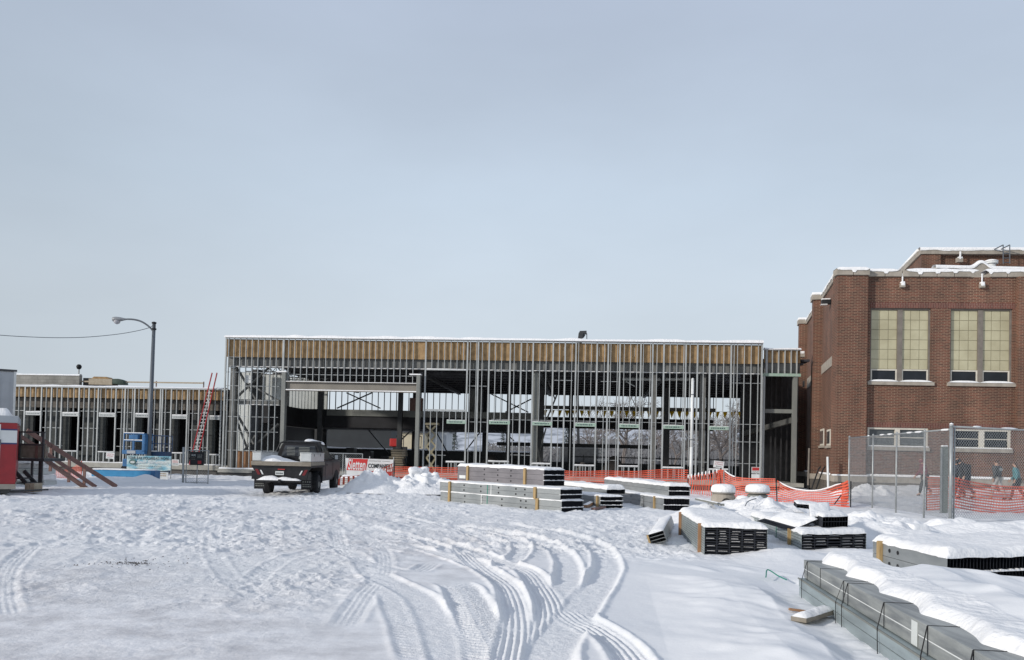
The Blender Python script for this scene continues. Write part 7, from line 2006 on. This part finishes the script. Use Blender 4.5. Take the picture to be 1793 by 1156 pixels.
def trees():
    protos = []
    for k, (sd_, h) in enumerate(((3, 11), (8, 9), (15, 12))):
        t = thing('bare_tree', 'x', 'tree', (0,0,0)); b = tree_mesh(sd_, h, 6 if k != 1 else 6); 
        b.build('trunk_and_branches', M['bark'], t, world=False); protos.append(t)
    spots = [(1092, 92, 0, 1.25, 'largest bare tree behind, spreading wide in the fifth window bay'), (1180, 100, 1, 1.0, 'bare tree behind, straight beyond the white pipe'), (1262, 80, 2, .95, 'dense bare tree behind the seventh window bay'),
             (1312, 84, 1, 1.05, 'bare tree seen behind the last studs near the link bay'), (1038, 130, 0, 1.1, 'slim distant bare tree in the fourth window bay'), (1232, 96, 0, .9, 'low bare tree left of the dense one'), (1140, 140, 2, 1.2, 'faint bare tree far beyond the sixth bay'), (1290, 110, 0, 1.15, 'tall thin bare tree between the dense one and the last studs')]
    for i, (px, Y, k, s, lab) in enumerate(spots):
        o = protos[k] if i in (0, 1, 2) and False else copy_tree(protos[k])
        p = PY(px, 800, Y); o.location = (p.x, p.y, 0); o.rotation_euler = (0, 0, i*1.7); o.scale = (s, s, s); o['label'] = lab; o['group'] = 'bare trees beyond the building'
    for t in protos:
        for ch in list(t.children): bpy.data.objects.remove(ch)
        bpy.data.objects.remove(t)
    # conifers
    M['conifer'] = pm('conifer_green', (.03,.045,.035), (.10,.12,.12), 5, .9)
    first = None
    for i, (px, Y, h, lab) in enumerate(((992, 120, 6, 'dark conifer beyond the studs right of the middle columns'), (795, 118, 5, 'dark conifer in the snowy lot behind the scissor lift'), (1204, 150, 7, 'conifer beyond the white pipe'), (1055, 160, 6.5, 'small conifer beyond the soil heap'), (880, 170, 7, 'faint conifer left of the middle columns'))):
        p = PY(px, 800, Y); t = thing('conifer', lab, 'tree', (p.x, p.y, 0), i, 'conifers beyond the building')
        b = MB(); b.tube([(0,0,-.2),(0,0,h)], [.15,.03], 6); b.build('trunk', M['bark'], t, world=False)
        b = MB(); r_ = random.Random(i)
        for k in range(420):
            f_ = r_.random()**.8; z = .5+(h-.5)*f_; rad = (1-f_)*h*.24+.1; a = r_.uniform(0, 6.283); q = rad*r_.uniform(.3,1.0)
            c = Vector((math.cos(a)*q, math.sin(a)*q, z-q*.25)); s = r_.uniform(.16,.34); dr = Vector((math.cos(a), math.sin(a), -.5))*s; sd2 = Vector((-math.sin(a), math.cos(a), 0))*s*.5
            b.add([c-sd2, c+sd2, c+dr], [(0,1,2)])
        b.build('crown', M['conifer'], t, world=False)
    # the far wood reads as one mass
    b = MB(); r_ = random.Random(77)
    for k in range(1500):
        px = r_.uniform(850, 1350); Y = r_.uniform(170, 260); p = PY(px, 800, Y); h = r_.uniform(2.5, 8)*(0.6 if px < 1000 else 1.0)
        for s in range(4):
            a = r_.uniform(-.35,.35); b.add([(p.x-.10+a, p.y, -.2), (p.x+.10+a, p.y, -.2), (p.x+a*4+r_.uniform(-1,1), p.y+r_.uniform(-.5,.5), h*r_.uniform(.6,1))], [(0,1,2)])
        for s in range(7):
            c = Vector((p.x+r_.uniform(-1.2,1.2), p.y, h*r_.uniform(.25,.85))); b.add([c, c+Vector((r_.uniform(-.8,.8),0,r_.uniform(.3,1.2))), c+Vector((r_.uniform(-.5,.5),.1,r_.uniform(.2,.8)))], [(0,1,2)])
    o = b.build('far_wood', pm('far_wood_bark', (.13,.125,.125), (.19,.19,.20), .3, .9)); tag(o, 'grey-brown line of bare woodland in the distance beyond the frame', 'woodland', kind='stuff')
trees()

# ------------------------------------------------------------------ students walking past the school
def skin_mesh(name, verts, edges, radii, sub=2, root=0, mat=None, parent=None):
    me = bpy.data.meshes.new(name); me.from_pydata([tuple(v) for v in verts], edges, []); o = bpy.data.objects.new(name, me); COL.objects.link(o)
    md = o.modifiers.new('s', 'SKIN'); md.use_smooth_shade = True
    for i, v in enumerate(me.skin_vertices[0].data):
        r_ = radii[i]; v.radius = (r_, r_) if not isinstance(r_, tuple) else r_; v.use_root = (i == root)
    if sub: sm = o.modifiers.new('u', 'SUBSURF'); sm.levels = sub; sm.render_levels = sub
    bpy.context.view_layer.update(); dg = bpy.context.evaluated_depsgraph_get(); me2 = bpy.data.meshes.new_from_object(o.evaluated_get(dg))
    bpy.data.objects.remove(o); me2.name = name; o2 = bpy.data.objects.new(name, me2); COL.objects.link(o2)
    me2.materials.clear(); me2.materials.append(mat); me2.polygons.foreach_set('use_smooth', [True]*len(me2.polygons))
    if parent: o2.parent = parent
    return o2
M['skin'] = pm('skin', (.45,.27,.19), (.40,.23,.16), 5, .6)
def person(label, px, Y, H, head_dir, coat, pants, hair_m, stride=.28, bend=0.0, hood=False, pack=None, print_=False, arm_out=0.0, sh=1.0, pyf=None, bare_hand=True):
    p = PY(px, 850, Y); z0 = gz(p.x, Y)
    t = thing('person', label, 'person', (p.x, Y, z0), head_dir, 'students walking past the school')
    s = H/1.75
    # local: +y is the walking direction, x to the right
    hip = .93*s; bx = bend
    def V(x, y, z): return Vector((x*s, y*s, z*s))
    pelvis = V(0,0,.95); waist = V(0,.02+bx*.1,1.12); chest = V(0,.05+bx*.35,1.34-abs(bx)*.05); neck = V(0,.05+bx*.55,1.50-abs(bx)*.10); head = V(0,.07+bx*.75,1.60-abs(bx)*.12); crown = V(0,.07+bx*.85,1.71-abs(bx)*.13)
    verts = [pelvis, waist, chest, neck, head, crown]; edges = [(0,1),(1,2),(2,3),(3,4),(4,5)]; rad = [.13,.115,.135,.055,.085,.07]
    joints = {}
    for sd_, k in ((-1, stride), (1, -stride)):
        hipj = V(sd_*.09,0,.90); knee = V(sd_*.10,k*.55+.04,.50); ank = V(sd_*.10,k-(.10 if k < 0 else 0),.09+(.05 if k < 0 else 0)); toe = V(sd_*.11,k+.14-(.05 if k < 0 else 0),.04)
        n = len(verts); verts += [hipj, knee, ank, toe]; edges += [(0,n),(n,n+1),(n+1,n+2),(n+2,n+3)]; rad += [.095,.062,.045,.04]; joints[('leg', sd_)] = (hipj, knee, ank, toe)
        sh_ = V(sd_*.19, chest.y/s, 1.41-abs(bx)*.08); el = V(sd_*(.25+arm_out), chest.y/s-k*.35-.04, 1.13); wr = V(sd_*(.24+arm_out*.5), chest.y/s-k*.6+.10, .90)
        n = len(verts); verts += [sh_, el, wr]; edges += [(2,n),(n,n+1),(n+1,n+2)]; rad += [.07,.045,.032]; joints[('arm', sd_)] = (sh_, el, wr)
        # palm, fingers, thumb
        d = (wr-el).normalized(); side = Vector((0,1,0)); side = (side-d*side.dot(d)).normalized()
        palm = wr+d*.07*s; n2_ = len(verts); verts.append(palm); edges.append((n+2, n2_)); rad.append(.028)
        for q in range(4):
            off = side*(.03-.02*q)*s; ln = [.055,.065,.06,.045][q]*s; a = palm+off+d*.02*s; c = a+d*ln*.6; e_ = c+(d*.6+Vector((-sd_*.5,0,0))*.5)*ln*.6
            m0 = len(verts); verts += [a, c, e_]; edges += [(n2_, m0), (m0, m0+1), (m0+1, m0+2)]; rad += [.011,.010,.008]
        m0 = len(verts); a = wr+d*.03*s+side*.035*s; c = a+(d*.5+side*.6)*.05*s; verts += [a, c]; edges += [(n+2, m0), (m0, m0+1)]; rad += [.012,.009]
    rad = [r_*s for r_ in rad]
    skin_mesh('body', verts, edges, rad, 2, 0, M['skin'], t)
    # trousers
    v2 = [pelvis]; e2 = []; r2 = [.15]
    for sd_ in (-1, 1):
        hj, kn, an, to = joints[('leg', sd_)]; n = len(v2); v2 += [hj, kn, an+Vector((0,0,.02*s))]; e2 += [(0,n),(n,n+1),(n+1,n+2)]; r2 += [.108,.078,.064]
    skin_mesh('trousers', v2, e2, [r_*s for r_ in r2], 2, 0, pants, t)
    for sd_ in (-1, 1):
        hj, kn, an, to = joints[('leg', sd_)]
        skin_mesh('shoe', [an+Vector((0,-.03*s,-.035*s)), an.lerp(to,.5)+Vector((0,0,-.02*s)), to], [(0,1),(1,2)], [.05*s,.048*s,.04*s], 2, 0, M['black'], t)
    # coat
    v3 = [pelvis+Vector((0,0,-.05*s)), waist, chest, neck-Vector((0,0,.05*s))]; e3 = [(0,1),(1,2),(2,3)]; r3 = [.165*sh,.155*sh,.175*sh,.085]
    for sd_ in (-1, 1):
        a, el, wr = joints[('arm', sd_)]; n = len(v3); v3 += [a, el, wr-(wr-el)*.05]; e3 += [(2,n),(n,n+1),(n+1,n+2)]; r3 += [.095,.072,.056]
    skin_mesh('jacket', v3, e3, [r_*s for r_ in r3], 2, 0, coat, t)
    if hood: skin_mesh('hood', [neck, head+Vector((0,-.02*s,0)), crown+Vector((0,-.03*s,-.02*s))], [(0,1),(1,2)], [.10*s,.128*s,.10*s], 2, 0, coat, t)
    else:
        skin_mesh('hair', [head+Vector((0,-.045*s,-.02*s)), head+Vector((0,-.03*s,.05*s)), crown+Vector((0,-.005*s,0))], [(0,1),(1,2)], [.082*s,.10*s,.085*s], 2, 0, hair_m, t)
        if hood is None: skin_mesh('hair_fall', [head+Vector((0,-.06*s,.02*s)), neck+Vector((0,-.07*s,-.02*s)), neck+Vector((0,-.10*s,-.14*s))], [(0,1),(1,2)], [.08*s,.085*s,.05*s], 2, 0, hair_m, t)
    # face
    f = head+Vector((0,.085*s,.0))
    b = MB(); b.lathe([(.005,-.01),(.016,0),(.014,.025),(.004,.05)], f+Vector((0,.005*s,-.01)), 6); b.build('nose', M['skin'], t, world=False)
    b = MB(); b.box(f.x-.04, f.x-.02, f.y-.012, f.y-.004, f.z+.02, f.z+.032); b.box(f.x+.02, f.x+.04, f.y-.012, f.y-.004, f.z+.02, f.z+.032); b.build('eyes', M['black'], t, world=False)
    b = MB(); b.box(f.x-.025, f.x+.025, f.y-.012, f.y-.004, f.z-.045, f.z-.036); b.build('mouth', M['ink_red'], t, world=False)
    if pack:
        c = chest+Vector((0,-.22*s,-.10*s)); b = MB(); b.box(c.x-.16*s, c.x+.16*s, c.y-.11*s, c.y+.09*s, c.z-.24*s, c.z+.20*s); b.build('backpack', pack, t, world=False, bevel=.06*s, smooth=True, seg=3)
        b = MB()
        for sd_ in (-1, 1): b.tube([c+Vector((sd_*.12*s,.08*s,.18*s)), chest+Vector((sd_*.13*s,0,.18*s)), chest+Vector((sd_*.13*s,.17*s,.05*s))], .018*s, 6)
        b.build('pack_strap', pack, t, world=False)
    if print_:
        c = chest+Vector((0,-.195*s,-.02*s)); b = MB()
        for dz, wd in ((.05,.07),(.02,.11),(-.01,.12),(-.05,.11)): b.box(c.x-wd*s, c.x+wd*s, c.y-.004, c.y, c.z+dz*s-.008, c.z+dz*s+.010)
        b.build('back_print', M['panel_int'], t, world=False)
    return t
C_ = lambda n, c: pm(n, c, tuple(v*.75 for v in c), 6, .8)
cr_, navy_, blk_, gry_, teal_ = C_('maroon_cloth', (.16,.03,.045)), C_('slate_cloth', (.045,.052,.065)), C_('black_cloth', (.018,.018,.022)), C_('charcoal_cloth', (.055,.058,.062)), C_('teal_cloth', (.08,.22,.24))
jean, dkp, tanp = C_('dark_jeans', (.03,.035,.05)), C_('dark_trousers', (.02,.022,.026)), C_('pale_trousers', (.42,.40,.38))
hair1, hair2 = C_('dark_hair', (.03,.022,.018)), C_('brown_hair', (.07,.035,.022))
person('person in a maroon hooded coat and dark trousers walking alone behind the chain link', 1619, 35.2, 1.66, R(75), cr_, dkp, hair1, .22, .12, hood=True, sh=1.1)
person('person in a slate grey jacket half hidden by the corner post, beside one in black', 1679, 34.6, 1.66, R(80), navy_, dkp, hair1, .2, .15, hood=True)
person('person in a big black hooded coat stooping under a black backpack', 1692, 34.2, 1.76, R(70), blk_, jean, hair1, .25, .35, hood=True, pack=blk_, sh=1.15)
person('person in a charcoal jacket with a white print on the back and pale trousers', 1747, 34.0, 1.68, R(25), gry_, tanp, hair2, .22, .0, print_=True, sh=1.05)
person('person with long brown hair in a teal jacket at the right edge', 1781, 33.6, 1.58, R(50), teal_, dkp, hair2, .2, .05, hood=None, sh=1.05)
